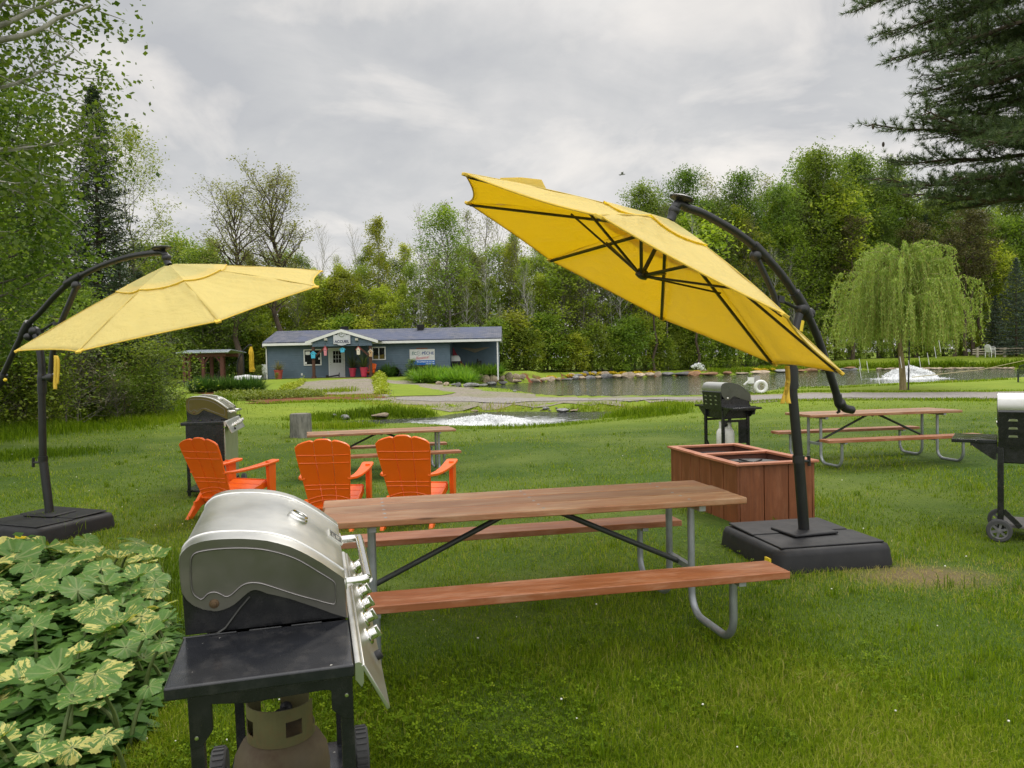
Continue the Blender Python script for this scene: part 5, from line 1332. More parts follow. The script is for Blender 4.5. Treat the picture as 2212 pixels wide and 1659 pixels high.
def closed_umbrella():
    Z = lambda x, y: (384+.08929*x, 740.6+.08929*y); Y = 57.5
    P = lambda x, y: at_y(*Z(x, y), Y)
    t = thing('closed_umbrella', 'folded yellow umbrella hanging from a dark curved stand beside the house', 'umbrella', (0, 0, 0))
    m = MB(); m.tube(smoothpath([P(1600, 820), P(1600, 600), P(1590, 380), P(1560, 250), P(1545, 240)]), .06, 8); m.build('mast', BLACKM, t)
    m = MB(); m.tube(smoothpath([P(1435, 700), P(1445, 520), P(1490, 350), P(1570, 210), P(1680, 90), P(1750, 45), P(1785, 75)]), .05, 8); m.build('arm', BLACKM, t)
    m = MB(); rgx = random.Random(3); pr = [(1775, 95, 22), (1770, 180, 42), (1775, 250, 58), (1785, 300, 46), (1785, 400, 50), (1787, 500, 56), (1790, 560, 48), (1795, 610, 52), (1805, 650, 66), (1805, 705, 60)]
    vs = []; S = 24
    for x, y, w in pr:
        c = P(x, y); r = (P(x+w, y)-c).length
        for k in range(S): a = 2*PI*k/S; q = r*(1+.22*math.sin(8*a+y*.01)); vs.append((c.x+q*math.cos(a), c.y+q*math.sin(a), c.z))
    m.add(vs, [(i*S+k, i*S+(k+1) % S, (i+1)*S+(k+1) % S, (i+1)*S+k) for i in range(len(pr)-1) for k in range(S)]); m.build('folded_canopy', YFOLD, t, smooth=50)
YFOLD = paint('folded_yellow_cloth', (.72, .46, .03, 1), .8)
closed_umbrella()
# white covered boat-like bundle on the grass, electricity boxes, buried culvert mouth
c = at_y(540, 819.5, 53); m = MB(); rg = random.Random(4)
vs = []
for i in range(9):
    for k in range(8):
        a = PI*k/7; w = .42*(1-.25*abs(i-4)/4); vs.append((c.x-1.0+i*.23, 53-w*math.cos(a), .70+.12+ (.34-.08*abs(i-3)/4+rg.uniform(-.03, .03))*math.sin(a)))
m.add(vs, [(i*8+k, i*8+k+1, (i+1)*8+k+1, (i+1)*8+k) for i in range(8) for k in range(7)]); o = m.build('covered_bundle', paint('white_tarpaulin', (.6, .6, .6, 1), .6), None, smooth=50)
tag(o, 'white tarpaulin bundle lying on a dark pallet beneath the folded umbrella', 'bundle')
m = MB(); m.box(c.x-1.0, c.x+1.05, 52.6, 53.4, .58, .80); m.box(c.x-.9, c.x+1.2, 52.5, 52.6, .70, .78); tag(m.build('pallet', BLACKP, None), 'dark pallet under the white tarpaulin bundle', 'pallet')
c = at_y(*Z7(628, 328), 56); m = MB(); m.box(c.x-.28, c.x+.28, 55.9, 56.2, c.z-.3, c.z+.42); a = thing('utility_box', 'pale electrical box above a grey cabinet at the house corner', 'utility box'); adopt(m.build('meter_box', WHITEP, None, bevel=.01), a)
m = MB(); m.box(c.x-.15, c.x+.3, 55.85, 56.2, .4, c.z-.305); adopt(m.build('cabinet', SOFFIT, None, bevel=.01), a)
c = hp(1432, 345, 54.9); m = MB(); m.lathe([(.44, -.5), (.44, .5), (.41, .5), (.41, -.5)], 28, Matrix.Translation((c.x, 54.75, .92)) @ Matrix.Rotation(R(72), 4, 'X'), cap=False); tag(m.build('culvert_pipe', BLACKP, None, smooth=40), 'black round pipe mouth leaning on the blue wall', 'pipe')
# covered grill and red kayak cover stored in the recess
t = thing('stored_grill', 'dark grill with white lid stored in the open house bay', 'grill', (hp(1803, 300, 57).x, 57, HZ))
m = MB(); m.box(-.4, .4, -.25, .25, .75, 1.0); m.build('body', BLACKP, t); m = MB(); m.lathe([(.38, 0), (.36, .2), (.25, .34), (.01, .36)], 18, Matrix.Translation((0, 0, 1.0)) @ Matrix.Diagonal((1.15, .7, 1.2, 1))); m.build('lid', WHITEP, t, smooth=40)
for s in (-1, 1):
    m = MB(); m.box(s*.36-.03, s*.36+.03, -.2, .2, 0, .75); m.build('leg', BLACKP, t)
p = [hp(1790, 185, 57.6), hp(1790, 318, 57.6), hp(1890, 320, 57.6), hp(1850, 285, 57.6), hp(1815, 230, 57.6)]
m = MB(); m.slab(p, .25, (0, 1, 0)); tag(m.build('red_cover', paint('dark_red_tarp', sRGB(140, 30, 45), .6), None), 'dark red sloping tarp stored in the open house bay', 'tarp')
c = hp(1945, 300, 57.5); m = MB(); m.tube([(c.x, 57.5, HZ), (c.x, 57.5, HZ+1.15)], .06, 8); m.box(c.x+.05, c.x+.3, 57.4, 57.6, HZ+.1, HZ+1.0); m.box(c.x+.3, c.x+1.3, 57.3, 57.7, HZ+.3, HZ+.45); m.tube([(c.x+1.25, 57.5, HZ), (c.x+1.25, 57.5, HZ+.75)], .04, 8); tag(m.build('handcart', BLACKP, None), 'dark hand cart stored against the recess wall of the house', 'cart')

# ---- stump, ring, willow stake, chairs, fence, bird
t = thing('tree_stump', 'grey weathered tree stump at the stream edge beyond the small picnic table', 'stump', tuple(ground(650, 945)))
stp = t.location; m = MB(); rg = random.Random(2); prof = [(0, 1.12), (.06, 1.03), (.25, 1.0), (.48, .98), (.50, .94)]; r0 = 40/2/1652*stp.y*1.1; S = 26
hgts = 56/1652*stp.y
vs = [((r0*k*(1+.06*math.sin(5*a+1)+.03*math.sin(11*a)))*math.cos(a), (r0*k*(1+.06*math.sin(5*a+1)))*math.sin(a), z/.5*hgts-.05) for z, k in prof for a in [2*PI*i/S for i in range(S)]]
m.add(vs, [(i*S+k, i*S+(k+1) % S, (i+1)*S+(k+1) % S, (i+1)*S+k) for i in range(4) for k in range(S)]); m.build('bark', barkmat('stump_bark', (.10, .10, .085, 1), (.24, .23, .20, 1), 10), t, smooth=60)
m = MB(); m.add([(x, y, z+.002) for x, y, z in vs[4*S:]], [tuple(range(S))]); m.build('cut_face', wood('grey_cut_wood', (.16, .14, .12, 1), (.27, .24, .20, 1), 'X', .8), t)

q = ground(1643, 850.5); t = thing('life_ring', 'white life ring propped on the grassy bank before the pond', 'life ring', (q.x, q.y-.05, q.z+.31))
m = MB(); rr = 11.5/1652*q.y; m.tube([(rr*math.cos(a), 0, rr*math.sin(a)) for a in [2*PI*k/40 for k in range(41)]], rr*.33, 10); m.build('ring', WHITEP, t, smooth=60)
q2 = Vector((q.x, q.y+.1, q.z)); m = MB(); m.box(q2.x-.11, q2.x+.11, q2.y+.3, q2.y+.5, q2.z-.2, q2.z+.78); a = thing('mooring_post', 'short grey post with white bracket behind the life ring', 'post'); adopt(m.build('post', paint('grey_post', (.35, .33, .31, 1), .8), None), a)
m = MB(); m.box(q2.x-.42, q2.x-.13, q2.y+.32, q2.y+.4, q2.z+.45, q2.z+.72); m.beam((q2.x-.35, q2.y+.33, q2.z+.6), (q2.x-.6, q2.y+.33, q2.z+.4), .1, .05); adopt(m.build('bracket', WHITEP, None), a)

def plastic_chair(label, loc, rz, mat, group=None):
    t = thing('plastic_chair', label, 'chair', loc, rz, group)
    m = MB(); m.slab([(-.25, -.25, .43), (.25, -.25, .43), (.23, .24, .45), (-.23, .24, .45)], .03, (0, 0, 1)); m.build('seat', mat, t, bevel=.01)
    pts = [(-.25+.5*k/10, .27+.05*math.sin(k/10*PI), .0) for k in range(11)]
    m = MB(); top = [(x, y+.10, .80+.10*math.sin(k/10*PI)) for k, (x, y, _) in enumerate(pts)]; bot = [(x*.95, y-.02, .46) for x, y, _ in pts]
    m.tube(smoothpath([bot[0], top[0]]+top[1:-1]+[top[-1], bot[-1]], 3), .022, 8)
    for k in range(1, 10): m.beam(bot[k], top[k], .034, .014, (0, 1, 0))
    m.build('backrest', mat, t, smooth=40)
    for s in (-1, 1):
        m = MB(); m.tube(smoothpath([(s*.27, .30, .68), (s*.30, .05, .67), (s*.30, -.2, .65), (s*.29, -.28, .60)]), .028, 8); m.build('armrest', mat, t, smooth=60)
        for y, yt in ((-.28, -.27), (.27, .22)):
            m = MB(); m.tube([(s*.28, y, 0), (s*.27, yt, .62 if y < 0 else .45)], [.024, .03], 8); m.build('leg', mat, t, smooth=60)
    return t
WPL = paint('white_plastic', (.74, .74, .74, 1), .4); GPL = paint('dark_green_plastic', (.02, .03, .025, 1), .4)
q = ground(2139, 772); k = plastic_chair('lowest white plastic chair of the stack by the rail fence', (q.x, q.y, q.z), R(115), WPL, 'white plastic chairs stacked by the rail fence'); k.scale = (1.35,)*3
for i, l in enumerate(('second white plastic chair up in the stack by the rail fence', 'topmost white plastic chair of the stack by the rail fence')):
    kk = dup(k, (q.x, q.y, q.z+.16*(i+1)), R(115), label=l)
q = ground(2203, 826); plastic_chair('dark green plastic chair at the pond edge, half out of the picture', (q.x+.25, q.y, q.z), R(150), GPL)
GREYW = wood('grey_split_rails', sRGB(150, 140, 126), sRGB(186, 176, 160), 'X', .85)
t = thing('rail_fence', 'weathered split rail fence at the foot of the far woods', 'fence', (0, 0, 0)); rg = random.Random(6); prev = None
for i, u in enumerate((2111, 2170, 2215, 2262, 2310)):
    q = ground(u, 771.5-i*.6); x, y, z = q.x, q.y, q.z
    m = MB(); m.box(x-.12, x+.12, y-.12, y+.12, z-.3, z+1.15); m.build('post', GREYW, t)
    if prev:
        for hz in (.35, .68, .98):
            m = MB(); a, b = Vector(prev), Vector((x, y, z)); e = rg.uniform(-.08, .08)
            m.tube([a+Vector((-.5, .13, hz+e)), (a+b)/2+Vector((0, .13, hz+rg.uniform(-.05, .05))), b+Vector((.4, .13, hz-e))], .075, 6); m.build('rail', GREYW, t)
    prev = (x, y, z)
q = at_y(1344, 377, 60); t = thing('gull', 'small white gull gliding in the grey sky above the woods', 'bird', tuple(q)); m = MB()
m.tube([(-.35, 0, -.03), (-.1, 0, .02), (.2, 0, .03), (.32, 0, .04)], [.02, .08, .07, .01], 8)
for s in (-1, 1): m.add([(-.1, s*.04, .04), (.12, s*.04, .04), (.05, s*.4, .20), (-.12, s*.75, .02), (-.16, s*.4, .16)], [(0, 1, 2, 4), (4, 2, 3)])
m.build('body', paint('gull_grey', (.3, .3, .3, 1), .7), t)
t.scale = (.8,)*3
# ------------------------------------------------------------------ trees and plants
BARK_G = barkmat('grey_bark', (.09, .08, .065, 1), (.22, .20, .17, 1), 5)
BARK_B = barkmat('brown_bark', (.045, .035, .025, 1), (.12, .09, .065, 1), 6)
BARK_P = barkmat('pale_bark', (.26, .25, .22, 1), (.48, .46, .41, 1), 4)
BARK_W = barkmat('willow_bark', (.16, .12, .06, 1), (.34, .27, .15, 1), 6)
LF = {
 'green':  leafmat('leaf_mid_green', (.125, .20, .022, 1), (.35, .43, .06, 1), .5, c3=(.145, .225, .032, 1)),
 'yellow': leafmat('leaf_spring_yellow', (.22, .28, .026, 1), (.52, .54, .08, 1), .5, c3=(.27, .35, .04, 1)),
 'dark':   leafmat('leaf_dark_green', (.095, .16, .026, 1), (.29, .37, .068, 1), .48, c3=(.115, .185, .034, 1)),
 'buds':   leafmat('leaf_small_buds', (.15, .165, .05, 1), (.32, .33, .12, 1), .4),
 'spruce': leafmat('needles_dark', (.026, .050, .022, 1), (.080, .115, .052, 1), .18, obj_var=.2),
 'blue':   leafmat('needles_blue', (.030, .052, .036, 1), (.085, .115, .080, 1), .12, obj_var=.2),
 'pine':   leafmat('needles_pine', (.042, .078, .030, 1), (.14, .19, .070, 1), .25, obj_var=.1),
 'rust':   leafmat('cedar_browned', (.055, .065, .018, 1), (.15, .125, .045, 1), .25, obj_var=.2),
 'aspen':  leafmat('leaf_aspen', (.058, .110, .014, 1), (.20, .275, .046, 1), .48, .45, obj_var=.15),
 'ash':    leafmat('leaf_pale_ash', (.17, .23, .022, 1), (.40, .44, .075, 1), .45, obj_var=.1),
 'willow': leafmat('leaf_willow', (.18, .265, .045, 1), (.40, .49, .13, 1), .45, obj_var=.05),
}

def leaf_mesh(name, C, size, mat, parent, seed=1, aspect=.6, up=.35, tint=None, droop=None, cluster=1, cs=.0):
    """diamond leaves round the points C; several to a point when cluster > 1"""
    rg = np.random.default_rng(seed); C = np.repeat(np.asarray(C, float), cluster, 0)
    n = len(C)
    if cs: C = C+rg.normal(0, cs, (n, 3))
    A = rg.normal(size=(n, 3)); A[:, 2] *= .6
    if droop is not None: A = A*.55+np.array([0, 0, -droop])
    A /= np.linalg.norm(A, axis=1)[:, None]
    N = rg.normal(size=(n, 3)); N[:, 2] = np.abs(N[:, 2])+up*2; B = np.cross(A, N); B /= np.linalg.norm(B, axis=1)[:, None]+1e-9
    s = (size*rg.uniform(.6, 1.3, n))[:, None]
    V = np.stack([C-A*s*.5, C+B*s*aspect*.5, C+A*s*.5, C-B*s*aspect*.5], 1).reshape(-1, 3)
    Q = np.arange(n)[:, None]*4+np.arange(4)[None, :]
    T = rg.uniform(0, 1, n)**1.3 if tint is None else np.clip(np.repeat(tint, cluster)+rg.normal(0, .15, n), 0, 1)
    return np_mesh(name, V, Q, mat, parent, np.repeat(T, 4))

def perp(d, rg):
    v = Vector((rg.gauss(0, 1), rg.gauss(0, 1), rg.gauss(0, 1))); return d.cross(v).normalized()

def make_tree(name, label, cat, h, spread, base, nlimb, leafmat_, bark, leaves, lsize, seed, prof='round', rise=.5, r0=.2, sub=6, sig=.25, sublen=.42, group=None, cluster=2, cs=.12, up=.35, droop=None, aspect=.6, forks=1, lean=(0, 0), tw_seg=3, leaf_from=.25):
    rg = random.Random(seed); t = thing(name, label, cat, (0, 0, 0), 0, group)
    m = MB(); anchors = []
    tops = []
    for fk in range(forks):
        a = 2*PI*fk/forks+rg.random(); k = .0 if forks == 1 else .16*h
        pts = [Vector((lean[0]*s*s*h+k*math.cos(a)*s**.8+rg.gauss(0, .012*h)*(s > .1), lean[1]*s*s*h+k*math.sin(a)*s**.8+rg.gauss(0, .012*h)*(s > .1), h*s*(1 if fk == 0 else rg.uniform(.85, 1)))) for s in [i/8 for i in range(9)]]
        pts[0].z = -.3
        tops.append(pts); m.tube(smoothpath(pts, 2), [r0*(1-s/17)**1.1*(1.25 if s == 0 else 1) for s in range(17)], 8)
    def at(pts, s):
        x = min(max(s, 0), .999)*8; i = int(x); return pts[i].lerp(pts[i+1], x-i)
    for i in range(nlimb):
        s = base+(1-base)*((i+.5)/nlimb)**.95; q = (s-base)/(1-base)
        pts = tops[i % forks]; o = at(pts, s); az = i*2.399+rg.gauss(0, .3)
        if prof == 'round': L = spread*(.35+.75*math.sin(PI*min(1, q*.85+.13)))
        elif prof == 'cone': L = spread*(1.02-q)**.85
        elif prof == 'vase': L = spread*(.55+.45*q)
        else: L = spread*(.6+.5*math.sin(PI*q))
        L *= rg.uniform(.7, 1.15)*(1-.55*max(0, q-.85)/.15)
        el = rise*(.6+.7*q)+rg.gauss(0, .12)
        d = Vector((math.cos(az)*math.cos(el), math.sin(az)*math.cos(el), math.sin(el)))
        lp = [o]; cur = o.copy(); dd = d.copy(); ns = 5
        for j in range(ns):
            dd = (dd+Vector((rg.gauss(0, .12), rg.gauss(0, .12), rg.gauss(.05, .10)))).normalized(); cur = cur+dd*L/ns; lp.append(cur.copy())
        lr = max(.012, r0*.42*(1-.6*q))*min(1, L/spread+.3)
        m.tube(lp, [lr*(1-.8*j/ns) for j in range(ns+1)], 5 if lr > .02 else 3, cap=False)
        for j in range(sub):
            s2 = leaf_from+(1-leaf_from)*(j+rg.random())/sub; x = s2*ns; k = min(int(x), ns-1); o2 = lp[k].lerp(lp[k+1], min(x-k, 1)); dl = (lp[k+1]-lp[k]).normalized()
            d2 = (dl*.7+perp(dl, rg)*.9+Vector((0, 0, .25*rise))).normalized(); L2 = L*sublen*(1.15-.6*s2)*rg.uniform(.6, 1.2)
            tp2 = [o2, o2+d2*L2*.5+Vector((0, 0, rg.gauss(0, .04)*L2)), o2+d2*L2+Vector((0, 0, rg.gauss(.05, .08)*L2))]
            m.tube(tp2, [lr*.35, lr*.22, lr*.08], tw_seg, cap=False)
            for f in (.35, .6, .8, .95, 1.05): anchors.append(tuple(o2+d2*L2*f))
        anchors += [tuple(p) for p in lp[2:]]
    m.build('trunk', bark, t, smooth=60)
    if leaves:
        r2 = np.random.default_rng(seed); A = np.array(anchors); idx = r2.integers(0, len(A), leaves)
        C = A[idx]+r2.normal(0, sig, (leaves, 3))*np.array([1, 1, .75])
        keep = C[:, 2] > h*base*.5
        tone = r2.normal(.45, .22, len(A))[idx]                       # twigs in one bunch share a tone
        leaf_mesh('crown', C[keep], lsize, leafmat_, t, seed+1, aspect, up, tone[keep], droop, cluster, cs)
    return t

def conifer(name, label, h, spread, base, leafm, bark, seed, tiers=26, per=9, lsize=.22, group=None, droop=.25, dens=1.0, r0=.16):
    rg = random.Random(seed); t = thing(name, label, 'tree', (0, 0, 0), 0, group); m = MB(); C = []
    m.tube([(0, 0, -.3), (0, 0, h*.5), (.05, .02, h)], [r0, r0*.6, .015], 8)
    for i in range(tiers):
        q = i/(tiers-1); z = h*(base+(1-base)*q); L0 = spread*(1-q)**.8+.12
        for j in range(per):
            az = 2*PI*j/per+i*.7+rg.gauss(0, .2); L = L0*rg.uniform(.65, 1.12); o = Vector((0, 0, z+rg.gauss(0, .1)))
            d = Vector((math.cos(az), math.sin(az), .10-droop*(1-q)+.35*q)); tip = o+d*L+Vector((0, 0, L*.10))
            m.tube([o, o+d*L*.6, tip], [.02*(1-q)+.008, .012, .004], 3, cap=False)
            nb = int(max(4, L/.17)*dens)
            for k in range(nb):
                f = .18+.85*(k+rg.random())/nb; p = o.lerp(tip, min(f, 1.03)); w = .28*L*(1.05-f)+.08
                for s in (-1, 1): C.append(p+Vector((-d.y, d.x, 0))*s*w*rg.random()+Vector((0, 0, -.06-.12*rg.random())))
    m.build('trunk', bark, t, smooth=60)
    leaf_mesh('crown', np.array([tuple(c) for c in C]), lsize, leafm, t, seed, .22, .2, None, None, 3, .06)
    return t

PH = {}
def place(proto, u, vtop, y, label=None, group=None, wide=1.0, rz=None, dz=0):
    p = at_y(u, vtop, y); z = H(p.x, y)-.1; s = (p.z-z)/PH[proto.name]
    first = not proto.get('used')
    if first: o = proto; proto['used'] = 1; o.location = (p.x, y, z)
    else: o = dup(proto); o.location = (p.x, y, z)
    o.rotation_euler = (0, 0, rz if rz is not None else (u*1.7) % 6.28); o.scale = (s*wide, s*wide, s)
    if label: o['label'] = label
    if group: o['group'] = group
    return o

def P_(o, h): PH[o.name] = h; return o
# kinds in the woods (a copy of each stands many times)
GW = 'trees of the wood behind the pond and house'
GK = {
 'a': P_(make_tree('leafy_tree', 'full leafy green tree standing among the woods', 'tree', 16, 3.6, .16, 34, LF['green'], BARK_G, 5600, .20, 11, 'round', .55, .17, 7, .48, group=GW, cluster=2), 16),
 'b': P_(make_tree('young_tree', 'slim tree with thin yellow green spring leaves in the woods', 'tree', 14, 2.3, .14, 34, LF['yellow'], BARK_G, 3300, .19, 12, 'oval', .75, .10, 6, .26, group=GW, cluster=2), 14),
 'c': P_(make_tree('budding_tree', 'tall grey tree with bare twigs and few small leaves in the woods', 'tree', 16, 2.6, .3, 40, LF['buds'], BARK_G, 900, .16, 13, 'oval', .95, .11, 8, .2, .5, group=GW, cluster=2), 16),
 'd': P_(make_tree('bare_tree', 'bare leafless grey tree poking above the woods', 'tree', 16, 2.2, .35, 34, None, BARK_P, 0, .1, 14, 'oval', 1.0, .10, 7, .2, .5, group=GW), 16),
 'e': P_(make_tree('tall_dark_tree', 'tall dense dark green tree of the far right woods', 'tree', 24, 4.2, .12, 46, LF['dark'], BARK_G, 9000, .27, 15, 'oval', .65, .2, 7, .62, group=GW, cluster=2), 24),
 'f': P_(make_tree('yellow_tree', 'bushy yellow green tree at the front of the woods', 'tree', 9, 2.6, .06, 30, LF['yellow'], BARK_G, 3800, .20, 16, 'round', .5, .08, 6, .28, group=GW, cluster=2), 9),
 'g': P_(conifer('dark_spruce', 'dark spruce tree standing in the woods', 14, 2.5, .06, LF['spruce'], BARK_B, 17, 30, 9, .26, GW), 14),
 'h': P_(make_tree('understory_shrub', 'low leafy shrub along the foot of the woods', 'shrub', 4, 1.8, .03, 24, LF['green'], BARK_B, 2200, .17, 18, 'round', .6, .03, 5, .24, group='shrubs along the foot of the woods', cluster=2), 4),
 'i': P_(make_tree('understory_shrub', 'low yellowish shrub along the foot of the woods', 'shrub', 4, 1.8, .03, 24, LF['yellow'], BARK_B, 2000, .17, 19, 'round', .6, .03, 5, .24, group='shrubs along the foot of the woods', cluster=2), 4),
}
def woods():
    rg = random.Random(21)
    def top(u):      # height of the leafy mass in the view
        X = [300, 400, 520, 640, 760, 900, 1000, 1150, 1330, 1450, 1560, 1680, 1760, 1860, 1960, 2080, 2200, 2400, 2700]
        Y = [545, 545, 545, 560, 558, 550, 535, 520, 470, 430, 440, 440, 375, 380, 430, 460, 460, 450, 450]
        return float(np.interp(u, X, Y))
    def dist(u):
        return float(np.interp(u, [300, 640, 1000, 1130, 1370, 1600, 1900, 2150, 2700], [63, 66, 67, 70, 77, 88, 99, 103, 104]))
    # named tops that rise clear of the mass
    for k, u, v, dy in (('d', 690, 482, 6), ('d', 760, 490, 8), ('b', 815, 480, 3), ('d', 905, 447, 9), ('c', 962, 452, 4), ('a', 962, 462, 2), ('c', 1010, 468, 6), ('c', 1050, 448, 9), ('d', 1075, 455, 10), ('c', 1110, 500, 5), ('c', 1170, 500, 7), ('c', 1240, 490, 9),
                        ('e', 1385, 415, 6), ('d', 1420, 400, 9), ('e', 1482, 383, 5), ('c', 1530, 395, 8), ('e', 1600, 388, 6), ('c', 1650, 395, 9), ('e', 1690, 410, 4), ('e', 1768, 340, 3), ('e', 1850, 348, 6), ('e', 1925, 362, 6), ('c', 2000, 420, 5), ('e', 2040, 430, 4), ('g', 2000, 470, 2), ('e', 2110, 430, 6), ('e', 2190, 435, 7), ('e', 2270, 400, 5), ('e', 2360, 390, 5)):
        place(GK[k], u, v, dist(u)+dy, wide=rg.uniform(.85, 1.15) if k != 'd' else 1)
    for row, (dy, n, drop) in enumerate(((9, 46, -6), (5.5, 50, 18), (2, 46, 55))):
        for i in range(n):
            u = 290+(2480-290)*(i+rg.uniform(.1, .9))/n; d = dist(u)+dy+rg.uniform(-1, 1)
            if 1080 < u < 1330 and row == 0: pass
            v = top(u)+drop+rg.uniform(-18, 34)
            kinds = 'ababcb' if u < 1350 else ('eeaeb' if u < 2000 else 'eegga')
            if row == 2: kinds = 'bfbcb' if u < 1650 else 'aeacf'
            k = rg.choice(kinds)
            place(GK[k], u, v, d, wide=rg.uniform(.85, 1.25))
    for i in range(34):
        u = 620+1100*(i+rg.random())/34; place(GK[rg.choice('dcd')], u, rg.uniform(top(u)+10, top(u)+140), dist(u)+rg.uniform(-.5, 2))
    for i in range(84):
        u = 300+(2450-300)*(i+rg.random())/84; d = dist(u)-rg.uniform(.2, 2.2)
        v = 785-rg.uniform(35, 95)*(70/d)-(u-1106)*.0209
        place(GK[rg.choice('hhi')], u, v, d, wide=rg.uniform(1.0, 1.6))
woods()
# the dim depth of the wood: one low mass of leaves behind the front rows
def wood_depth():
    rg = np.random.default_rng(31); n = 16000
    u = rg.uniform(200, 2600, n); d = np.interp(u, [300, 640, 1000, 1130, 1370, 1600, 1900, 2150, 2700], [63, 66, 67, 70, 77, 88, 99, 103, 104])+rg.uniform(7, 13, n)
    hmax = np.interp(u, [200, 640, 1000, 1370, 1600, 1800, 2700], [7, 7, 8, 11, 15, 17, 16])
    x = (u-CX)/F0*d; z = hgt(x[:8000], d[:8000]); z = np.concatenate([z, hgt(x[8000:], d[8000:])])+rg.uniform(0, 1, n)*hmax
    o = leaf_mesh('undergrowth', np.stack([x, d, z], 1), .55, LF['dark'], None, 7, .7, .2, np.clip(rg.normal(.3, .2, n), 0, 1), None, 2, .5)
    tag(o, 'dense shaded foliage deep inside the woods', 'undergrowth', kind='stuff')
wood_depth()

# ---- two blossoming maples by the house
mp = P_(make_tree('budding_maple', 'dark branched maple with tiny reddish leaves, taller of the pair behind the gazebo', 'tree', 15, 4.4, .34, 46, LF['buds'], BARK_B, 4200, .15, 41, 'vase', .95, .24, 9, .16, .5, cluster=2, tw_seg=3, leaf_from=.35), 15)
place(mp, 592, 424, 62, wide=1.25)
mp2 = P_(make_tree('budding_maple', 'wide maple with small green leaves over grey twigs, left of its taller twin', 'tree', 13, 4.0, .3, 44, LF['buds'], BARK_B, 4200, .14, 42, 'vase', .9, .22, 9, .2, .5, cluster=2, leaf_from=.35), 13)
mp2['label'] = 'wide maple with tiny leaves, shorter of the pair, right behind the pale umbrella'
place(mp2, 505, 455, 60, wide=1.2)
# ---- trees of the side bank
place(P_(conifer('spruce', 'tall narrow dark spruce with pointed top beside the pale ash tree', 12.5, 2.3, .08, LF['spruce'], BARK_B, 51, 38, 11, .19, None, .2, 1.7), 12.5), 200, 192, 30)
place(P_(make_tree('ash_tree', 'slender ash tree with sparse pale yellow leaves beside the dark spruce', 'tree', 11, 2.5, .22, 34, LF['ash'], BARK_G, 4200, .12, 52, 'oval', .75, .07, 7, .18, .5, cluster=2, leaf_from=.4, aspect=.4), 11), 272, 312, 32)
GB = 'dark evergreens crowding the side bank'
s1 = P_(conifer('hemlock', 'broad dark evergreen crowding the side bank', 8, 2.6, .02, LF['spruce'], BARK_B, 53, 24, 10, .19, GB, .35, 1.1), 8)
for u, v, y in ((60, 330, 31), (130, 420, 28.5), (20, 470, 27), (255, 560, 28), (300, 590, 31), (95, 560, 26), (280, 640, 27), (-60, 300, 29), (180, 600, 27), (-20, 250, 33), (-130, 350, 27)): place(s1, u, v, y, wide=1.1)
GL = 'leafy broadleaf trees on the side bank'
bl = P_(make_tree('bank_tree', 'leafy mid green tree on the side bank', 'tree', 7, 2.3, .05, 34, LF['dark'], BARK_G, 5200, .13, 54, 'round', .5, .08, 7, .24, group=GL, cluster=2), 7)
for u, v, y in ((-30, 480, 24), (60, 590, 24), (150, 640, 26), (225, 700, 27), (430, 555, 61), (385, 535, 63), (460, 590, 62), (325, 545, 60)): place(bl, u, v, y, wide=1.15)
rc = P_(make_tree('browned_cedar', 'cedar with browned foliage and bare grey lower branches near the gazebo', 'tree', 4.6, 1.9, .22, 30, LF['rust'], BARK_G, 4200, .11, 55, 'round', .35, .09, 7, .16, .45, cluster=2, aspect=.25), 4.6)
place(rc, 300, 705, 34, wide=1.1)
place(rc, 235, 720, 29, label='smaller browned cedar with bare grey branches, under the pale yellow umbrella', wide=1.2)
GS = 'bushes along the lawn edge below the side bank'
sb = P_(make_tree('bank_bush', 'rounded green bush along the lawn edge below the side bank', 'bush', 2.6, 1.3, .03, 26, LF['green'], BARK_B, 1900, .09, 56, 'round', .6, .03, 6, .28, group=GS, cluster=2), 2.6)
sd_ = P_(make_tree('bank_bush', 'dark twiggy bush along the lawn edge below the side bank', 'bush', 2.6, 1.3, .03, 30, LF['dark'], BARK_G, 1700, .09, 57, 'round', .7, .03, 7, .28, group=GS, cluster=2), 2.6)
bb_ = P_(make_tree('bare_bush', 'tangled grey bush with few leaves on the side bank', 'bush', 2.8, 1.3, .03, 30, LF['rust'], BARK_G, 350, .09, 58, 'round', .8, .03, 8, .2, .5, group='tangled grey bushes on the side bank', cluster=2), 2.8)
rgb_ = random.Random(61)
for i in range(30):
    u = -70+405*(i+rgb_.random())/30; base_y = float(np.interp(u, [-70, 100, 250, 400, 470], [19.5, 21, 23.5, 28, 32])); y = base_y+rgb_.choice([.8, 2.2, 3.6])+rgb_.uniform(-.4, .4)
    place(rgb_.choice([sb, sd_, sb, bb_]), u, rgb_.uniform(705, 865)+max(0, u-250)*.25, y, wide=rgb_.uniform(1.1, 1.5))

# ---- the big aspen whose branches hang into the corner
asp = make_tree('aspen', 'big broad leaved tree with pale limbs filling the upper picture corner', 'tree', 12.5, 5.5, .28, 46, LF['aspen'], BARK_P, 15000, .105, 71, 'vase', .35, .2, 9, .24, .42, cluster=3, cs=.12, up=.2, aspect=.72)
asp.location = (-10.0, 12.4, -.1); asp.rotation_euler = (0, 0, 1.2)
lm = MB()
for pts, r in (([(-40, 100), (0, 87), (50, 77), (91, 62), (124, 40), (160, 27), (200, 10)], .055), ([(-40, 70), (22, 47), (60, 28), (95, 12), (130, -15)], .05), ([(91, 62), (120, 72), (150, 95), (178, 120)], .018)):
    lm.tube(smoothpath([at_y(u, v, 12.2)-Vector((-10.0, 12.4, -.1)) for u, v in pts], 3), [r, r*.35], 7)
asp.rotation_euler = (0, 0, 0); lo = lm.build('limb', BARK_P, asp, smooth=60)
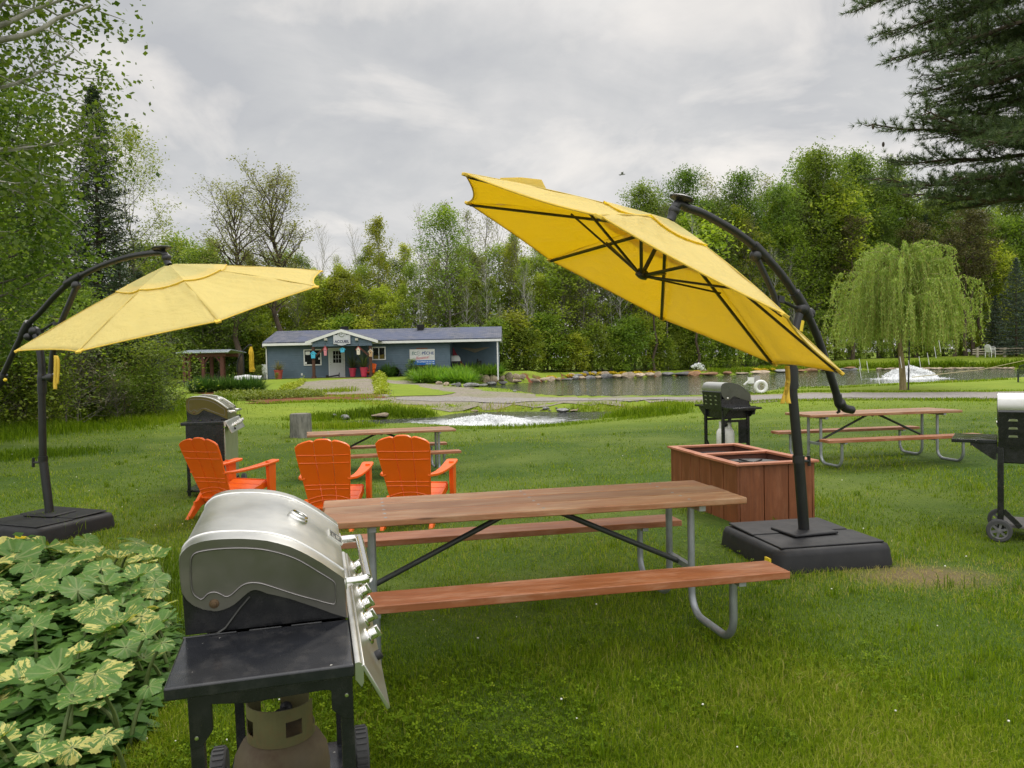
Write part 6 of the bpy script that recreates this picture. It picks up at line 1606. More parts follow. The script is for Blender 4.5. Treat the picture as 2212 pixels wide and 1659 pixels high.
asp2 = make_tree('aspen', 'broad leaved tree with light clusters low at the picture edge, before the dark evergreens', 'tree', 8, 2.4, .25, 34, LF['aspen'], BARK_G, 8500, .11, 72, 'round', .4, .1, 8, .26, .45, cluster=3, cs=.12, up=.2, aspect=.72)
asp2.location = (-12.2, 17.5, 0)

# ---- white pine reaching in from the other side
def white_pine():
    rg = random.Random(81); t = thing('white_pine', 'white pine with long soft needles reaching in over the far pond bank', 'tree', (9.6, 11.6, 0)); base = Vector((9.6, 11.6, 0))
    m = MB(); m.tube([(0, 0, -.3), (0, .05, 5), (.1, 0, 11)], [.26, .19, .05], 10); tufts = []
    def branch(z0, tip, w=1.0, r=.055):
        o = Vector((0, 0, z0)); tip = tip-base; L = (tip-o).length; d = (tip-o)/L
        pts = [o+(tip-o)*(k/8)+Vector((rg.gauss(0, .04), rg.gauss(0, .05), -.25*math.sin(PI*k/8)*(L/5)+rg.gauss(0, .03))) for k in range(9)]; pts[-1] = tip
        m.tube(smoothpath(pts, 2), [r*(1-.86*k/16) for k in range(17)], 6)
        n = int(L*11)
        for i in range(n):
            s = .22+.78*(i+rg.random())/n; x = s*8; k = min(int(x), 7); p = pts[k].lerp(pts[k+1], x-k)
            side_ = 1 if i % 2 else -1; hv = Vector((-d.y, d.x, 0)).normalized()
            d2 = (d*.75+hv*side_*rg.uniform(.4, 1.0)+Vector((0, 0, rg.uniform(-.1, .35)))).normalized(); L2 = w*(.25+1.05*(1-s)**.7)*rg.uniform(.5, 1.1)
            q = p+d2*L2; m.tube([p, p.lerp(q, .5)+Vector((0, 0, -.03)), q], [.011, .007, .003], 4, cap=False)
            nt = max(2, int(L2/.055))
            for j in range(nt):
                f = .2+.8*(j+1)/nt; pp = p.lerp(q, f); tufts.append((pp, (d2+Vector((rg.gauss(0, .5), rg.gauss(0, .5), rg.gauss(.1, .4)))).normalized()))
                if rg.random() < .55:
                    d3 = (d2*.5+Vector((rg.gauss(0, 1), rg.gauss(0, 1), rg.gauss(0, .6)))).normalized(); tufts.append((pp+d3*.12, d3))
    T = lambda u, v, y: at_y(u, v, y)
    for z0, u, v, y, w in ((8.6, 1858, 18, 11.2, 1), (8.0, 1905, 70, 11.8, .9), (7.4, 1925, 126, 11.0, .9), (6.6, 1978, 203, 11.6, .8), (5.4, 1884, 268, 11.2, .55), (5.0, 1925, 345, 12.0, .9), (4.5, 1900, 385, 11.4, .9), (4.2, 1950, 420, 11.0, .8), (6.1, 2040, 250, 12.2, .9), (7.9, 2010, 40, 12.4, 1), (4.8, 2060, 380, 10.6, .9), (7.0, 2060, 150, 10.4, .9),
                           (5.6, 2110, 300, 10.2, .8), (8.9, 1980, -40, 10.6, 1), (6.4, 2000, 225, 12.6, .7), (4.4, 2080, 410, 12.5, .8), (9.3, 1900, -60, 12, 1)): branch(z0, T(u, v, y), w)
    for k in range(9):
        uu, vv, yy = rg.uniform(1990, 2130), rg.uniform(-60, 415), rg.uniform(10.4, 13); tp_ = T(uu, vv, yy); branch(min(max(tp_.z+rg.uniform(-.2, .7), 3.6), 9.5), tp_, .95)
    for k in range(10):
        a = rg.uniform(-1.9, 1.9); z = rg.uniform(4.2, 10); branch(z, base+Vector((math.cos(a)*3.2, math.sin(a)*3.2, z+rg.uniform(-.3, .6))), .8)
    m.build('trunk', BARK_B, t, smooth=60)
    g = np.random.default_rng(82); n = len(tufts); K = 18
    Pp = np.array([tuple(p) for p, d in tufts]).repeat(K, 0); D = np.array([tuple(d) for p, d in tufts]).repeat(K, 0)
    A = D+g.normal(0, .55, (n*K, 3)); A /= np.linalg.norm(A, axis=1)[:, None]; L = g.uniform(.07, .125, n*K)[:, None]
    W = np.cross(A, g.normal(size=(n*K, 3))); W /= np.linalg.norm(W, axis=1)[:, None]; W *= .0036
    V = np.stack([Pp-W, Pp+W, Pp+A*L], 1).reshape(-1, 3); Q = np.arange(n*K)[:, None]*3+np.arange(3)
    np_mesh('crown', V, Q, LF['pine'], t, np.repeat(np.clip(np.repeat(g.normal(.45, .25, n), K)+g.normal(0, .1, n*K), 0, 1), 3))
    cn = MB()
    for u, v in ((1886, 268), (1908, 306)):
        q = T(u, v, 11.2)-base; cn = MB(); cn.ball(q-Vector((0, 0, .04)), .02, 8, (1, 1, 1.9)); cn.build('pine_cone', BARK_B, t)
white_pine()

# ---- willow on the strip of grass before the pond
def willow():
    q = ground(1951, 842); t = thing('willow', 'young weeping willow with pale yellow green hanging branches before the pond', 'tree', tuple(q)); rg = random.Random(91); s = q.y/1652
    m = MB(); hT = 7.3; m.tube(smoothpath([(0, 0, -.2), (-.05, 0, 1.0), (-.12, .05, 2.2), (-.1, 0, 3.4), (.05, .1, 4.8), (.0, 0, 5.7)], 3), [.20, .15, .14, .13, .12, .11, .10, .09, .08, .07, .06, .05, .04, .03, .03, .02], 9); C = []
    m2 = MB()
    for i in range(84):
        z0 = 2.2+3.6*((i+.5)/84); az = i*2.399; reach = (2.8 if z0 < 4.4 else 2.8-.85*(z0-4.4))*rg.choice([.6, .8, .95, 1.0, 1.2])*rg.uniform(.85, 1.05); rise = rg.uniform(.5, 1.25)*(1 if z0 < 5 else .8)
        o = Vector((0, 0, z0)); tip = o+Vector((math.cos(az)*reach, math.sin(az)*reach, rise*1.0))
        mid = o.lerp(tip, .5)+Vector((0, 0, .5)); lp = smoothpath([o, mid, tip], 4); m.tube(lp, [.04, .015, .006], 5, cap=False)
        for k in range(13):
            f = .34+.66*(k+rg.random())/13; x = f*(len(lp)-1); j = min(int(x), len(lp)-2); p = lp[j].lerp(lp[j+1], x-j)
            zmin = 1.55+rg.uniform(0, .9)+.35*max(0, 1-reach/3); L = max(.5, min(p.z-zmin, rg.uniform(.8, 3.2))); out = Vector((math.cos(az), math.sin(az), 0)); sw = Vector((rg.gauss(0, .25), rg.gauss(0, .25), 0))
            pts = [p+(out*.45+sw)*min(1, g*1.4)*.6+Vector((0, 0, .12*math.sin(min(1, g*3)*PI)-L*g**1.15)) for g in (0, .2, .45, .7, 1)]
            m2.tube(pts, .006, 3, cap=False)
            n = int(L*17)
            for e in range(n):
                x = 4*(e+rg.random())/n; j = min(int(x), 3); C.append(tuple(pts[j].lerp(pts[j+1], x-j)))
    m.build('trunk', BARK_W, t, smooth=60); m2.build('hanging_twigs', paint('yellow_twigs', (.30, .27, .06, 1), .7), t, smooth=0)
    C = np.array(C); g = np.random.default_rng(92)
    leaf_mesh('crown', C, .15, LF['willow'], t, 93, .24, .1, np.clip(g.normal(.45, .25, len(C)), 0, 1), .75, 2, .04)
    # light tubes hung in the tree, the stake and its cord
    for k, (u, v) in enumerate(((1856, 775), (1872, 780), (1786+70, 792), (1896, 805), (1944, 770), (1962, 778), (1985, 770), (2003, 762), (2018, 748), (2028, 735))):
        p = at_y(u, v, q.y-1.5-.1*k); lm = MB(); lm.tube([p, p+Vector((.08, 0, -.5))], .012, 6); tag(lm.build('hanging_tube', WHITEP, None), 'thin white tube hung in the weeping willow', 'decoration', 'white tubes hung in the willow')
    b = ground(1962, 842); m = MB(); m.tube([b, b+Vector((.12, .1, 2.35))], .035, 6); m.tube([b+Vector((.12, .1, 2.35)), b+Vector((.55, .4, 3.2)), b+Vector((1.1, .6, 3.9))], .012, 4); tag(m.build('stake', BLACKM, None), 'thin dark stake with a cord standing beside the willow trunk', 'stake')
willow()
p0, p1 = at_z(1880+90, 815, .4), ground(2212, 800); m = MB(); m.tube([p0, (Vector(p0)+p1)/2+Vector((0, 0, .25)), p1+Vector((0, 0, .9))], .02, 4); tag(m.build('mooring_line', paint('yellow_rope', (.4, .34, .16, 1), .8), None), 'slack yellowish line running from the fountain to the bank', 'rope')
GC = 'blue green spruces at the end of the far bank'
bs = P_(conifer('blue_spruce', 'blue green spruce at the end of the far bank', 14, 3.4, .05, LF['blue'], BARK_B, 95, 28, 10, .30, GC, .25, .9), 14)
for u, v, y in ((2195, 560, 92), (2260, 500, 95), (2150, 640, 96)): place(bs, u, v, y, wide=1.1)
GT = 'bare lower trunks at the edge of the far woods'
tk_ = P_(make_tree('tall_pine', 'tall pine trunk with high thin crown at the edge of the far woods', 'tree', 20, 2.6, .5, 24, LF['rust'], BARK_B, 2200, .24, 96, 'oval', .3, .28, 6, .3, group=GT, cluster=2), 20)
for u, v, y in ((2085, 450, 97), (2100, 455, 97.5), (2116, 470, 99), (1975, 480, 98), (1838, 470, 94), (1503, 540, 80), (1412, 560, 76), (2060, 500, 96)): place(tk_, u, v, y)
# ------------------------------------------------------------------ bed of big marbled leaves
def marbled():
    t = NT('marbled_leaf'); co = t.coord('Object', (1, 1, 1))
    oi = t.new('ShaderNodeObjectInfo')
    add = t.new('ShaderNodeVectorMath', operation='ADD'); t.link(co, add.inputs[0])
    mul = t.new('ShaderNodeVectorMath', operation='SCALE'); t.link(oi.outputs['Location'], mul.inputs[0]); mul.inputs['Scale'].default_value = 3.7
    t.link(mul.outputs[0], add.inputs[1])
    cx = t.new('ShaderNodeCombineXYZ'); t.link(t.math('MULTIPLY', t.attr('ang'), 2.1), cx.inputs[0]); t.link(t.math('MULTIPLY', t.attr('rad'), 1.15), cx.inputs[1]); t.link(t.math('MULTIPLY', oi.outputs['Random'], 40), cx.inputs[2])
    n = t.noise(cx.outputs[0], 1.5, 5, .62, .35); n2 = t.noise(add.outputs[0], 9, 4, .6)
    thr = t.math('ADD', n, t.math('MULTIPLY', t.math('SUBTRACT', oi.outputs['Random'], .5), .22))
    f = t.ramp(thr, [(.57, 0), (.60, 1)], 'LINEAR')
    g = t.mix(n2, (.060, .150, .022, 1), (.135, .25, .050, 1)); y = t.mix(n2, (.46, .42, .06, 1), (.66, .62, .24, 1))
    c = t.mix(f, g, y); v = t.attr('vein'); c = t.mix(t.ramp(v, [(.0, .55), (.06, 0)]), c, (.34, .36, .16, 1))
    c = t.mix(t.ramp(t.noise(add.outputs[0], 3.1, 5, .7), [(.64, 0), (.72, .6)]), c, (.13, .10, .045, 1))
    nm = t.bump(t.ramp(v, [(.0, 0), (.25, 1)]), .5, .012)
    a = t.bsdf(c, .5, 0, nm, .35); b = t.new('ShaderNodeBsdfTranslucent'); t.link(t.mix(1.0, c, (1.1, 1.15, .6, 1), 'MULTIPLY'), b.inputs[0])
    m = t.new('ShaderNodeMixShader'); m.inputs[0].default_value = .3; t.link(a, m.inputs[1]); t.link(b.outputs[0], m.inputs[2])
    return t.done(m.outputs[0])
MARB = marbled(); STALK = paint('green_stalk', (.09, .13, .03, 1), .6)

def leaf_blade(seed, cup):
    """round, toothed leaf with a cleft at the stalk; radius 1, lies in xy, stalk at the origin"""
    rg = random.Random(seed); NA, NR = 60, 9; V = []; Fc = []; vein = []; ang = []; rad = []
    ph = [rg.uniform(0, 6.28) for _ in range(4)]
    veins = [R(a) for a in (-150, -112, -75, -38, 0, 38, 75, 112, 150)]
    for i in range(NA+1):
        a = R(-166)+R(332)*i/NA
        Rr = 1*(1+.06*math.sin(3*a+ph[0])+.05*math.sin(5*a+ph[1]))*(.93+.12*math.cos(a*.5)**2)
        Rr *= 1+(.045 if i % 2 else -.03)+.02*rg.random()
        for j in range(NR+1):
            f = j/NR; r = f*Rr*(1 if j < NR else 1)
            x, y = r*math.cos(a), r*math.sin(a)
            dv = min(abs(a-v) for v in veins)*r
            z = cup*f*f*.45+.07*f*math.sin(4*a+ph[2])*f+.05*f*math.sin(7*a+ph[3])*f-.35*max(0, f-.72)**2*3+.035*f*(1-min(1, dv/.12))*-1
            V.append((x+.25*0, y, z)); vein.append(min(dv, 1.0)); ang.append(a); rad.append(f)
    Fc = [(i*(NR+1)+j, (i+1)*(NR+1)+j, (i+1)*(NR+1)+j+1, i*(NR+1)+j+1) for i in range(NA) for j in range(NR)]
    o = np_mesh('leaf_blade', V, Fc, MARB, smooth=True)
    at = o.data.attributes.new('vein', 'FLOAT', 'POINT'); at.data.foreach_set('value', np.array(vein, np.float32))
    for nm_, L_ in (('ang', ang), ('rad', rad)): o.data.attributes.new(nm_, 'FLOAT', 'POINT').data.foreach_set('value', np.array(L_, np.float32))
    me = o.data; bpy.data.objects.remove(o); return me
BLADES = [leaf_blade(s, c) for s, c in ((1, .35), (2, .75), (3, .15), (4, -.25), (5, 1.1))]

def marbled_bed():
    rg = random.Random(5); Z4 = lambda x, y: (.3222*x, 1124.6+.3222*y)
    L = [(310,180,230),(560,190,200),(620,215,140),(430,300,330),(680,320,190),(870,200,200),(980,280,130),(100,250,270),(50,190,170),(230,380,150),(330,440,150),(700,420,230),(520,470,220),(410,490,150),(870,460,160),(1040,400,170),(930,370,180),(640,590,260),(820,560,240),(1050,590,250),(780,700,320),(1080,680,230),(980,760,210),(840,850,210),(960,920,220),(640,1030,400),(150,1110,350),(380,1000,260),(480,1210,240),(650,1230,190),(700,1440,210),(1000,1110,170),(280,520,130),(60,640,230),(1090,820,150),(-60,300,260),(-110,480,240),(-80,800,300),(-150,1150,330),(-60,1500,320),(180,290,160),(790,250,140),(590,390,170),(20,480,160),(950,640,150)]+[(rg.uniform(-100, 1080), rg.uniform(120, 760), rg.uniform(110, 230)) for _ in range(34)]+[(rg.uniform(-100, 700), rg.uniform(800, 1560), rg.uniform(130, 260)) for _ in range(10)]
    for k, (x, y, s) in enumerate(L):
        u, v = Z4(x, y); z = rg.uniform(.20, .36); p = at_z(u, v, z); d = p.y; r = s*.3222/F0*d*.56
        g = H(p.x, p.y); t = thing('butterbur_plant', 'big round leaf marbled green and cream on its own stalk in the leafy bed', 'plant', (p.x, p.y, g), 0, 'big marbled leaves of the bed beside the large grill')
        me = BLADES[rg.randrange(5)]; o = bpy.data.objects.new('leaf_blade', me); COL.objects.link(o); adopt(o, t)
        tilt = Vector((rg.gauss(.03, .25), rg.gauss(-.16, .22), 1)).normalized()
        o.location = (0, 0, z-g); q = tilt.to_track_quat('Z', 'Y') @ Quaternion((0, 0, 1), rg.uniform(0, 6.28)); o.rotation_mode = 'QUATERNION'; o.rotation_quaternion = q; o.scale = (r, r, r)
        a = rg.uniform(0, 6.28); m = MB(); m.tube(smoothpath([(math.cos(a)*.10, math.sin(a)*.10, 0), (math.cos(a)*.06, math.sin(a)*.06, (z-g)*.6), (0, 0, z-g)], 3), [.011, .007], 6); m.build('stalk', STALK, t, smooth=60)
    # ground elder filling the bed: leaflets in threes
    g = np.random.default_rng(15); n = 4300; P = np.array(PLANT_BED); x0, y0 = P.min(0); x1, y1 = P.max(0)
    x = g.uniform(max(x0, -5.6), x1, n*3); y = g.uniform(y0, y1, n*3); ok = poly_sd(x, y, PLANT_BED) > .04; x, y = x[ok][:n], y[ok][:n]; n = len(x)
    edge = np.clip(poly_sd(x, y, PLANT_BED)/.35, .25, 1)
    z = hgt(x, y)+(.06+.20*g.random(n)+.07*vnoise(x, y, 3)+.04*vnoise(x, y, 7))*edge
    V = []; Q = []; T = []
    for i in range(n):
        a0 = g.uniform(0, 6.28); tone = g.normal(.45, .22); c = Vector((x[i], y[i], z[i])); sc = g.uniform(.050, .085)
        for leaflet in range(5 if g.random() < .6 else 3):
            a = a0+(leaflet-1)*1.15+g.normal(0, .1); d = Vector((math.cos(a), math.sin(a), g.normal(-.12, .18))); w = Vector((-d.y, d.x, 0))*.34; up = Vector((0, 0, .10)); b = len(V)
            s0, L_ = sc*.25, sc*1.55
            V += [c+d*s0, c+d*(s0+L_*.42)+w*L_+up*L_*.9, c+d*(s0+L_)-up*L_*.6, c+d*(s0+L_*.42)-w*L_+up*L_*.9, c+d*(s0+L_*.5)]
            Q += [(b, b+4, b+1), (b+1, b+4, b+2), (b, b+3, b+4), (b+3, b+2, b+4)]; T += [tone]*5
    o = np_mesh('ground_elder', [tuple(v) for v in V], Q, leafmat('ground_elder_leaf', (.032, .095, .012, 1), (.115, .22, .036, 1), .35, .5, obj_var=.0), None, np.clip(T, 0, 1), smooth=False)
    tag(o, 'low green ground elder leaves filling the bed between the marbled leaves', 'ground cover', kind='stuff')
    x = g.uniform(-5.6, x1, 9000); y = g.uniform(y0, y1, 9000); ok = poly_sd(x, y, PLANT_BED) > .02
    tag(sheet('bed_soil', PLANT_BED, .012, .35, paint('dark_bed_soil', (.020, .020, .010, 1), .95, 0, .3, 6), .05, seed=9), kind='structure')
marbled_bed()

# ---- taller grass: edges of the bed, side bank, stream banks, gravel weeds
def tall_grass():
    g = np.random.default_rng(41); X = []; Y = []; Hh = []; T = []
    def band(pts, n, spread, h, tone):      # along a line in the view
        Pw = np.array([tuple(ground(u, v)[:2]) for u, v in pts]); seg = np.linalg.norm(np.diff(Pw, axis=0), axis=1); cs = np.concatenate([[0], np.cumsum(seg)])
        s = g.uniform(0, cs[-1], n); x = np.interp(s, cs, Pw[:, 0])+g.normal(0, spread, n); y = np.interp(s, cs, Pw[:, 1])+g.normal(0, spread, n)
        X.append(x); Y.append(y); Hh.append(h*g.uniform(.45, 1.2, n)*(.75+.25*vnoise(x, y, 1.2))); T.append(np.clip(tone+g.normal(0, .13, n)+.1*vnoise(x, y, .8), 0, 1))
    band([(-60, 960), (60, 935), (200, 925), (300, 915), (400, 900), (440, 893)], 6500, .55, .42, .42)
    band([(-60, 935), (100, 915), (250, 900), (380, 885), (450, 878)], 7000, .5, .75, .35)
    band([(640, 908), (700, 903), (760, 898), (830, 895), (905, 898), (930, 893)], 4200, .26, .40, .34)
    band([(640, 925), (720, 925), (800, 922)], 1500, .3, .32, .45)
    band([(930, 924), (1000, 926), (1100, 927), (1200, 920), (1290, 912), (1390, 901), (1480, 893)], 1900, .2, .22, .45)
    band([(1290, 905), (1340, 900), (1400, 897), (1480, 890)], 2600, .30, .50, .40)
    band([(1230, 886), (1300, 882), (1400, 884), (1500, 880)], 1800, .3, .30, .5)
    band([(800, 872), (900, 880), (1000, 884), (1150, 879)], 1500, .35, .22, .7)
    band([(1500, 872), (1600, 870), (1700, 866), (1850, 864), (2212, 865)], 3500, .3, .16, .5)
    band([(1580, 853), (1700, 848), (1850, 846), (2212, 845)], 2200, .3, .14, .5)
    band([(1810, 797), (1900, 796), (2000, 795), (2100, 794), (2230, 793)], 5200, .5, .75, .42)
    band([(1540, 806), (1640, 800), (1810, 796)], 3500, .5, .5, .45)
    band([(1640, 845), (1700, 841), (1800, 838), (1950, 831), (2180, 820)], 2500, .2, .22, .5)
    band([(700, 856), (760, 858), (820, 862)], 500, .4, .35, .6); band([(640, 852), (700, 845), (760, 846)], 900, .45, .40, .62)
    band([(570, 872), (700, 868), (850, 868)], 1800, .3, .18, .55)
    band([(30, 1150), (140, 1147), (160, 1160)], 260, .08, .34, .5); band([(60, 1150), (120, 1152)], 160, .05, .42, .5)
    band([(375, 1200), (388, 1290), (390, 1380)], 500, .07, .24, .42); band([(-30, 990), (80, 985), (180, 975)], 2200, .5, .20, .3)
    for _ in range(420):      # coarse tufts the mower missed
        u, v = g.uniform(-40, 2260), 900+740*g.uniform()**1.3; q = ground(u, v); k = int(g.integers(8, 26))
        if poly_sd(q.x, q.y, PLANT_BED)[0] > -.1 or poly_sd(q.x, q.y, GRAVEL_POLY)[0] > -.3 or q.y > 26: continue
        r = g.uniform(.02, .06); X.append(q.x+g.normal(0, r, k)); Y.append(q.y+g.normal(0, r, k)); Hh.append(g.uniform(.05, .12)*g.uniform(.6, 1.2, k)); T.append(np.clip(g.normal(.36, .1)+g.normal(0, .1, k), 0, 1))
    X, Y, Hh, T = map(np.concatenate, (X, Y, Hh, T)); ok = (poly_sd(X, Y, POND) < -.05) & (poly_sd(X, Y, STREAM) < .25); X, Y, Hh, T = X[ok], Y[ok], Hh[ok], T[ok]
    d = np.hypot(X, Y); o = blades('tall_grass', X, Y, Hh, np.maximum(.006, d*.0007), T, GRASS, .28, 44, bend=.7)
    tag(o, 'unmown taller grass and weeds along the banks, gravel edges and leafy bed', 'grass', kind='stuff')
tall_grass()

# ---- clumps: ornamental grass row, daylilies, yellow borders
def clump(name, label, cat, n, h, w, spread, mat, seed, group, lean=.6):
    t = thing(name, label, cat, (0, 0, 0), 0, group); g = np.random.default_rng(seed); a = g.uniform(0, 6.28, n); r = spread*np.sqrt(g.random(n))
    X, Y = r*np.cos(a), r*np.sin(a); V = []; Q = []; T = []
    for i in range(n):
        ln = abs(g.normal(.1, lean))*.8; L = h*g.uniform(.6, 1.15); b = len(V); tone = g.uniform()
        for k in range(5):
            s = k/4; rr = L*s*math.sin(ln)*(1+.5*s); zz = max(.02, L*(s*math.cos(ln*.7)-.42*s*s*math.sin(ln)*1.5)); ww = w*(1-.85*s**2)/2; aa = a[i]+g.normal(0, .03)
            x, y = X[i]+rr*math.cos(aa), Y[i]+rr*math.sin(aa); V += [(x-math.sin(aa)*ww, y+math.cos(aa)*ww, zz-.03), (x+math.sin(aa)*ww, y-math.cos(aa)*ww, zz-.03)]; T += [tone, tone]
        Q += [(b+2*k, b+2*k+1, b+2*k+3, b+2*k+2) for k in range(4)]
    np_mesh('leaves', V, Q, mat, t, T); return t
FG = leafmat('fountain_grass_leaf', (.030, .085, .016, 1), (.10, .19, .040, 1), .3, .5, obj_var=.15)
DL = leafmat('daylily_leaf', (.085, .21, .016, 1), (.28, .44, .055, 1), .4, .45, obj_var=.15)
cg = clump('ornamental_grass', 'mounded dark green ornamental grass in the row before the gazebo', 'plant', 420, .95, .045, .35, FG, 5, 'row of ornamental grasses before the gazebo', .55)
for i, u in enumerate((425, 450, 474, 497, 518, 536, 554)):
    q = ground(u, 850-i*.3-2); o = cg if i == 0 else dup(cg); o.location = tuple(q); o.rotation_euler = (0, 0, i*1.1); o.scale = (1, 1, .95+.1*(i % 2))
cd = clump('daylily', 'bright green arching daylily clump above the pond stone wall', 'plant', 330, .85, .06, .4, DL, 6, 'daylily clumps above the pond wall', .75)
DLP = [(910, 826), (935, 825), (960, 826), (985, 827), (1008, 828), (900, 818), (925, 817), (950, 817), (975, 817), (1000, 818), (1022, 821), (1040, 812), (1060, 811), (1015, 812), (990, 812), (1072, 809), (955, 812), (930, 811), (905, 812), (1045, 807), (1020, 808)]
for i, (u, v) in enumerate(DLP):
    q = ground(u, v); o = cd if i == 0 else dup(cd); o.location = tuple(q); o.rotation_euler = (0, 0, i*1.3); o.scale = (1.1, 1.1, 1.0+.15*math.sin(i*2.3))
for i, (x, y, sc) in enumerate(((1375, 345, .9), (1395, 345, 1.1), (1550, 335, .9), (1575, 330, .8), (1640, 335, .9), (1690, 330, .8))):
    q = at_y(*Z7(x, y), 54.6); o = dup(cg, (q.x, 54.6, H(q.x, 54.6)), i*1.2, sc, label='leafy plant at the foot of the blue house wall', group='plants at the foot of the blue wall')
rb = P_(make_tree('rose_bush', 'leafy climbing bush covering the lower corner of the wall sign', 'bush', 2.4, .8, .05, 20, LF['dark'], BARK_B, 1300, .10, 101, 'round', .9, .03, 5, .12, cluster=2), 2.4)
q = at_y(*Z7(1552, 330), 54.7); rb.location = (q.x-.15, 54.75, H(q.x, 54.7)-.1); rb.scale = (.62, .5, .5)
for i, (x, y, h) in enumerate(((603, 386, 1.0), (705, 398, .5))):
    q = at_y(*Z7(x, y), 53.9); o = dup(rb, (q.x, 53.6, H(q.x, 53.6)-.1), i, (.55*h, .55*h, .42*h), label=('small clipped green bush at the house corner', 'low green bush under the red clay pot')[i])
YB = leafmat('golden_border_leaf', (.22, .29, .016, 1), (.44, .47, .05, 1), .35, .55, obj_var=.05)
def leaf_strip(poly, n, hmax, label, mat, size, seed, name='border_plants'):
    g = np.random.default_rng(seed); P = np.array(G(poly)); x0, y0 = P.min(0); x1, y1 = P.max(0); x = g.uniform(x0, x1, n*4); y = g.uniform(y0, y1, n*4); s = poly_sd(x, y, P); ok = s > 0; x, y, s = x[ok][:n], y[ok][:n], s[ok][:n]
    z = hgt(x, y)+np.clip(s*1.2, .05, hmax)*g.uniform(.35, 1.0, len(x))*(.8+.25*vnoise(x, y, 2.5))
    o = leaf_mesh(name, np.stack([x, y, z], 1), size, mat, None, seed, .65, .5, np.clip(g.normal(.5, .2, len(x)), 0, 1), None, 3, .06); tag(o, label, 'border plants', kind='stuff')
leaf_strip([(652, 822), (660, 823), (640, 838), (612, 852), (592, 853), (612, 840)], 2600, .5, 'golden green border plants along the gravel drive, running down from the porch corner', YB, .14, 1)
leaf_strip([(805, 813), (832, 813), (840, 852), (812, 853)], 3200, .55, 'golden green border plants between the gravel drive and the lawn wedge', YB, .15, 2)
YW = leafmat('yellowish_weeds', (.10, .15, .016, 1), (.27, .30, .05, 1), .35, .6, obj_var=.05)
leaf_strip([(455, 856), (560, 849), (600, 852), (640, 850), (700, 850), (700, 858), (560, 866), (470, 868)], 3600, .28, 'yellowish low weeds before the ornamental grasses', YW, .12, 3, 'weeds')

# ---- rocks round the pond
def rock_mesh(seed, flat):
    rg = random.Random(seed); bm = bmesh.new(); bmesh.ops.create_icosphere(bm, subdivisions=3, radius=1); ks = [(Vector((rg.gauss(0, 1), rg.gauss(0, 1), rg.gauss(0, 1))).normalized(), rg.uniform(.55, .85)) for _ in range(13)]
    for v in bm.verts:
        p = v.co.copy()
        for n, d in ks:
            e = p.dot(n)-d
            if e > 0: p -= n*e*.92
        v.co = Vector((p.x, p.y*.8, p.z*flat))*(1+.02*rg.random())
    me = bpy.data.meshes.new('rock'); bm.to_mesh(me); bm.free(); me.shade_smooth(); me.set_sharp_from_angle(angle=R(22)); return me
def rockmat(name, c1, c2):
    t = NT(name); co = t.coord('Object'); n = t.noise(co, 2.2, 7, .7); oi = t.new('ShaderNodeObjectInfo').outputs['Random']
    c = t.mix(t.ramp(n, [(.3, 0), (.7, 1)]), c1, c2); h = t.new('ShaderNodeHueSaturation'); t.link(c, h.inputs['Color']); t.link(t.ramp(oi, [(0, .65), (1, 1.35)]), h.inputs['Value'])
    return t.done(t.bsdf(h.outputs[0], .9, 0, t.bump(n, .7, .15), spec=.2))
RM = [rockmat('tan_rock', (.23, .175, .12, 1), (.55, .45, .33, 1)), rockmat('grey_rock', (.14, .14, .14, 1), (.36, .35, .34, 1)), rockmat('brown_rock', (.22, .115, .06, 1), (.48, .29, .17, 1))]
ROCKS = [rock_mesh(s, f) for s, f in ((1, .75), (2, .6), (3, .85), (4, .5))]
for i, me in enumerate(ROCKS): me.materials.append(RM[0])
RV = []
for me in ROCKS:
    for k in range(3):
        c = me if k == 0 else me.copy()
        if k: c.materials.clear(); c.materials.append(RM[k])
        RV.append(c)
def rock(u, v, w, h, mi, label, group, sink=.25, depth=.8, rz=None):
    q = ground(u, v); s = q.y/F0; W = w*s/2; Hh = h*s; o = bpy.data.objects.new('rock', RV[(int(u*7+v*3) % 4)*3+mi]); COL.objects.link(o)
    o.location = (q.x, q.y, q.z+Hh*.5-Hh*sink*.5); o.scale = (W*1.12, W*depth+.1, Hh*.8); o.rotation_euler = (0, 0, ((u*13+v*7) % 60-30)/57 if rz is None else rz); tag(o, label, 'rock', group)
GW1 = ('big pale block of the stone wall under the daylilies', 'stone blocks of the wall under the daylilies')
for u, v, w, h, mi in ((949, 831, 15, 8, 0), (965, 833, 14, 8, 0), (979, 834, 13, 8, 1), (991, 835, 15, 9, 1), (1020, 836, 36, 10, 1), (1041, 836, 30, 10, 1), (1034, 822, 24, 16, 0), (1050, 826, 17, 18, 0), (1066, 826, 22, 17, 0), (1084, 825, 16, 20, 0), (1100, 822, 20, 18, 0), (1116, 820, 18, 14, 0), (1110, 826, 36, 7, 0), (1062, 833, 26, 11, 1), (1128, 818, 16, 10, 0), (1085, 829, 24, 6, 1)): rock(u, v, w, h, mi, *GW1)
GW2 = ('rock lining the far bank of the pond', 'rocks lining the far bank of the pond')
rr_ = random.Random(77); u = 1140
while u < 1545:
    v = float(np.interp(u, [1140, 1210, 1306, 1371, 1435, 1520, 1560], [826, 822, 817.5, 816, 812, 812, 810])); w = rr_.uniform(12, 30)*(1.5 if u > 1420 else 1); h = rr_.uniform(8, 14); mi = rr_.choice([0, 0, 0, 1]) if u < 1430 else rr_.choice([2, 2, 1])
    rock(u+w/2, v+.6, w*1.1, h, mi, *GW2); u += w*.92
for u, v, w, h, mi in ((1265, 811, 14, 10, 1), (1283, 812, 16, 12, 1), (1306, 812, 22, 10, 0), (1250, 814, 20, 7, 1), (1235, 813, 16, 8, 0)): rock(u, v, w, h, mi, *GW2)
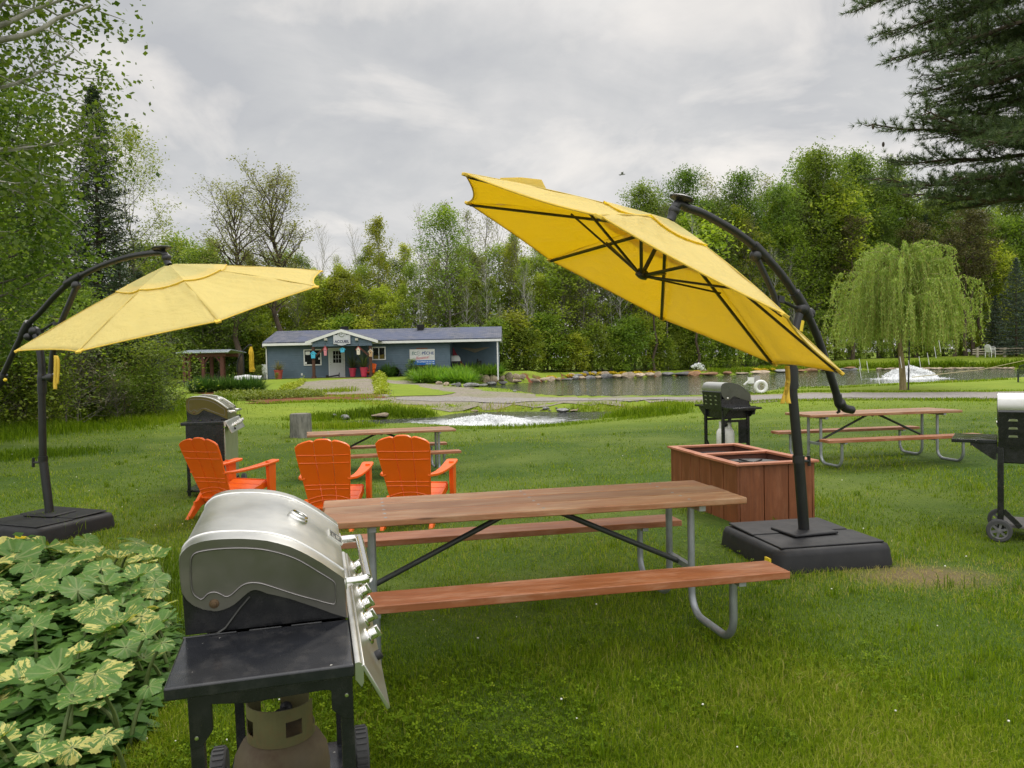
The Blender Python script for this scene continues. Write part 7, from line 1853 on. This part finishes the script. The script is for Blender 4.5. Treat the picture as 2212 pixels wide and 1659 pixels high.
u = 1560
while u < 1850:
    v = float(np.interp(u, [1545, 1650, 1810, 1870], [810.5, 805.5, 800, 799])); w = rr_.uniform(22, 52); rock(u+w/2, v+.5, w*1.05, rr_.uniform(6, 10), rr_.choice([2, 2, 0, 1]), *GW2); u += w
rock(1836, 798.5, 36, 10, 2, 'long pale brown boulder on the far bank beyond the umbrella arm', None)
for u in range(1900, 2190, 13):
    v = float(np.interp(u, [1870, 2000, 2200], [799.2, 798.3, 797.6])); rock(u, v, 16, 5, 0, 'small tan stone edging the far grassy bank', 'small stones edging the far grassy bank')
for u, v, w, h, mi, l in ((1112, 846, 8, 4, 1, 'small grey stone in the shallow near corner of the pond'), (1216, 891, 30, 11, 1, 'dark mossy rock humped in the stream'), (1240, 889, 18, 7, 0, 'pale flat stone beside the dark mossy stream rock'), (1180, 884, 14, 6, 1, 'black stick like stone on the stream bank'), (822, 903, 40, 16, 0, 'grassy brown bank stone left of the foaming stream'), (745, 905, 26, 10, 1, 'grey bank stone near the tree stump'), (722, 902, 14, 9, 1, 'dark bank stone near the tree stump'), (1025, 889, 16, 4, 0, 'flat pale stone on the stream shore behind the foam')): rock(u, v, w, h, mi, l, None)
for i in range(16): rock(892+i*4.6+rr_.uniform(-2, 2), 821-i*.35+rr_.uniform(-.6, .6), rr_.uniform(5, 9), 2.6, rr_.choice([0, 0, 2]), 'flat stacked edging stone below the blue house wall', 'flat edging stones below the blue house wall')
g_ = random.Random(9)
for i in range(34):
    u_, v_ = g_.uniform(1130, 1480), g_.uniform(880, 888); rock(u_, v_, g_.uniform(2, 6), g_.uniform(1, 3), g_.choice([0, 1]), 'small loose stone scattered between road and stream', 'small loose stones between road and stream')
# ---- yellow flowering mounds on the far bank
YF = leafmat('golden_flower', (.55, .36, .01, 1), (.75, .60, .03, 1), .2, .6, obj_var=.05)
fm = thing('yellow_shrub', 'small golden yellow shrub on the red mulch of the far bank', 'shrub', (0, 0, 0), 0, 'golden shrubs on the red mulch of the far bank'); gg = np.random.default_rng(3); A = gg.normal(size=(420, 3)); A /= np.linalg.norm(A, axis=1)[:, None]; A[:, 2] = np.abs(A[:, 2])*.75
leaf_mesh('leaves', A*np.array([.75, .6, .55])*gg.uniform(.6, 1.05, (420, 1)), .16, YF, fm, 4, .7, .5)
for i, (u, v) in enumerate(((1188, 817), (1232, 813), (1256, 811), (1273, 809), (1297, 808), (1322, 807), (1345, 808), (1375, 807), (1405, 806), (1630, 800), (1650, 800), (1665, 799), (1505, 805))):
    q = ground(u, v); o = fm if i == 0 else dup(fm); o.location = tuple(q); o.rotation_euler = (0, 0, i); o.scale = (.8+.25*math.sin(i*3), .7, .55)
# ---- white water
FOAM = paint('white_foam', (.80, .81, .81, 1), .55, 0, .05, 3)
def splash(name, label, c, rx, ry, h, n, seed, shape='mound'):
    g = random.Random(seed); m = MB(); S = 40; K = 9; vs = []
    for k in range(K):
        f = k/(K-1)
        for i in range(S):
            a = 2*PI*i/S; e = 1+.10*math.sin(5*a+seed)+.08*math.sin(9*a)+g.uniform(-.05, .05); r = (1-f)*e
            z = h*min(1, f*2.4)**.7*(.38+.25*math.sin(3*a+2)*(1-f)+.2*math.sin(7*a)*(1-f)+.15*f)+g.uniform(-.26, .26)*h*(k > 0); vs.append((rx*r*math.cos(a), ry*r*math.sin(a), z if k else -.02))
    m.add(vs, [(k*S+i, k*S+(i+1) % S, (k+1)*S+(i+1) % S, (k+1)*S+i) for k in range(K-1) for i in range(S)])
    for i in range(n):
        a = g.uniform(0, 6.28); f = abs(g.gauss(0, .5)); r = f; z = h*(max(0, 1-f*.9))**.45*g.uniform(.5, 1.25)+.01; s = (.016+h*.045)*g.uniform(.4, 1.4)
        p = Vector((rx*r*math.cos(a), ry*r*math.sin(a), z)); d = Vector((g.gauss(0, 1), g.gauss(0, 1), g.gauss(.6, 1))).normalized(); q = perp(d, g); w = d.cross(q)
        m.add([p+d*s*1.8, p-d*s, p+q*s*.7, p-q*s*.35+w*s*.6, p-q*s*.35-w*s*.6], [(0, 2, 3), (0, 3, 4), (0, 4, 2), (1, 3, 2), (1, 4, 3), (1, 2, 4)])
    o = m.build(name, FOAM, None, smooth=60); o.location = c; return tag(o, label, 'fountain')
splash('aerator_fountain', 'broad low white fountain foaming on the pond behind the willow trunk', (FOUNT.x, FOUNT.y, 0), 1.6, 1.2, .68, 6000, 3)
splash('aerator_fountain', 'white water boiling up in the small stream before the gravel road', (SPL.x, SPL.y, STREAM_Z), 1.45, .75, .24, 6000, 4)
q = at_z(1517, 809, 0); m = MB(); gq = random.Random(5)
for i in range(420):
    s = gq.random(); p = Vector((-.9+1.3*s, 0, .75+.25*math.sin(s*PI*.9)-1.0*max(0, s-.45)**2*3.4))+Vector((gq.gauss(0, .05+.13*s), gq.gauss(0, .08), gq.gauss(0, .05+.08*s))); m.ball(p, gq.uniform(.02, .06), 4)
o = m.build('water_jet', FOAM, None); o.location = (q.x, q.y+.5, 0); tag(o, 'small white water spout arching into the pond from the far rocks', 'fountain')
# ------------------------------------------------------------------ light and sky
def make_world():
    w = bpy.data.worlds.new('World'); SC.world = w; w.use_nodes = True
    t = w.node_tree; N = t.nodes; N.clear()
    def new(k, **kw):
        n = N.new(k)
        for a, b in kw.items(): setattr(n, a, b)
        return n
    L = t.links.new
    out = new('ShaderNodeOutputWorld'); bg = new('ShaderNodeBackground'); bg.inputs[1].default_value = .1
    sky = new('ShaderNodeTexSky'); sky.sky_type = 'NISHITA'; sky.sun_disc = False
    sky.sun_elevation = SUN_EL; sky.sun_rotation = SUN_ROT; sky.altitude = 0; sky.air_density = 1; sky.dust_density = 3; sky.ozone_density = 1
    tc = new('ShaderNodeTexCoord'); sx = new('ShaderNodeSeparateXYZ'); L(tc.outputs['Generated'], sx.inputs[0])
    def M(op, a, b=0, c=None):
        n = new('ShaderNodeMath', operation=op)
        for i, q in enumerate((a, b, c)):
            if q is None: continue
            if hasattr(q, 'is_output'): L(q, n.inputs[i])
            else: n.inputs[i].default_value = q
        return n.outputs[0]
    def mix(f, a, b, mode='MIX'):
        n = new('ShaderNodeMix', data_type='RGBA', blend_type=mode)
        for i, q in ((0, f), (6, a), (7, b)):
            if hasattr(q, 'is_output'): L(q, n.inputs[i])
            else: n.inputs[i].default_value = q
        return n.outputs[2]
    def ramp(f, stops):
        n = new('ShaderNodeValToRGB'); L(f, n.inputs[0]); e = n.color_ramp.elements
        while len(e) < len(stops): e.new(.5)
        for i, (p, c) in enumerate(stops): e[i].position = p; e[i].color = c if hasattr(c, '__len__') else (c, c, c, 1)
        return n.outputs[0]
    # cloud deck: the view direction meets a flat layer overhead, so the clouds shrink towards the horizon
    z = M('MAXIMUM', sx.outputs[2], 0.0)
    k = M('DIVIDE', 1, M('ADD', z, .26))
    cb = new('ShaderNodeCombineXYZ'); L(M('MULTIPLY', sx.outputs[0], k), cb.inputs[0]); L(M('MULTIPLY', sx.outputs[1], k), cb.inputs[1])
    def noise(scale, detail, rough, off, sc=(1, 1, 1), dist=.4):
        mp = new('ShaderNodeMapping'); L(cb.outputs[0], mp.inputs[0]); mp.inputs['Location'].default_value = off; mp.inputs['Scale'].default_value = sc
        n = new('ShaderNodeTexNoise'); L(mp.outputs[0], n.inputs['Vector']); n.inputs['Scale'].default_value = scale
        n.inputs['Detail'].default_value = detail; n.inputs['Roughness'].default_value = rough; n.inputs['Distortion'].default_value = dist
        return n.outputs['Fac']
    big = noise(1.1, 7, .55, (3.1, 1.7, 0)); mid = noise(2.8, 8, .58, (7.4, 2.2, 0), (1, 1, 1)); gap = noise(2.0, 7, .55, (1.3, 9.2, 0), (1.1, 1, 1))
    body = M('ADD', M('MULTIPLY', big, .6), M('MULTIPLY', mid, .4))
    col = ramp(body, [(.38, (5.7, 5.8, 6.0, 1)), (.47, (6.5, 6.55, 6.6, 1)), (.56, (7.7, 7.6, 7.5, 1)), (.66, (9.2, 9.0, 8.7, 1))])
    thin = ramp(gap, [(.50, 0), (.68, .85)])
    col = mix(thin, col, (10.2, 9.7, 9.1, 1))
    # brightness added overhead and behind the viewer, unseen, to light the scene from the front; pale band low on the horizon
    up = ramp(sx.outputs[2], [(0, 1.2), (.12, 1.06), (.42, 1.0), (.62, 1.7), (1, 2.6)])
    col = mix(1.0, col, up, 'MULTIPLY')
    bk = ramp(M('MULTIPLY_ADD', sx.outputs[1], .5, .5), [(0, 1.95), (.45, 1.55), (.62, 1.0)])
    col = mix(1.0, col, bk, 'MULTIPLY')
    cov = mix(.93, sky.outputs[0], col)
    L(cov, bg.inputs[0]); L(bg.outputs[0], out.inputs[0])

SUN_EL, SUN_AZ = R(52), R(25)      # azimuth to the right of straight ahead
SUN_ROT = SUN_AZ
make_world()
sl = bpy.data.lights.new('sun', 'SUN'); sl.energy = 1.5; sl.angle = R(15); sl.color = (1, .96, .89)
so = bpy.data.objects.new('sun', sl); COL.objects.link(so)
sd = Vector((math.sin(SUN_AZ)*math.cos(SUN_EL), math.cos(SUN_AZ)*math.cos(SUN_EL), math.sin(SUN_EL)))
so.rotation_euler = (-sd).to_track_quat('-Z', 'Y').to_euler()
make_camera()
SC.render.engine = 'CYCLES'
SC.view_settings.view_transform = 'Standard'; SC.view_settings.look = 'None'; SC.view_settings.exposure = -.1; SC.view_settings.gamma = 1
SC.cycles.max_bounces = 6; SC.cycles.diffuse_bounces = 3; SC.cycles.glossy_bounces = 3; SC.cycles.transmission_bounces = 4; SC.cycles.transparent_max_bounces = 6
SC.cycles.use_denoising = True; SC.cycles.denoiser = 'OPENIMAGEDENOISE'; SC.cycles.denoising_input_passes = 'RGB_ALBEDO_NORMAL'; SC.cycles.denoising_prefilter = 'NONE'
SC.cycles.sample_clamp_indirect = 6
